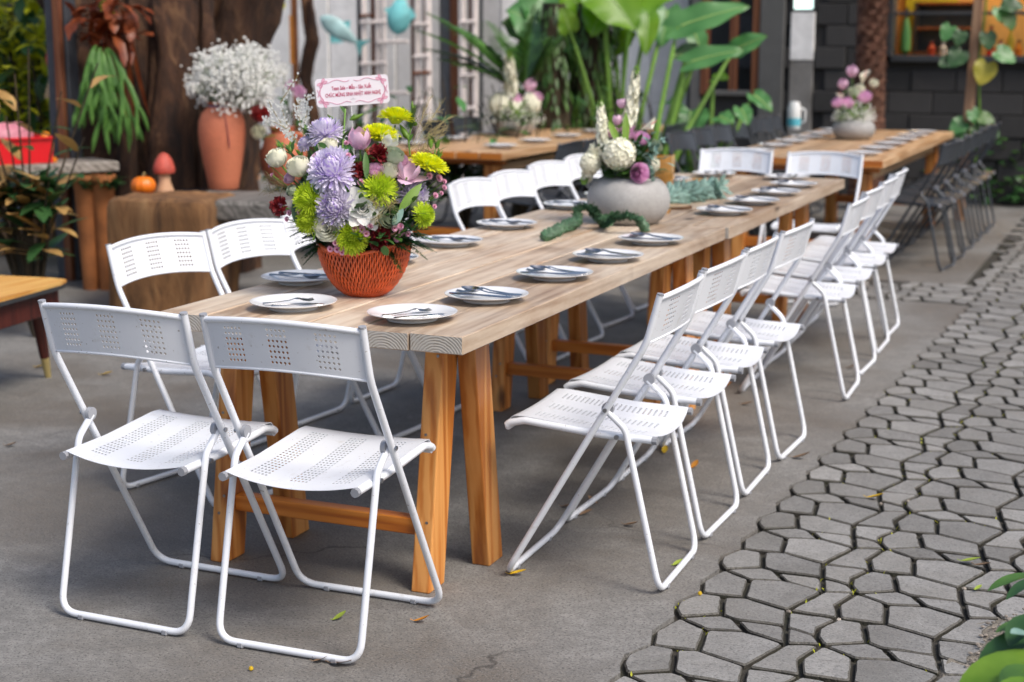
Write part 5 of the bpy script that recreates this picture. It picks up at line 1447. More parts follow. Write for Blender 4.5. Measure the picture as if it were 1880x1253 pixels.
b = MB(); b.lathe([(.066, .0132), (0, .0142)], 28, capb=False, wob=lambda a, z: .04 * math.sin(a * 3)); b.build('top_face', 'warm_plank', o_)
p = atz(1232, 362, ZT); cp = thing('copper_cup', (p.x, p.y + .45, ZT), 'small copper votive cup behind the stone pot by the amber glass', 'candle holder')
b = MB(); b.lathe([(.020, 0), (.028, .01), (.030, .05), (.027, .05), (.024, .015), (0, .012)], 16); b.build('cup', 'gold', cp)

# pots on the two warm tables
def small_bunch(c, z, gname, specs, foliage, nfol, spread):
    root = Vector((c[0], c[1], z))
    for kind, name, dx, dz, r, lab in specs:
        p = root + RT * dx + Vector((0, 0, dz)); d = (p - (root - Vector((0, 0, .15)))).normalized() + (CAM - p).normalized() * .4
        flower(kind, name, p, d, r, root, lab, 'flower', gname, sc3=(r, r, r * 1.6) if kind == 'stock' else None)
    t = thing('pot_foliage', root, foliage, 'foliage'); b = MB()
    for _ in range(nfol):
        d = Vector((rnd.gauss(0, 1), rnd.gauss(0, 1), abs(rnd.gauss(.6, .6)))).normalized()
        b.blade(d * spread * rnd.uniform(.2, .8), d, (0, 0, 1), rnd.uniform(.05, .10), .03, .4, 3)
    b.split('leaf', 'bright_leaf', t); b = MB()
    for _ in range(500):
        d = Vector((rnd.gauss(0, 1), rnd.gauss(0, .8), abs(rnd.gauss(0, .6)))); p = d.normalized() * spread * rnd.uniform(.5, 1.1) * Vector((1, 1, .8)).length / 1.6
        b.octa(p, .006)
    b.build('florets', 'white_petal', t)['kind'] = 'stuff'
c3 = atz(1561, 258, ZT); pot3, ph3 = stone_pot((c3.x, c3.y + .12, ZT), .155, .15, 'rounded grey stone pot on the brown table before the dark house')
small_bunch((c3.x, c3.y + .12), ZT + ph3 - .01, 'flowers in the pot before the dark house', [('tulip', 'tulip', -.03, .34, .045, 'tallest pale pink tulip in the pot before the dark house'), ('tulip', 'tulip', -.09, .25, .04, 'lower pale pink tulip in the pot before the dark house'),
  ('calla', 'calla_lily', .05, .30, .06, 'cream calla at the top of the pot before the dark house'), ('rose', 'rose', .03, .22, .04, 'white rose in the pot before the dark house'), ('rose', 'rose', .13, .26, .035, 'white rose bud on a long stem before the dark house'),
  ('lisi', 'lisianthus', .06, .16, .055, 'upper pink lisianthus in the pot before the dark house'), ('lisi', 'lisianthus', -.04, .12, .05, 'lower pink lisianthus in the pot before the dark house'), ('lisi', 'lisianthus', -.12, .12, .045, 'left pink lisianthus in the pot before the dark house'),
  ('rose_green', 'rose', -.01, .19, .05, 'greenish white rose in the pot before the dark house'), ('calla', 'calla_lily', -.10, .17, .05, 'cream calla at the left of the pot before the dark house')], 'pale leaves and tiny white florets in the pot before the house', 60, .15)
c4 = atz(938, 250, ZT); t4 = thing('clay_bowl', (c4.x, c4.y + .05, ZT), 'grey-brown shallow bowl of flowers on the table behind the bouquet', 'bowl')
b = MB(); b.lathe([(.09, 0), (.12, .02), (.155, .08), (.160, .11), (.150, .11), (.11, .04), (0, .03)], 28, wob=lambda a, z: .05 * math.sin(a * 3)); b.build('body', 'stone_pot', t4)
small_bunch((c4.x, c4.y + .05), ZT + .09, 'flowers in the bowl behind the bouquet', [('stock', 'flower_spike', -.02, .22, .20, 'tall cream flower spike in the bowl behind the bouquet'), ('hyd', 'hydrangea', -.10, .14, .09, 'cream hydrangea at the left of the bowl behind the bouquet'), ('hyd', 'hydrangea', .0, .10, .09, 'cream hydrangea in the middle of the bowl behind the bouquet'),
  ('hyd', 'hydrangea', .13, .15, .075, 'white hydrangea at the right of the bowl behind the bouquet'), ('tulip', 'tulip', .12, .27, .05, 'white and coral tulip in the bowl behind the bouquet'), ('lisi', 'lisianthus', .02, .17, .05, 'pink lisianthus in the bowl behind the bouquet'), ('lisi_lav', 'lisianthus', .17, .19, .045, 'pale pink lisianthus at the right of the bowl')], 'loose green leaves and white florets in the bowl behind the bouquet', 150, .22)
pt = atz(1456, 240, ZT); th_ = thing('thermos', (T3X - T3W + .10, T3Y + 3.05, ZT), 'white thermos with teal band on the brown house table', 'thermos')
th_.location = (aty(1457, 240, T3Y + 3.05).x, T3Y + 3.05, ZT)
b = MB(); b.lathe([(.05, 0), (.055, .01), (.055, .17), (.045, .20), (.040, .22), (.0, .225)], 20); b.build('body', 'thermos_white', th_)
b = MB(); b.lathe([(.0562, .03), (.0562, .09)], 20, capb=False); b.build('band', 'thermos_teal', th_)
b = MB(); b.tube(fillet([(.05, 0, .17), (.09, 0, .16), (.09, 0, .06), (.05, 0, .05)], .03, 4), .008, 6); b.build('handle', 'thermos_white', th_)

# ================================================================== LEFT SIDE: BENCH, VASE, TREE
bench = thing('log_bench', (0, 0, 0), 'rustic bench of a heavy weathered log block carrying a grey plank', 'bench')
pA, pB = atd(188, 368, 8.35), atd(372, 372, 8.25)
bz = .60
cA = (pA + pB) / 2; ang = math.atan2((pB - pA).y, (pB - pA).x)
rot = Matrix.Rotation(ang, 3, 'Z')
b = MB(); nx, nz = 12, 12
Lb, Hb, Tb = (pB - pA).length * 1.02, .62, .55
def blk_fn(face):
    def fn(u, v):
        if face == 0: q = Vector(((u - .5) * Lb, 0, v * Hb))
        elif face == 1: q = Vector((.5 * Lb, u * Tb, v * Hb))
        elif face == 2: q = Vector((-.5 * Lb, (1 - u) * Tb, v * Hb))
        elif face == 3: q = Vector(((u - .5) * Lb, v * Tb, Hb))
        else: q = Vector(((.5 - u) * Lb, Tb, v * Hb))
        nn = noise.noise_vector(q * 5) * .018 + noise.noise_vector(q * 14) * .007
        rr = .05
        for ax, lo, hi in ((0, -.5 * Lb, .5 * Lb), (1, 0, Tb)):
            pass
        dx = max(0, abs(q.x) - (Lb / 2 - rr)); dy = max(0, abs(q.y - Tb / 2) - (Tb / 2 - rr)); dz = max(0, q.z - (Hb - rr))
        cn = math.sqrt(dx * dx + dy * dy + dz * dz)
        if cn > rr:
            s_ = rr / cn
            q = Vector((q.x - math.copysign(dx * (1 - s_), q.x), q.y - math.copysign(dy * (1 - s_), q.y - Tb / 2), q.z - dz * (1 - s_)))
        return rot @ (q + nn) + Vector((cA.x, cA.y, 0))
    return fn
for f in range(5): b.grid(blk_fn(f), nx, nz)
b.build('log_block', 'old_block', bench, 50)
rt2 = Matrix.Rotation(ang + R(2), 3, 'Z')
pc = atd(440, 372, 8.55)
b = MB(); b.grid(lambda u, v: rt2 @ Vector(((u - .5) * 1.5, math.sin(v * 6.283) * .26 if False else 0, 0)) + pc, 1, 1) if False else None
b = MB(); b.box((pc.x + .10, pc.y + .20, bz - .055), (1.35, .60, .115), .02, rt2); o = b.build('seat_plank', 'grey_plank', bench)
b = MB(); b.box((pc.x + .62, pc.y + .40, .27), (.2, .4, .54), .02, rt2); b.build('far_support', 'old_block', bench)
def on_bench(px, py, back=0.0):
    p = atz(px, py, bz + .005); return Vector((p.x, p.y, bz + .004))
vp = on_bench(411, 347); scv = D_of(vp) / FPX
vase = thing('terracotta_vase', vp, 'tall terracotta vase of gypsophila standing on the log bench', 'vase')
HV = 158 * scv; RV = 43 * scv
b = MB(); prf = [(.60, 0), (.63, .012), (.70, .12), (.82, .30), (.96, .52), (1.0, .66), (.97, .78), (.85, .87), (.66, .925), (.54, .95), (.52, .965), (.62, .99), (.64, 1.0), (.56, 1.0), (.47, .96), (.6, .85), (0, .8)]
b.lathe([(r * RV, z * HV) for r, z in prf], 40); b.build('body', 'terracotta', vase, 60)
b = MB(); b.lathe([(.555 * RV, .943 * HV), (.565 * RV, .955 * HV), (.55 * RV, .968 * HV)], 30, capb=False); b.build('ribbon_band', 'ribbon_blue', vase)
b = MB(); pts = [Vector((.60 * RV * math.cos(-.9), .6 * RV * math.sin(-.9), .95 * HV))] + [Vector((r * RV * 1.02 * math.cos(a), r * RV * 1.02 * math.sin(a), z * HV)) for r, z, a in ((.86, .87, -.85), (.99, .75, -.8), (1.0, .62, -.75), (.97, .5, -.7))]
b.tube(pts, .010, 5, flat=.3); b.build('ribbon_tail', 'ribbon_pink', vase)
gy = thing('gypsophila', vp + Vector((0, 0, HV)), 'cloud of tiny white gypsophila in the terracotta vase', 'flower')
bf, bs = MB(), MB(); top = vp + Vector((0, 0, HV * .9))
for _ in range(620):
    # sprays spread in an uneven dome
    px, py = rnd.gauss(436, 40), rnd.gauss(140, 26)
    if ((px - 436) / 97) ** 2 + ((py - 142) / 62) ** 2 > 1: continue
    c = atd(px, py, D_of(vp) + rnd.uniform(-.28, .2))
    bs.tube([top - gy.location, (top.lerp(c, .5) + Vector((0, 0, .03))) - gy.location, c - gy.location], .0014, 3, cap=False)
    for q in range(9):
        p = c + Vector((rnd.gauss(0, .022), rnd.gauss(0, .022), rnd.gauss(0, .022))) - gy.location
        bf.ico(p, rnd.uniform(.0055, .0105))
bs.build('stems', 'stem_green', gy)['kind'] = 'stuff'; bf.build('florets', 'white_petal', gy)['kind'] = 'stuff'
pu = on_bench(264, 358); pk = thing('pumpkin', pu, 'small orange pumpkin at the left end of the log bench', 'pumpkin')
b = MB(); rp = 23 * D_of(pu) / FPX
b.lathe([(.02 * rp, .1 * rp)] + [(rp * math.sin(math.pi * (i + .5) / 12) ** .75, rp * .74 * (1 - math.cos(math.pi * (i + .5) / 12))) for i in range(12)] + [(.05 * rp, 1.38 * rp)], 48, wob=lambda a, z: -.09 * abs(math.cos(a * 5)) ** 6); b.build('body', 'pumpkin', pk, 60)
b = MB(); b.tube([(0, 0, 1.34 * rp), (.05 * rp, 0, 1.6 * rp), (.15 * rp, 0, 1.75 * rp)], [.16 * rp, .11 * rp, .12 * rp], 7); b.build('stalk', 'dry_stem', pk)
mu = on_bench(288, 355) + Vector((.02, .05, 0)); ms = thing('mushroom_ornament', mu, 'red-capped mushroom ornament beside the pumpkin', 'ornament')
u_ = D_of(mu) / FPX
b = MB(); b.lathe([(17 * u_, 0), (16 * u_, 6 * u_), (11 * u_, 20 * u_), (10 * u_, 42 * u_)], 18, capt=True); b.build('stem', 'mushroom_stem', ms)
b = MB(); b.lathe([(9 * u_, 40 * u_), (18 * u_, 36 * u_), (20 * u_, 40 * u_), (19 * u_, 48 * u_), (15 * u_, 60 * u_), (9 * u_, 69 * u_), (3 * u_, 73 * u_), (0, 73.5 * u_)], 22); b.build('cap', 'mushroom_red', ms)
ph_ = on_bench(355, 351); po = thing('phone', ph_, 'black phone lying flat on the grey bench plank', 'phone'); po.rotation_euler = (0, 0, R(15))
b = MB(); b.box((0, 0, .006), (.16, .09, .010), .004); b.build('body', 'phone_black', po)
# dark jar and pink flowers behind the vase
cj = on_bench(480, 345) + Vector((0, .25, 0)); ja = thing('clay_jar', cj, 'round brown clay jar half hidden behind the bouquet on the bench', 'jar'); u_ = D_of(cj) / FPX
b = MB(); b.lathe([(25 * u_, 0), (38 * u_, 25 * u_), (42 * u_, 55 * u_), (32 * u_, 85 * u_), (20 * u_, 95 * u_), (24 * u_, 105 * u_), (18 * u_, 104 * u_), (0, 80 * u_)], 28); b.build('body', 'terracotta', ja)
b = MB(); b.tube(fillet([(20 * u_, 0, 92 * u_), (48 * u_, 0, 90 * u_), (44 * u_, 0, 50 * u_)], .03, 4), 5 * u_, 6); b.build('handle', 'terracotta', ja)
GJ = 'pink flowers behind the terracotta vase'
for px, py, r, kind, lab in ((533, 160, .035, 'tulip', 'pale pink bud left of the card'), (550, 172, .042, 'tulip', 'pink bloom touching the left of the card'), (522, 128, .035, 'bell', 'white-green bell flower above the pink blooms left of the card'), (478, 212, .05, 'coral', 'coral red bloom right of the terracotta vase neck'), (474, 245, .045, 'rose', 'pale blush bloom beside the terracotta vase')):
    flower(kind, 'pink_flower', atd(px, py, 9.0), (CAM - atd(px, py, 9.0)).normalized() + Vector((0, 0, .5)), r, cj + Vector((0, 0, .3)), lab, 'flower', GJ)

# --- the big tree
def limb(b, pts, rs, n=18, amp=.10, fr=3.0, seed=0):
    P0 = fillet(pts, .5, 5); m = len(P0)
    P1 = []
    for a, c in zip(P0, P0[1:]):
        k = max(1, int((c - a).length / .08)); P1 += [a.lerp(c, i / k) for i in range(k)]
    P1.append(P0[-1]); m = len(P1); vs = []; up = Vector((1, 0, 0))
    for i, p in enumerate(P1):
        t = (P1[min(i + 1, m - 1)] - P1[max(i - 1, 0)]).normalized(); up = (up - t * up.dot(t)).normalized(); s_ = t.cross(up)
        f = i / (m - 1) * (len(rs) - 1); j = min(len(rs) - 2, int(f)); r = rs[j] + (rs[j + 1] - rs[j]) * (f - j)
        for k in range(n):
            a = 2 * math.pi * k / n; d = up * math.cos(a) + s_ * math.sin(a)
            rr = r * (1 + amp * 1.6 * noise.noise(Vector((math.cos(a) * 1.4, math.sin(a) * 1.4, i * .05 + seed * 7))) + amp * .7 * noise.noise(Vector((math.cos(a) * 2.8, math.sin(a) * 2.8, i * .06 + seed * 3))) + amp * noise.noise(p * fr * 2 + d * 2 + Vector((seed, 0, 0))))
            vs.append(p + d * rr)
    b.add(vs, [(i * n + k, i * n + (k + 1) % n, (i + 1) * n + (k + 1) % n, (i + 1) * n + k) for i in range(m - 1) for k in range(n)] + [tuple((m - 1) * n + k for k in range(n))])
DT = 9.7
tb = atd(300, 360, DT); tb.z = 0
tree = thing('old_tree', (0, 0, 0), 'old multi-stemmed tree with dark brown bark behind the log bench', 'tree')
def tp(px, py, dd=0.0): return atd(px, py, DT + dd)
def gz(px, dd=0.0): q = atd(px, 360, DT + dd); return Vector((q.x, q.y, -.05))
for i, (pts, rs) in enumerate((
    ([gz(250, .1), tp(235, 300, .1), tp(190, 140, .15), tp(120, 0, .2), tp(40, -160, .3), tp(-60, -420, .4)], [.30, .24, .20, .20, .19, .15]),
    ([gz(248), tp(262, 250), tp(246, 120, -.1), tp(262, 20, -.05), tp(250, -200, 0), tp(230, -600, .1)], [.26, .18, .15, .14, .15, .13]),
    ([gz(322, -.1), tp(312, 260, -.15), tp(326, 130, -.1), tp(312, 30, -.1), tp(322, -200, .1), tp(350, -650, .2)], [.30, .22, .19, .20, .18, .13]),
    ([gz(375, .2), tp(372, 250, .2), tp(384, 140, .25), tp(370, 50, .2), tp(376, -200, .2), tp(400, -600, .3)], [.26, .17, .15, .14, .15, .12]),
    ([gz(400, .3), tp(412, 250, .3), tp(430, 90, .25), tp(470, -20, .2), tp(520, -200, .2), tp(620, -520, .2)], [.30, .27, .25, .22, .20, .14]))):
    b = MB(); limb(b, pts, [q * (.84 if i in (0, 4) else .66) for q in rs], 30, .20, 3, i); b.build('trunk', 'tree_bark', tree, 60)
for i, (x0, x1) in enumerate(((285, 290), (340, 335), (392, 380), (232, 225), (300, 352))):
    b = MB(); limb(b, [gz(x0, -.25), tp(x0, 220, -.18), tp(x1, 60, -.1), tp(x1, -80, 0)], [.09, .06, .05, .04], 8, .25, 5, i + 9); b.build('aerial_root', 'tree_bark', tree, 60)
# crown, high over the bench, above the picture
b = MB()
cc = atd(260, -520, DT); cc.z = 4.4
for _ in range(95):
    d = Vector((rnd.gauss(0, 1.5), rnd.gauss(0, 1.3), rnd.gauss(0, .55))); c = cc + d
    if c.z < 3.1: continue
    for q in range(26):
        p = c + Vector((rnd.gauss(0, .22), rnd.gauss(0, .22), rnd.gauss(0, .16)))
        b.blade(p, (rnd.uniform(-1, 1), rnd.uniform(-1, 1), rnd.uniform(-.7, .2)), (0, 0, 1), rnd.uniform(.10, .16), .06, .5, 2)
b.build('crown', 'green_leaf', tree)['kind'] = 'stuff'

# staghorn fern and the rust-coloured dead fronds above it
sg = thing('staghorn_fern', tp(188, 92, -.45), 'staghorn fern with long forked green fronds hanging on the tree trunk', 'fern')
b = MB(); rs_ = random.Random(4)
def frond(b, p, d, L, w_, lvl):
    n = 5; pts = [p]
    for i in range(n):
        d = (d + Vector((0, 0, -.20 if lvl else -.36))).normalized(); pts.append(pts[-1] + d * L / n)
    side = d.cross(CAM - sg.location - p).normalized(); nn = (CAM - sg.location - p).normalized()
    vs = []
    for i, q in enumerate(pts):
        f = i / n
        ww_ = w_ * ((.30 + .70 * f) if lvl == 0 else (.8 + .2 * f) if lvl == 1 else (.75 + .5 * math.sin(f * 2.6)) * (1 - f ** 4 * .92))
        vs += [q - side * ww_ * .5 - nn * .004, q + nn * .006, q + side * ww_ * .5 - nn * .004]
    fs = []
    for i in range(n): fs += [(i * 3, i * 3 + 1, i * 3 + 4, i * 3 + 3), (i * 3 + 1, i * 3 + 2, i * 3 + 5, i * 3 + 4)]
    b.add(vs, fs)
    if lvl < 2:
        for s in (-1, 1):
            frond(b, pts[-1] + side * s * w_ * .24 - d * .012, (d + side * s * rs_.uniform(.15, .42) + Vector((0, 0, .2)) + nn * rs_.uniform(-.1, .25)).normalized(), L * rs_.uniform(.65, 1.0), w_ * (.62 if lvl == 0 else .72), lvl + 1)
for k in range(13):
    a = -1 + 2 * k / 12 + rs_.uniform(-.1, .1); p0 = RT * a * .05 + Vector((0, 0, rs_.uniform(-.05, .02))) - FW * rs_.uniform(0, .1)
    frond(b, p0, (RT * a * .30 + Vector((0, 0, rs_.uniform(-.8, .0))) - FW * rs_.uniform(.05, .3)).normalized(), rs_.uniform(.14, .27), rs_.uniform(.055, .075), 0)
b.split('frond', 'staghorn', sg); sg.scale = (.78, .78, .88)
df = thing('dead_fronds', tp(205, 50, -.4), 'mass of dry rust-red fern fronds above the staghorn fern', 'fern'); b = MB()
for k in range(70):
    b.blade((rnd.gauss(0, .09), rnd.gauss(0, .05), rnd.gauss(.0, .09)), (rnd.gauss(.3, 1), rnd.gauss(0, .6), rnd.gauss(-.1, .8)), (0, 0, 1), rnd.uniform(.12, .26), rnd.uniform(.04, .09), rnd.uniform(.3, 1.6), 5, .3, wave=.35)
for k in range(12):
    x = rnd.uniform(-.05, .12); b.blade((x, rnd.uniform(-.05, .05), -.05), (rnd.uniform(-.1, .25), 0, -1), (0, -1, 0), rnd.uniform(.3, .6), .03, .2, 5, .2)
b.split('frond', 'rust_leaf', df)

# --- low red-legged table with the warm wooden top
lt = thing('low_table', (0, 0, 0), 'low table with honey wooden top and dark red brass-tipped legs', 'table')
foot = atz(88, 693, 0); TZ = .455
q0, q1, q2 = atz(134, 512, TZ), atz(0, 549, TZ), atz(40, 492, TZ)
ex = (q1 - q0); ex.z = 0; exn = ex.normalized(); ey_ = Vector((0, 0, 1)).cross(exn); ey_ = ey_ if ey_.dot(q2 - q0) > 0 else -ey_
L_, W_ = 1.15, .62
def lp_(a, c, z): return q0 + exn * a + ey_ * c + Vector((0, 0, z - TZ))
def prism(b, pts, z0, z1):
    n = len(pts); b.add([(x, y, z0) for x, y in pts] + [(x, y, z1) for x, y in pts], [tuple(range(n - 1, -1, -1)), tuple(range(n, 2 * n))] + [(i, (i + 1) % n, n + (i + 1) % n, n + i) for i in range(n)])
rr = []
for (a, c, sa, sc_) in ((0, 0, 1, 1), (L_, 0, -1, 1), (L_, W_, -1, -1), (0, W_, 1, -1)):
    P0 = [lp_(a, c + sc_ * .10, 0), lp_(a + sa * .02, c + sc_ * .02, 0), lp_(a + sa * .10, c, 0)]
    if sa * sc_ < 0: P0 = P0[::-1]
    rr += [(p.x, p.y) for p in P0]
b = MB(); prism(b, rr, TZ - .014, TZ); b.build('top', 'veneer', lt, 30)
b = MB(); prism(b, rr, TZ - .032, TZ - .0142); b.build('edge', 'metal_dark', lt, 30)
b = MB()
for (a0, c0, a1, c1) in ((.06, .05, L_ - .06, .05), (.06, W_ - .05, L_ - .06, W_ - .05), (.06, .05, .06, W_ - .05), (L_ - .06, .05, L_ - .06, W_ - .05)):
    s, e = lp_(a0, c0, TZ - .085), lp_(a1, c1, TZ - .085); m_ = (s + e) / 2; an = math.atan2((e - s).y, (e - s).x)
    b2 = MB(); b2.box(m_, ((e - s).length, .03, .10), .004, Matrix.Rotation(an, 3, 'Z')); b2.build('apron', 'red_lacquer', lt)
for (a, c, oa, oc) in ((.06, .16, -.115, .02), (L_ - .10, .08, .05, -.05), (L_ - .10, W_ - .08, .05, .05), (.10, W_ - .08, -.05, .05)):
    t0, t1 = lp_(a, c, TZ - .05), lp_(a + oa, c + oc, 0.0)
    b = MB(); b.tube([t0, t0.lerp(t1, .76)], [.034, .021], 12); lg = b.build('leg', 'red_lacquer', lt)
    b = MB(); b.tube([t0.lerp(t1, .76), t1], [.0205, .014], 12); b.build('brass_tip', 'brass', lg)

# --- shelf with the red box, and what stands about it
DS = 9.0
sh = thing('plank_shelf', (0, 0, 0), 'grey plank shelf at the left carrying the red box', 'shelf')
s0, s1 = atd(-120, 335, DS - .25), atd(175, 297, DS + .3)
m_ = (s0 + s1) / 2; an = math.atan2((s1 - s0).y, (s1 - s0).x); SZ = .72; shr = Matrix.Rotation(an, 3, 'Z')
b = MB(); b.box((0, 0, 0), ((s1 - s0).length, .40, .06), .008); o = b.build('plank', 'shelf_plank', sh); o.location = (m_.x, m_.y + .1, SZ); o.rotation_euler = (0, 0, an)
for f in (.12, .88):
    p = s0.lerp(s1, f); b = MB(); b.box((p.x, p.y + .12, (SZ - .03) / 2), (.07, .25, SZ - .032), .006, shr); b.build('leg', 'slate_metal', sh)
p = atd(30, 290, DS + .1); rb = thing('red_box', (p.x, p.y, SZ + .031), 'bright red plastic crate on the plank shelf', 'crate', rz=an); rb.scale = (1, 1, .8)
for (c, s_) in (((0, -.13, .09), (.34, .012, .18)), ((0, .13, .09), (.34, .012, .18)), ((-.164, 0, .09), (.012, .247, .18)), ((.164, 0, .09), (.012, .247, .18)), ((0, 0, .006), (.315, .247, .012))):
    b = MB(); b.box(c, s_, .003); b.build('panel', 'red_plastic', rb)
b = MB()
for (c, s_) in (((0, -.14, .182), (.36, .025, .018)), ((0, .14, .182), (.36, .025, .018)), ((-.17, 0, .182), (.025, .254, .018)), ((.17, 0, .182), (.025, .254, .018))): b.box(c, s_, .004)
b.split('rim', 'red_plastic', rb, 30)
pk_ = thing('pink_bag', (p.x - .05, p.y, SZ + .135), 'crumpled pink bag lying in the red crate', 'bag', rz=an)
b = MB(); b.grid(lambda u, v: Vector((.15 * math.sin(math.pi * v) ** .6 * math.cos(u * 6.283), .09 * math.sin(math.pi * v) ** .6 * math.sin(u * 6.283), .05 - .07 * math.cos(math.pi * v))) + noise.noise_vector(Vector((u * 5, v * 5, 1))) * .02, 20, 12); b.build('bag', 'pink_plastic', pk_)
p = atd(85, 276, DS + .15); oc = thing('orange_ornament', (p.x, p.y, SZ + .031), 'glossy orange rounded ornament on the shelf beside the red crate', 'ornament')
b = MB(); b.lathe([(.06, 0), (.062, .02), (.03, .035), (.04, .07), (.045, .11), (.02, .17), (.0, .18)], 18); b.build('body', 'orange_ceramic', oc)
p = atd(96, 130, DS + .9); bd = thing('wooden_bird', (p.x, p.y, 0), 'slim cream wooden figure with red-orange top and striped base', 'ornament')
zt_, zm_, zb2 = atd(88, 72, DS + .9).z, atd(96, 118, DS + .9).z, atd(92, 175, DS + .9).z
b = MB(); b.lathe([(.03, 0), (.03, zb2 - .02)], 10, capt=True); b.build('post', 'slate_metal', bd)
b = MB(); b.lathe([(.06, zb2 - .02), (.055, zb2), (.03, zb2 + .08), (.026, zm_)], 14, capt=True); b.build('body', 'cream_paint', bd)
b = MB(); b.lathe([(.034, zm_ - .005), (.04, zm_ + .03), (.03, (zm_ + zt_) / 2), (.012, zt_), (0, zt_ + .01)], 14); b.build('head', 'scarlet_paint', bd)
for i in range(5):
    b = MB(); z = zb2 - .015 + i * .016; r = .062 - i * .005; b.lathe([(r, z), (r, z + .006)], 14, capb=False); b.build('stripe', 'rust_wood', bd)
p = atd(122, 300, DS + .5); pp = thing('dark_post', (p.x, p.y, 0), 'dark slate post with a brown batten behind the plank shelf', 'post')
b = MB(); b.box((-.03, .05, 1.3), (.16, .10, 2.6), .008); b.build('post', 'slate_metal', pp); b = MB(); b.box((.01, -.03, 1.3), (.05, .04, 2.6), .004); b.build('batten', 'rust_wood', pp)
for px, lab in ((162, 'tall tapering terracotta planter standing between shelf and bench'), (192, 'second terracotta planter close to the log bench')):
    p = atd(px, 420, DS + .2); tp_ = thing('terracotta_planter', (p.x, p.y, 0), lab, 'planter', 'terracotta planters by the bench')
    b = MB(); b.lathe([(.045, 0), (.055, .25), (.07, .6), (.08, .62), (.08, .68), (.07, .68), (.06, .58), (0, .56)], 18); b.build('body', 'rust_iron', tp_)
    b = MB()
    for k in range(40): b.blade((rnd.gauss(0, .04), rnd.gauss(0, .04), .6), (rnd.uniform(-1, 1), rnd.uniform(-1, 1), .8), (0, 0, 1), .13, .04, 1.2, 4)
    b.split('leaf', 'dark_leaf', tp_)
lw = thing('low_block_wall', (0, 0, 0), 'low wall of tan blocks behind the shelf at the left', 'wall')
p0, p1 = atd(-250, 430, 10.6), atd(260, 430, 10.9)
for r_ in range(3):
    for i in range(8):
        f = (i + .5 * (r_ % 2)) / 8; c = p0.lerp(p1, f); b = MB(); L0 = (p1 - p0).length / 8
        b.box((0, 0, 0), (L0 - .012, .22, .165), .012); o = b.build('block', 'tan_block', lw) if r_ == 0 and i == 0 else share('block', lw.children[0], lw, (0, 0, 0))
        o.location = (c.x, c.y + rnd.uniform(-.006, .006), .085 + r_ * .175); o.rotation_euler = (0, 0, math.atan2((p1 - p0).y, (p1 - p0).x))

# --- bronze-backed shrub at the left edge
def leafy(name, base, label, stems, mats, nleaf, L, w_, lean=(0, 0, 0), droop=.6, smin=.35):
    """shrub: woody stems from the base, leaves along their upper part; mats is a list of (material, share)"""
    t = thing(name, base, label, 'shrub' if 'shrub' in name else 'plant')
    bs = MB(); bl = [MB() for _ in mats]; ww_ = [m[1] for m in mats]
    for (ex_, ey2, h) in stems:
        P0 = [Vector((0, 0, 0)), Vector((ex_ * .3, ey2 * .3, h * .5)), Vector((ex_, ey2, h))]; P0 = fillet(P0, h * .6, 6)
        bs.tube(P0, [.014 * (1 - .7 * i / (len(P0) - 1)) for i in range(len(P0))], 6)
        for k in range(nleaf):
            f = (smin + (1 - smin) * rnd.random()) * (len(P0) - 1); i = min(len(P0) - 2, int(f)); p = P0[i].lerp(P0[i + 1], f - i)
            a = rnd.uniform(0, 6.28); d = Vector((math.cos(a), math.sin(a), rnd.uniform(-.25, .8))) + Vector(lean)
            rnd.choices(bl, ww_)[0].blade(p + d.normalized() * .02, d, (0, 0, 1), L * rnd.uniform(.7, 1.2), w_ * rnd.uniform(.8, 1.2), droop * rnd.uniform(.2, 1.6), 4)
    bs.split('stem', 'dark_trunk', t)
    for b, m in zip(bl, mats):
        if b.v: b.split('leaf', m[0], t)
    return t
p = atz(45, 560, 0); p = atd(60, 540, 7.75); 
leafy('bronze_shrub', (p.x, p.y, 0), 'shrub with glossy dark leaves and bronze undersides left of the bench', [(-.45, -.1, 1.30), (-.3, -.15, 1.45), (.0, -.12, 1.1), (.14, -.1, 1.42), (-.12, -.2, 1.38), (.28, -.05, 1.22), (.36, 0, 1.0), (.22, -.1, .8), (-.3, -.1, .85), (.05, -.1, 1.3), (-.5, -.1, 1.0), (.42, .05, 1.35)], [('dark_leaf', .52), ('bronze_leaf', .48)], 14, .22, .070, (.15, -.2, .15), .6, .42)
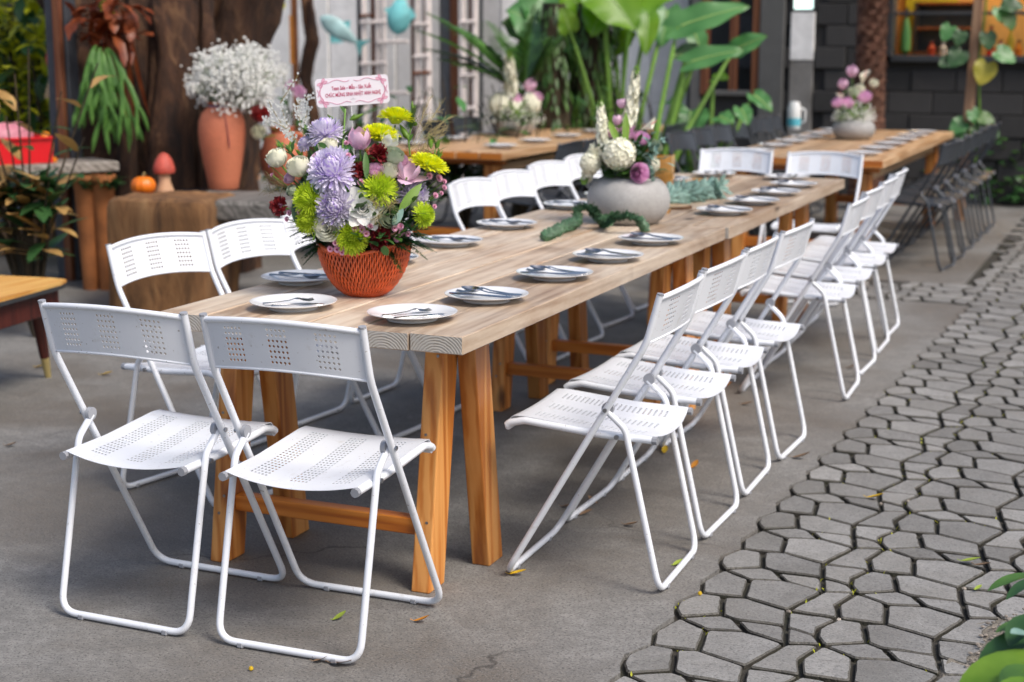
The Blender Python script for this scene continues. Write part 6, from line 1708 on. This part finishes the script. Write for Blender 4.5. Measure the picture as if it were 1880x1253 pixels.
# bright garden foliage beyond, upper left
GH = 'foliage behind the shelf'
for i, (px, py, dd, mats, lab) in enumerate(((15, 90, 11.2, [('garden_leaf', .8), ('bright_leaf', .2)], 'sunlit yellow-green bush at the far upper left'), (75, 60, 11.5, [('garden_leaf', .6), ('green_leaf', .4)], 'yellow-green bush between the upper left corner and the tree'), (40, 190, 10.6, [('dark_leaf', .6), ('garden_leaf', .4)], 'dark bush behind the shelf at the left'), (205, 10, 12.0, [('garden_leaf', .9), ('bright_leaf', .1)], 'yellow-green leaves seen between the tree stems'))):
    p = atd(px, py, dd); t = thing('garden_bush', (p.x, p.y, 0), lab, 'bush', GH); bl = [MB(), MB()]
    for k in range(750):
        q = Vector((rnd.gauss(0, .42), rnd.gauss(0, .35), p.z + rnd.gauss(-.1, .42)))
        if q.z < .05: continue
        rnd.choices(bl, [m[1] for m in mats])[0].blade(q, (rnd.uniform(-1, 1), rnd.uniform(-1, 1), rnd.uniform(-.7, .6)), (0, 0, 1), rnd.uniform(.10, .2), rnd.uniform(.05, .10), .7, 3)
    bs = MB()
    for k in range(5): bs.tube([(rnd.gauss(0, .05), rnd.gauss(0, .05), 0), (rnd.gauss(0, .12), rnd.gauss(0, .12), p.z * .6), (rnd.gauss(0, .3), rnd.gauss(0, .3), p.z + .3)], [.03, .02, .008], 6)
    bs.split('stem', 'dark_trunk', t)
    for b, m in zip(bl, mats): b.build('leaves', m[0], t, 60)['kind'] = 'stuff'
fn = thing('garden_wall', (0, 0, 0), 'dark boundary wall behind the bushes at the far left', 'wall')
b = MB(); b.box((-9.2, 12.6, 2.1), (9.2, .15, 4.2), .01); b.build('wall', 'dark_block', fn); b = MB(); b.box((-9.2, 12.6, 4.23), (9.3, .25, .06), .01); b.build('coping', 'grey_wall', fn)

# ================================================================== STICK SCREENS AND METAL FISH
YS = 11.2
def scr(px, py=60): return aty(px, py, YS)
def stick_screen(px0, px1, label, sticks, rungs):
    t = thing('stick_screen', (0, 0, 0), label, 'screen', 'stick screens before the pale wall')
    for px, w_, mat, y_ in sticks:
        x = scr(px).x; b = MB(); q = [Vector((x + .012 * noise.noise((px, z * 2, 0)), YS + y_, z)) for z in (0, .5, 1.0, 1.5, 2.0, 2.5)]
        b.tube(q, w_, 7); b.build('stick', mat, t)
    for (a, c, py, mat) in rungs:
        p, q = scr(a, py), scr(c, py); b = MB(); b.tube([Vector((p.x, YS - .03, p.z)), Vector((q.x, YS - .03, q.z + .01))], .018, 6); b.build('rung', mat, t)
    return t
stick_screen(655, 745, 'left stick screen of white and rust-brown poles, near the upper teal fish', [(668, .030, 'white_stick', 0), (682, .026, 'rust_wood', .04), (694, .034, 'white_stick', 0), (707, .020, 'white_stick', -.02), (655, .02, 'metal_dark', .05)], [(664, 712, 42, 'white_stick'), (664, 690, 30, 'rust_wood'), (696, 752, 78, 'white_stick'), (664, 712, 118, 'white_stick'), (690, 752, 172, 'white_stick')])
stick_screen(745, 800, 'middle stick screen of white poles with rust-brown pole, right of the teal fish', [(757, .028, 'rust_wood', .03), (766, .034, 'white_stick', 0), (777, .020, 'rust_iron', .04), (786, .036, 'white_stick', 0), (812, .08, 'slate_metal', .12), (826, .05, 'rust_wood', .10)], [(762, 790, 46, 'white_stick'), (762, 790, 105, 'white_stick'), (762, 792, 135, 'rust_wood'), (762, 790, 190, 'white_stick')])
stick_screen(840, 880, 'right stick screen of two white poles beside the palm fronds', [(850, .03, 'white_stick', 0), (862, .022, 'rust_wood', .03), (872, .032, 'white_stick', 0), (882, .02, 'metal_dark', .02)], [(846, 876, 42, 'white_stick'), (846, 876, 140, 'white_stick'), (846, 876, 200, 'white_stick')])
rp_ = thing('rust_post', (scr(550).x, YS - .1, 0), 'rust-red post rising behind the gypsophila and card', 'post')
b = MB(); b.box((0, 0, 1.3), (.055, .06, 2.6), .006); b.build('post', 'rust_iron', rp_); b = MB(); b.box((-.02, -.04, 1.45), (.03, .02, .5), .003); b.build('yellow_strip', 'orange_paint', rp_)
op = thing('orange_post', (scr(500).x, YS - .4, 0), 'short orange-yellow post right of the tree trunk', 'post'); b = MB(); b.box((0, 0, .8), (.05, .05, 1.6), .005); b.build('post', 'orange_paint', op); b = MB(); b.box((0, 0, 1.61), (.07, .07, .02), .004); b.build('cap', 'rust_wood', op)
dw = thing('driftwood', (scr(578).x, YS - .15, 0), 'twisted brown driftwood stem hung beside the rust-red post', 'driftwood')
b = MB(); limb(b, [Vector((0, 0, 0)), Vector((.05, 0, .6)), Vector((-.06, 0, 1.1)), Vector((.04, 0, 1.45)), Vector((-.02, 0, 1.9)), Vector((.08, 0, 2.3))], [.09, .07, .06, .08, .06, .04], 10, .35, 5, 30); b.build('stem', 'tree_bark', dw)
b = MB(); limb(b, [Vector((.02, 0, 1.3)), Vector((.10, -.05, 1.55)), Vector((.06, -.05, 1.85))], [.05, .05, .03], 8, .3, 5, 31); b.build('branch', 'tree_bark', dw)
def fish(pos, L, ang_, mat, label, fat=.42):
    t = thing('metal_fish', pos, label, 'ornament', 'teal metal fish on the screens')
    A = (RT * math.cos(ang_) + Vector((0, 0, 1)) * math.sin(ang_)); U = (Vector((0, 0, 1)) * math.cos(ang_) - RT * math.sin(ang_)); N = -FW
    def T(x, y, z=0): return A * x + U * y + N * z
    b = MB(); vs = []; n, m = 10, 14
    for i in range(m + 1):
        s = i / m; h = L * fat * .5 * (math.sin(math.pi * s ** .8) ** .8 * (1 - .1 * s) + .02) + (.0 if s < .85 else .03 * L * (s - .85) / .15)
        for k in range(n): a = 2 * math.pi * k / n; vs.append(T((.5 - s) * L, h * math.cos(a), h * .35 * math.sin(a)))
    b.add(vs, [(i * n + k, i * n + (k + 1) % n, (i + 1) * n + (k + 1) % n, (i + 1) * n + k) for i in range(m) for k in range(n)]); b.build('body', mat, t, 60)
    def plate(pts, name, mt):
        b = MB(); n = len(pts); b.add([T(x * L, y * L, .006) for x, y in pts] + [T(x * L, y * L, -.006) for x, y in pts], [tuple(range(n)), tuple(range(2 * n - 1, n - 1, -1))] + [(i, (i + 1) % n, n + (i + 1) % n, n + i) for i in range(n)]); b.build(name, mt, t, 20)
    plate([(-.46, .03), (-.72, .24), (-.64, .0), (-.72, -.24), (-.46, -.03)], 'tail', 'teal_metal'); plate([(.12, fat * .44), (-.02, fat * .44 + .16), (-.25, fat * .40)], 'fin', 'teal_metal'); plate([(.05, -fat * .42), (-.10, -fat * .42 - .14), (-.18, -fat * .36)], 'fin', 'teal_metal')
    b = MB(); b.ico(T(.34 * L, .03 * L, .075 * L), .02 * L); b.build('eye', 'metal_dark', t)
fish(aty(622, 55, YS - .3), .46, R(145), 'teal_pale', 'pale teal metal fish diving beside the rust-red post')
fish(aty(733, 28, YS - .3), .40, R(-97), 'teal_metal', 'bright teal metal fish hanging between the stick screens', .62)

# ================================================================== BROAD-LEAVED PLANTS AND PALMS
def heart_leaf(b, base, d, up, L, w_, wave=.10, fold=.25, curl=.6, seed=0):
    d = Vector(d).normalized(); up = Vector(up); up = (up - d * up.dot(d)).normalized(); side = d.cross(up)
    nu, nv = 10, 14; vs = []; mid_ = []
    for j in range(nv + 1):
        v = j / nv; sgn = v - .18
        hw = w_ * .5 * (math.sin(math.pi * min(1, (v * .95 + .06))) ** .55) * (1 - v * .45) * 1.25
        ax = L * sgn; drop = -curl * L * .35 * max(0, sgn) ** 2
        for i in range(nu + 1):
            u = (i / nu - .5) * 2
            cut = 0
            if v < .18: 
                cut = (1 - abs(u)) * L * .16 * (1 - v / .18)      # the notch between the two lobes
            y = u * hw; z = fold * abs(y) * .8 + wave * w_ * .5 * math.sin(v * 15 + seed + (2 if u > 0 else 0)) * abs(u) ** 2 + drop
            vs.append(Vector(base) + d * (ax + cut) + side * y + up * z)
            if i == nu // 2 and v > .17: mid_.append(Vector(base) + d * (ax + cut) + up * (z + .003))
    b.add(vs, [(j * (nu + 1) + i, j * (nu + 1) + i + 1, (j + 1) * (nu + 1) + i + 1, (j + 1) * (nu + 1) + i) for j in range(nv) for i in range(nu)])
    return mid_
def alocasia(base, label, leaves, D0):
    """leaves: (px, py of the stalk joint, px, py of the tip, width in px, material, extra depth)"""
    t = thing('alocasia', base, label, 'plant', 'broad-leaved plants by the pale wall'); base = Vector(base)
    for i, (x0, y0, x1, y1, w_, mat, dd) in enumerate(leaves):
        p0, p1 = atd(x0, y0, D0 + dd), atd(x1, y1, D0 + dd - .12); s_ = (D0 + dd) / FPX
        b = MB(); d = p1 - p0; up = Vector((0, 0, 1)) * (.45 if y0 < 120 else .8) - FW * .9
        mv = heart_leaf(b, p0 - base, d, up, d.length * 1.22, w_ * s_, seed=i * 1.7); lf = b.build('leaf', mat, t, 70)
        b = MB(); b.tube(mv, [.007 * (1 - .75 * q / (len(mv) - 1)) for q in range(len(mv))], 5); b.build('midrib', 'vein_green', lf)
        e = p0 - base; st = Vector((rnd.uniform(-.06, .06), rnd.uniform(-.06, .06), .05))
        b = MB(); q = [st, st.lerp(e, .45) + Vector((0, 0, .12)), e.lerp(st, .12) + Vector((0, 0, .05)), e]; q = fillet(q, .3, 4)
        b.tube(q, [.026 - .016 * k / (len(q) - 1) for k in range(len(q))], 7); b.build('stalk', 'stem_green', t)
    b = MB(); b.tube([(0, 0, 0), (.02, 0, .25), (0, .02, .45)], [.07, .06, .05], 8); b.build('trunk', 'dark_trunk', t)
    return t
p = atd(1135, 300, 12.6)
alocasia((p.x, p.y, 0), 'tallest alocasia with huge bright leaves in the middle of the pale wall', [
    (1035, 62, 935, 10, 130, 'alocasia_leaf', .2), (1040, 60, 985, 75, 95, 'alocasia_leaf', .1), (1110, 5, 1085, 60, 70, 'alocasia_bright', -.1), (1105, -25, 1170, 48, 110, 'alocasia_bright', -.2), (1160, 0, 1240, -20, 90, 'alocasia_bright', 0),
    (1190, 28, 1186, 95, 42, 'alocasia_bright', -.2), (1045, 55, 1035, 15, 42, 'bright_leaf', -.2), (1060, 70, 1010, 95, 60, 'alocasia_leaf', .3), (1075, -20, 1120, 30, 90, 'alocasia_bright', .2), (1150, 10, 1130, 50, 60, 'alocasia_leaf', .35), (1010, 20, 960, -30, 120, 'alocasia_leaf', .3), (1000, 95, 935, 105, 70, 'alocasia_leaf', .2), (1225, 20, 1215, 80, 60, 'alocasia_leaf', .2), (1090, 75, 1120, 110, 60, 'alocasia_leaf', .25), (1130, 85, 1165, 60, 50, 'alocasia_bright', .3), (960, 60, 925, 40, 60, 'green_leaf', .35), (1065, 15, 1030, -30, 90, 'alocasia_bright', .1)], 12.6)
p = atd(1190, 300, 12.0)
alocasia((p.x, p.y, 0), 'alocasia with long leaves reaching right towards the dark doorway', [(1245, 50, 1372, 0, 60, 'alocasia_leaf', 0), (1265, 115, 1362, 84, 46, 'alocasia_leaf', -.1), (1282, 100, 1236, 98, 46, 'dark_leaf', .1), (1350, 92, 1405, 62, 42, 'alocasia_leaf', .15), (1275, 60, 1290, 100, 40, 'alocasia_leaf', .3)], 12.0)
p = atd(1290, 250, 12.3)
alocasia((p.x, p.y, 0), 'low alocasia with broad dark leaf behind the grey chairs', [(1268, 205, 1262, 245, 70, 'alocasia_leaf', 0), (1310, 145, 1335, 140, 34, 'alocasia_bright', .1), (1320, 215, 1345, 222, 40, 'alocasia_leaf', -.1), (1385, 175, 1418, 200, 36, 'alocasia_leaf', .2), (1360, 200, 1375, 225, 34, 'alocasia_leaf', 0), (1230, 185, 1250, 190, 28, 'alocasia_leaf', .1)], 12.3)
for i, (px, w_, lab) in enumerate(((1015, .17, 'leftmost mossy green trunk at the pale wall'), (1075, .15, 'middle dark mossy trunk under the huge leaves'), (1110, .08, 'thin mossy trunk right of the dark one'))):
    p = atd(px, 230, 12.75 + .1 * i); t = thing('mossy_trunk', (p.x, p.y, 0), lab, 'tree', 'mossy trunks by the pale wall')
    b = MB(); limb(b, [Vector((0, 0, 0)), Vector((.02, 0, .7)), Vector((-.02, 0, 1.25)), Vector((0, 0, 1.75))], [w_, w_ * .9, w_ * .8, w_ * .5], 12, .2, 4, 40 + i); b.build('trunk', 'dark_trunk', t)
    b = MB()
    for k in range(420):
        a = rnd.uniform(0, 6.28); z = rnd.uniform(.3, 1.75); b.blade((w_ * .95 * math.cos(a), w_ * .95 * math.sin(a), z), (math.cos(a) * .5, math.sin(a) * .5, -1), (math.cos(a), math.sin(a), 0), rnd.uniform(.05, .16), .03, .2, 3)
    b.build('moss_leaves', 'green_leaf', t, 60)['kind'] = 'stuff'
def palm_frond(b, p0, d, L, nl, leaflet, w_, droop=.8):
    p = Vector(p0); d = Vector(d).normalized(); n = 12; P0 = [p.copy()]
    for i in range(n): d = (d + Vector((0, 0, -droop / n))).normalized(); p = p + d * L / n; P0.append(p.copy())
    b.tube(P0, [.008 * (1 - .8 * i / n) for i in range(n + 1)], 5)
    for k in range(nl):
        f = .12 + .88 * k / nl; i = min(n - 1, int(f * n)); c = P0[i].lerp(P0[i + 1], f * n - i); tg = (P0[i + 1] - P0[i]).normalized()
        for s in (-1, 1):
            sd_ = tg.cross(Vector((0, 0, 1))).normalized() * s
            b.blade(c, sd_ + tg * .7 + Vector((0, 0, .15)), (0, 0, 1), leaflet * math.sin(math.pi * (f * .8 + .15)) * rnd.uniform(.85, 1.1), w_, .7, 3, .2)
p = atd(960, 260, 11.8); pl = thing('palm', (p.x, p.y, 0), 'low palm with feathery fronds reaching left across the stick screens', 'palm')
tb_ = Vector((0, 0, 1.05)); b = MB(); limb(b, [Vector((0, 0, 0)), Vector((.02, 0, .5)), tb_], [.09, .07, .06], 10, .2, 4, 50); b.build('trunk', 'dark_trunk', pl)
for (tx, ty, dd, L) in ((805, 25, 0, 1.0), (790, 60, -.2, .95), (800, 95, .1, .9), (850, 60, .1, .8), (905, 60, .2, .6), (975, 85, -.2, .6), (1000, 110, .0, .5), (830, 130, -.1, .7), (890, 20, .3, .8), (1030, 80, .1, .6), (870, 160, -.2, .6)):
    e = atd(tx, ty, 11.8 + dd) - Vector(pl.location); b = MB(); palm_frond(b, tb_, (e - tb_) + Vector((0, 0, .25)), L, 26, .22, .030, .6); b.build('frond', 'staghorn' if ty < 70 else 'green_leaf', pl, 60)
# leaves low behind the near table's bouquet, by the posts
for i, (px, py, dd, lab) in enumerate(((575, 120, 10.8, 'long-leaved green plant left of the card behind the bouquet'), (720, 250, 10.4, 'leafy green plant under the stick screens behind the bouquet'), (640, 215, 10.6, 'dark green plant right below the card in the background'), (850, 240, 10.9, 'green plant at the foot of the right stick screen'))):
    p = atd(px, py + 40, dd); leafy('garden_plant', (p.x, p.y, 0), lab, [(rnd.uniform(-.3, .3), rnd.uniform(-.2, .2), rnd.uniform(.7, 1.25)) for _ in range(7)], [('green_leaf', .7), ('alocasia_leaf', .3)], 12, .22, .06, (0, 0, .2), .8, .15)

for i, (px, py, dd, lab) in enumerate(((520, 225, 11.0, 'dark green shrub behind the clay jar'), (610, 235, 11.2, 'dark green shrub under the pale teal fish'), (690, 240, 11.1, 'dark shrub at the foot of the left stick screen'), (770, 235, 11.2, 'dark shrub at the foot of the middle stick screen'),
        (905, 215, 11.6, 'dark leafy shrub left of the low palm'), (965, 215, 11.7, 'dark leafy shrub right of the low palm'), (1050, 225, 12.2, 'dark shrub between the mossy trunks'), (1150, 225, 12.3, 'dark shrub under the tallest alocasia'), (1225, 225, 12.2, 'dark shrub behind the white flower spikes'))):
    p = atd(px, py, dd); leafy('garden_shrub', (p.x, p.y, 0), lab, [(rnd.uniform(-.35, .35), rnd.uniform(-.2, .2), rnd.uniform(.75, 1.15)) for _ in range(8)], [('dark_leaf', .75), ('green_leaf', .25)], 14, .17, .06, (0, 0, .2), .8, .1)
# ================================================================== RIGHT SIDE BEFORE THE HOUSE
p = aty(1596, 190, 10.5); pt_ = thing('shaggy_palm', (p.x, p.y, 0), 'thick shaggy brown palm trunk in front of the dark house', 'palm')
b = MB(); limb(b, [Vector((0, 0, -.02)), Vector((0, 0, .8)), Vector((-.02, 0, 1.6)), Vector((-.02, 0, 2.6))], [.16, .135, .125, .125], 18, .06, 6, 60); b.build('trunk', 'palm_bark', pt_, 60)
b = MB()
for k in range(260):
    a = k * 2.4; z = .2 + 2.2 * k / 260; d = Vector((math.cos(a), math.sin(a), 0)); r_ = .128
    b.blade(d * r_ * .93 + Vector((0, 0, z)), d * .42 + Vector((0, 0, 1)), d, rnd.uniform(.05, .085), .085, -.35, 3, -.15, shape=lambda t: 1 - .55 * t)
b.split('leaf_scar', 'palm_bark', pt_)
p = aty(1775, 215, 9.9); wp = thing('wooden_post', (p.x, p.y, 0), 'slim tan wooden post with climbing leaves before the kitchen window', 'post')
b = MB(); q = aty(1790, 0, 9.9) - p; b.box((0, 0, 0), (.075, .075, 2.9), .006); o = b.build('post', 'post_wood', wp); o.location = (.03, 0, 1.43); o.rotation_euler = (0, R(1.8), 0)
GPo = 'leaves on the tan post'
po_ = thing('pothos_vine', (p.x, p.y, 0), 'climbing vine with heart-shaped leaves on the tan wooden post', 'vine')
b = MB(); b.tube([(.09, -.02, .45), (.10, -.02, .9), (.07, -.03, 1.3), (.10, -.02, 1.7), (.09, -.02, 2.2)], .009, 6); b.build('stem', 'stem_green', po_)
for i, (px, py, L, ang_, mat) in enumerate(((1812, 118, .22, 250, 'yellow_leaf'), (1832, 95, .20, 330, 'alocasia_leaf'), (1812, 62, .17, 280, 'dark_leaf'), (1765, 95, .2, 230, 'dark_leaf'), (1750, 110, .16, 200, 'dark_leaf'), (1745, 50, .16, 240, 'alocasia_leaf'), (1835, 15, .2, 300, 'alocasia_leaf'), (1845, 8, .18, 350, 'dark_leaf'), (1850, 30, .15, 290, 'green_leaf'), (1765, 60, .14, 250, 'dark_leaf'),
    (1785, 205, .16, 300, 'alocasia_leaf'), (1800, 215, .15, 340, 'green_leaf'), (1768, 225, .17, 220, 'alocasia_leaf'), (1795, 235, .16, 270, 'green_leaf'), (1760, 240, .15, 200, 'dark_leaf'), (1815, 235, .14, 320, 'dark_leaf'), (1780, 250, .15, 250, 'alocasia_leaf'))):
    e = aty(px, py, 9.85) - Vector(po_.location); a = R(ang_); b = MB(); d = RT * math.cos(a) + Vector((0, 0, 1)) * math.sin(a) - FW * .3
    heart_leaf(b, e, d, -FW + Vector((0, 0, .5)), L, L * .85, .05, .15, .5, i); b.build('leaf', mat, po_, 70)
for px, py, lab, hh in ((1835, 372, 'dense green ivy bed at the foot of the dark house wall', .55), (1795, 340, 'clump of green ivy behind the grey chairs by the house', .5)):
    p = atz(px, py, 0); t = thing('ivy_bed', (p.x + .1, p.y, 0), lab, 'plant', 'ivy at the house wall'); bl = [MB(), MB()]
    for k in range(900):
        q = Vector((rnd.gauss(.15, .45), rnd.gauss(0, .22), 0)); q.z = abs(rnd.gauss(0, .5)) * hh * math.exp(-(q.x ** 2 + q.y ** 2) / .6) + .03
        rnd.choice(bl).blade(q, (rnd.uniform(-1, 1), rnd.uniform(-1, .3), rnd.uniform(-.2, .7)), (0, -.3, 1), rnd.uniform(.06, .11), rnd.uniform(.05, .08), .6, 3)
    bl[0].build('leaves', 'dark_leaf', t, 60)['kind'] = 'stuff'; bl[1].build('leaves', 'green_leaf', t, 60)['kind'] = 'stuff'
    bs = MB()
    for k in range(14): bs.tube([(rnd.gauss(0, .3), rnd.gauss(0, .15), 0), (rnd.gauss(0, .35), rnd.gauss(0, .15), hh * .7)], .006, 5)
    bs.split('stem', 'dark_trunk', t)

# ================================================================== FOREGROUND LEAVES AND LITTER
fg = thing('foreground_plant', (1.42, -.05, 0), 'out of focus leafy plant at the lower right corner of the picture', 'plant')
Fg = Vector(fg.location)
for i, (x0, y0, x1, y1, w_, mat, Dd) in enumerate(((1905, 1200, 1760, 1262, 95, 'bright_leaf', 2.75), (1900, 1160, 1800, 1215, 70, 'dark_leaf', 2.85), (1900, 1150, 1838, 1145, 34, 'green_leaf', 2.9), (1900, 1055, 1822, 1066, 30, 'green_leaf', 3.3), (1910, 1230, 1850, 1255, 80, 'green_leaf', 2.7), (1890, 1130, 1855, 1172, 46, 'dark_leaf', 2.85), (1925, 1190, 1870, 1150, 60, 'blue_leaf', 2.8), (1905, 1062, 1852, 1085, 26, 'dark_leaf', 3.2), (1930, 1260, 1840, 1275, 90, 'bright_leaf', 2.65))):
    p0, p1 = atd(x0, y0, Dd), atd(x1, y1, Dd - .05); b = MB(); d = p1 - p0
    b.blade(p0 - Fg, d, (0, 0, 1), d.length * 1.1, w_ * Dd / FPX, .4, 7, .25); b.build('leaf', mat, fg, 70)
    b = MB(); b.tube([Vector((0, 0, 0)), (p0 - Fg) * .6 + Vector((.02, 0, .05)), p0 - Fg], .004, 5); b.build('stalk', 'stem_green', fg)
def litter(px, py, L, mat, label, rz=None, curl=None, z=.004):
    p = atz(px, py, z); b = MB(); a = rnd.uniform(0, 6.28) if rz is None else R(rz); cu = rnd.uniform(-1.2, -.4) if curl is None else curl
    b.blade((0, 0, 0), (math.cos(a), math.sin(a), .12), (0, 0, 1), L, L * .45, cu * .6, 7, .35); b.blade((0, 0, -.0006), (math.cos(a), math.sin(a), .12), (0, 0, 1), L, L * .45, cu * .6, 7, .35)
    b.tube([(0, 0, 0), (-math.cos(a) * L * .22, -math.sin(a) * L * .22, .004)], .0009, 4)
    o = b.build('fallen_leaf', mat, smooth=60); o.location = p; tag(o, label, 'leaf', 'fallen leaves on the ground')
litter(612, 1138, .042, 'litter_green', 'yellow-green fallen leaf under the nearest right-hand chair', 60)
litter(760, 1140, .045, 'litter_orange', 'curled orange-brown leaf on the concrete right of the nearest chair', 10)
litter(606, 1217, .06, 'litter_brown', 'dry brown leaf by the rear foot bar of the nearest chair', 0)
litter(575, 1214, .04, 'litter_brown', 'small dry brown leaf left of the one by the nearest foot bar', 20)
litter(935, 1054, .05, 'litter_yellow', 'yellow leaf at the front foot of the first paving-side chair', 15)
litter(1270, 859, .05, 'litter_orange', 'orange-yellow leaf under the third paving-side chair', 80)
litter(1219, 832, .05, 'litter_yellow', 'yellow leaf under the second paving-side chair', 100)
litter(1032, 930, .055, 'litter_brown', 'dark brown leaf on the concrete under the first paving-side chair', 0)
litter(1065, 945, .045, 'litter_brown', 'tan curled leaf against the foot bar of the second paving-side chair', 50)
litter(1095, 924, .045, 'litter_brown', 'tan leaf just behind the other on the second chair foot bar', 150)
litter(1146, 963, .05, 'litter_brown', 'narrow reddish brown leaf on the concrete amid the paving-side chairs', -10)
litter(1455, 840, .07, 'litter_brown', 'pale dry leaf by the foot of the fourth paving-side chair', 0)
litter(1360, 742, .05, 'litter_brown', 'small dry leaf on the concrete behind the fourth paving-side chair', 0)
litter(1592, 913, .06, 'litter_yellow', 'bright yellow leaf lying on the paving stones', -10, z=.006)
litter(1765, 1030, .055, 'litter_green', 'lime green leaf on the paving near the right edge', 0, z=.006)
litter(1790, 1037, .05, 'litter_brown', 'dark red-brown leaf beside the lime green one on the paving', -20, z=.006)
litter(1790, 1083, .03, 'litter_green', 'small pale green leaf on the paving near the foreground plant', 60, z=.006)
litter(1236, 1038, .04, 'litter_green', 'small green leaf by the rear foot bar of the first paving-side chair', 60)
litter(185, 688, .06, 'litter_yellow', 'yellow leaf on the concrete behind the nearest left chair', 10)
litter(65, 674, .06, 'litter_yellow', 'yellow leaf beside the brass tip of the low table', 10)
litter(10, 818, .05, 'litter_brown', 'brown leaf at the left edge of the concrete', 10)
litter(1555, 675, .05, 'litter_brown', 'small brown leaf under the sixth paving-side chair', 10)
for px, py, lab in ((461, 1228, 'tiny yellow berry on the concrete in front of the chairs'), (1285, 1090, 'tiny yellow berry in the joint beside the first chair')):
    p = atz(px, py, .006); t = thing('berry', (p.x, p.y, 0), lab, 'berry', 'berries on the ground'); b = MB(); b.lathe([(.001, .0005), (.0055, .004), (.006, .007), (.004, .011), (0, .012)], 10); b.build('fruit', 'litter_yellow', t)
    b = MB(); b.tube([(0, 0, .0115), (.001, 0, .015)], .0008, 5); b.build('stalk', 'dry_stem', t)
for i, (px, py, lab) in enumerate(((1448, 1122, 'pale pebble in the paving joints nearest the first paving-side chair'), (1668, 920, 'white pebble in a paving joint right of the yellow leaf'), (1617, 924, 'pale chip in the joint just right of the yellow leaf'), (1770, 1080, 'tan pebble in the joint left of the small pale green leaf'), (1540, 1137, 'tan pebble in a paving joint low in the middle of the paving'))):
    p = atz(px, py, .0); b = MB(); b.ico((0, 0, .002), .008, (1, .75, .7)); o = b.build('pebble', 'pebble', smooth=0); o.location = (p.x, p.y, -.004); o.rotation_euler = (0, 0, i)
    tag(o, lab, 'pebble', 'pebbles in the paving joints')
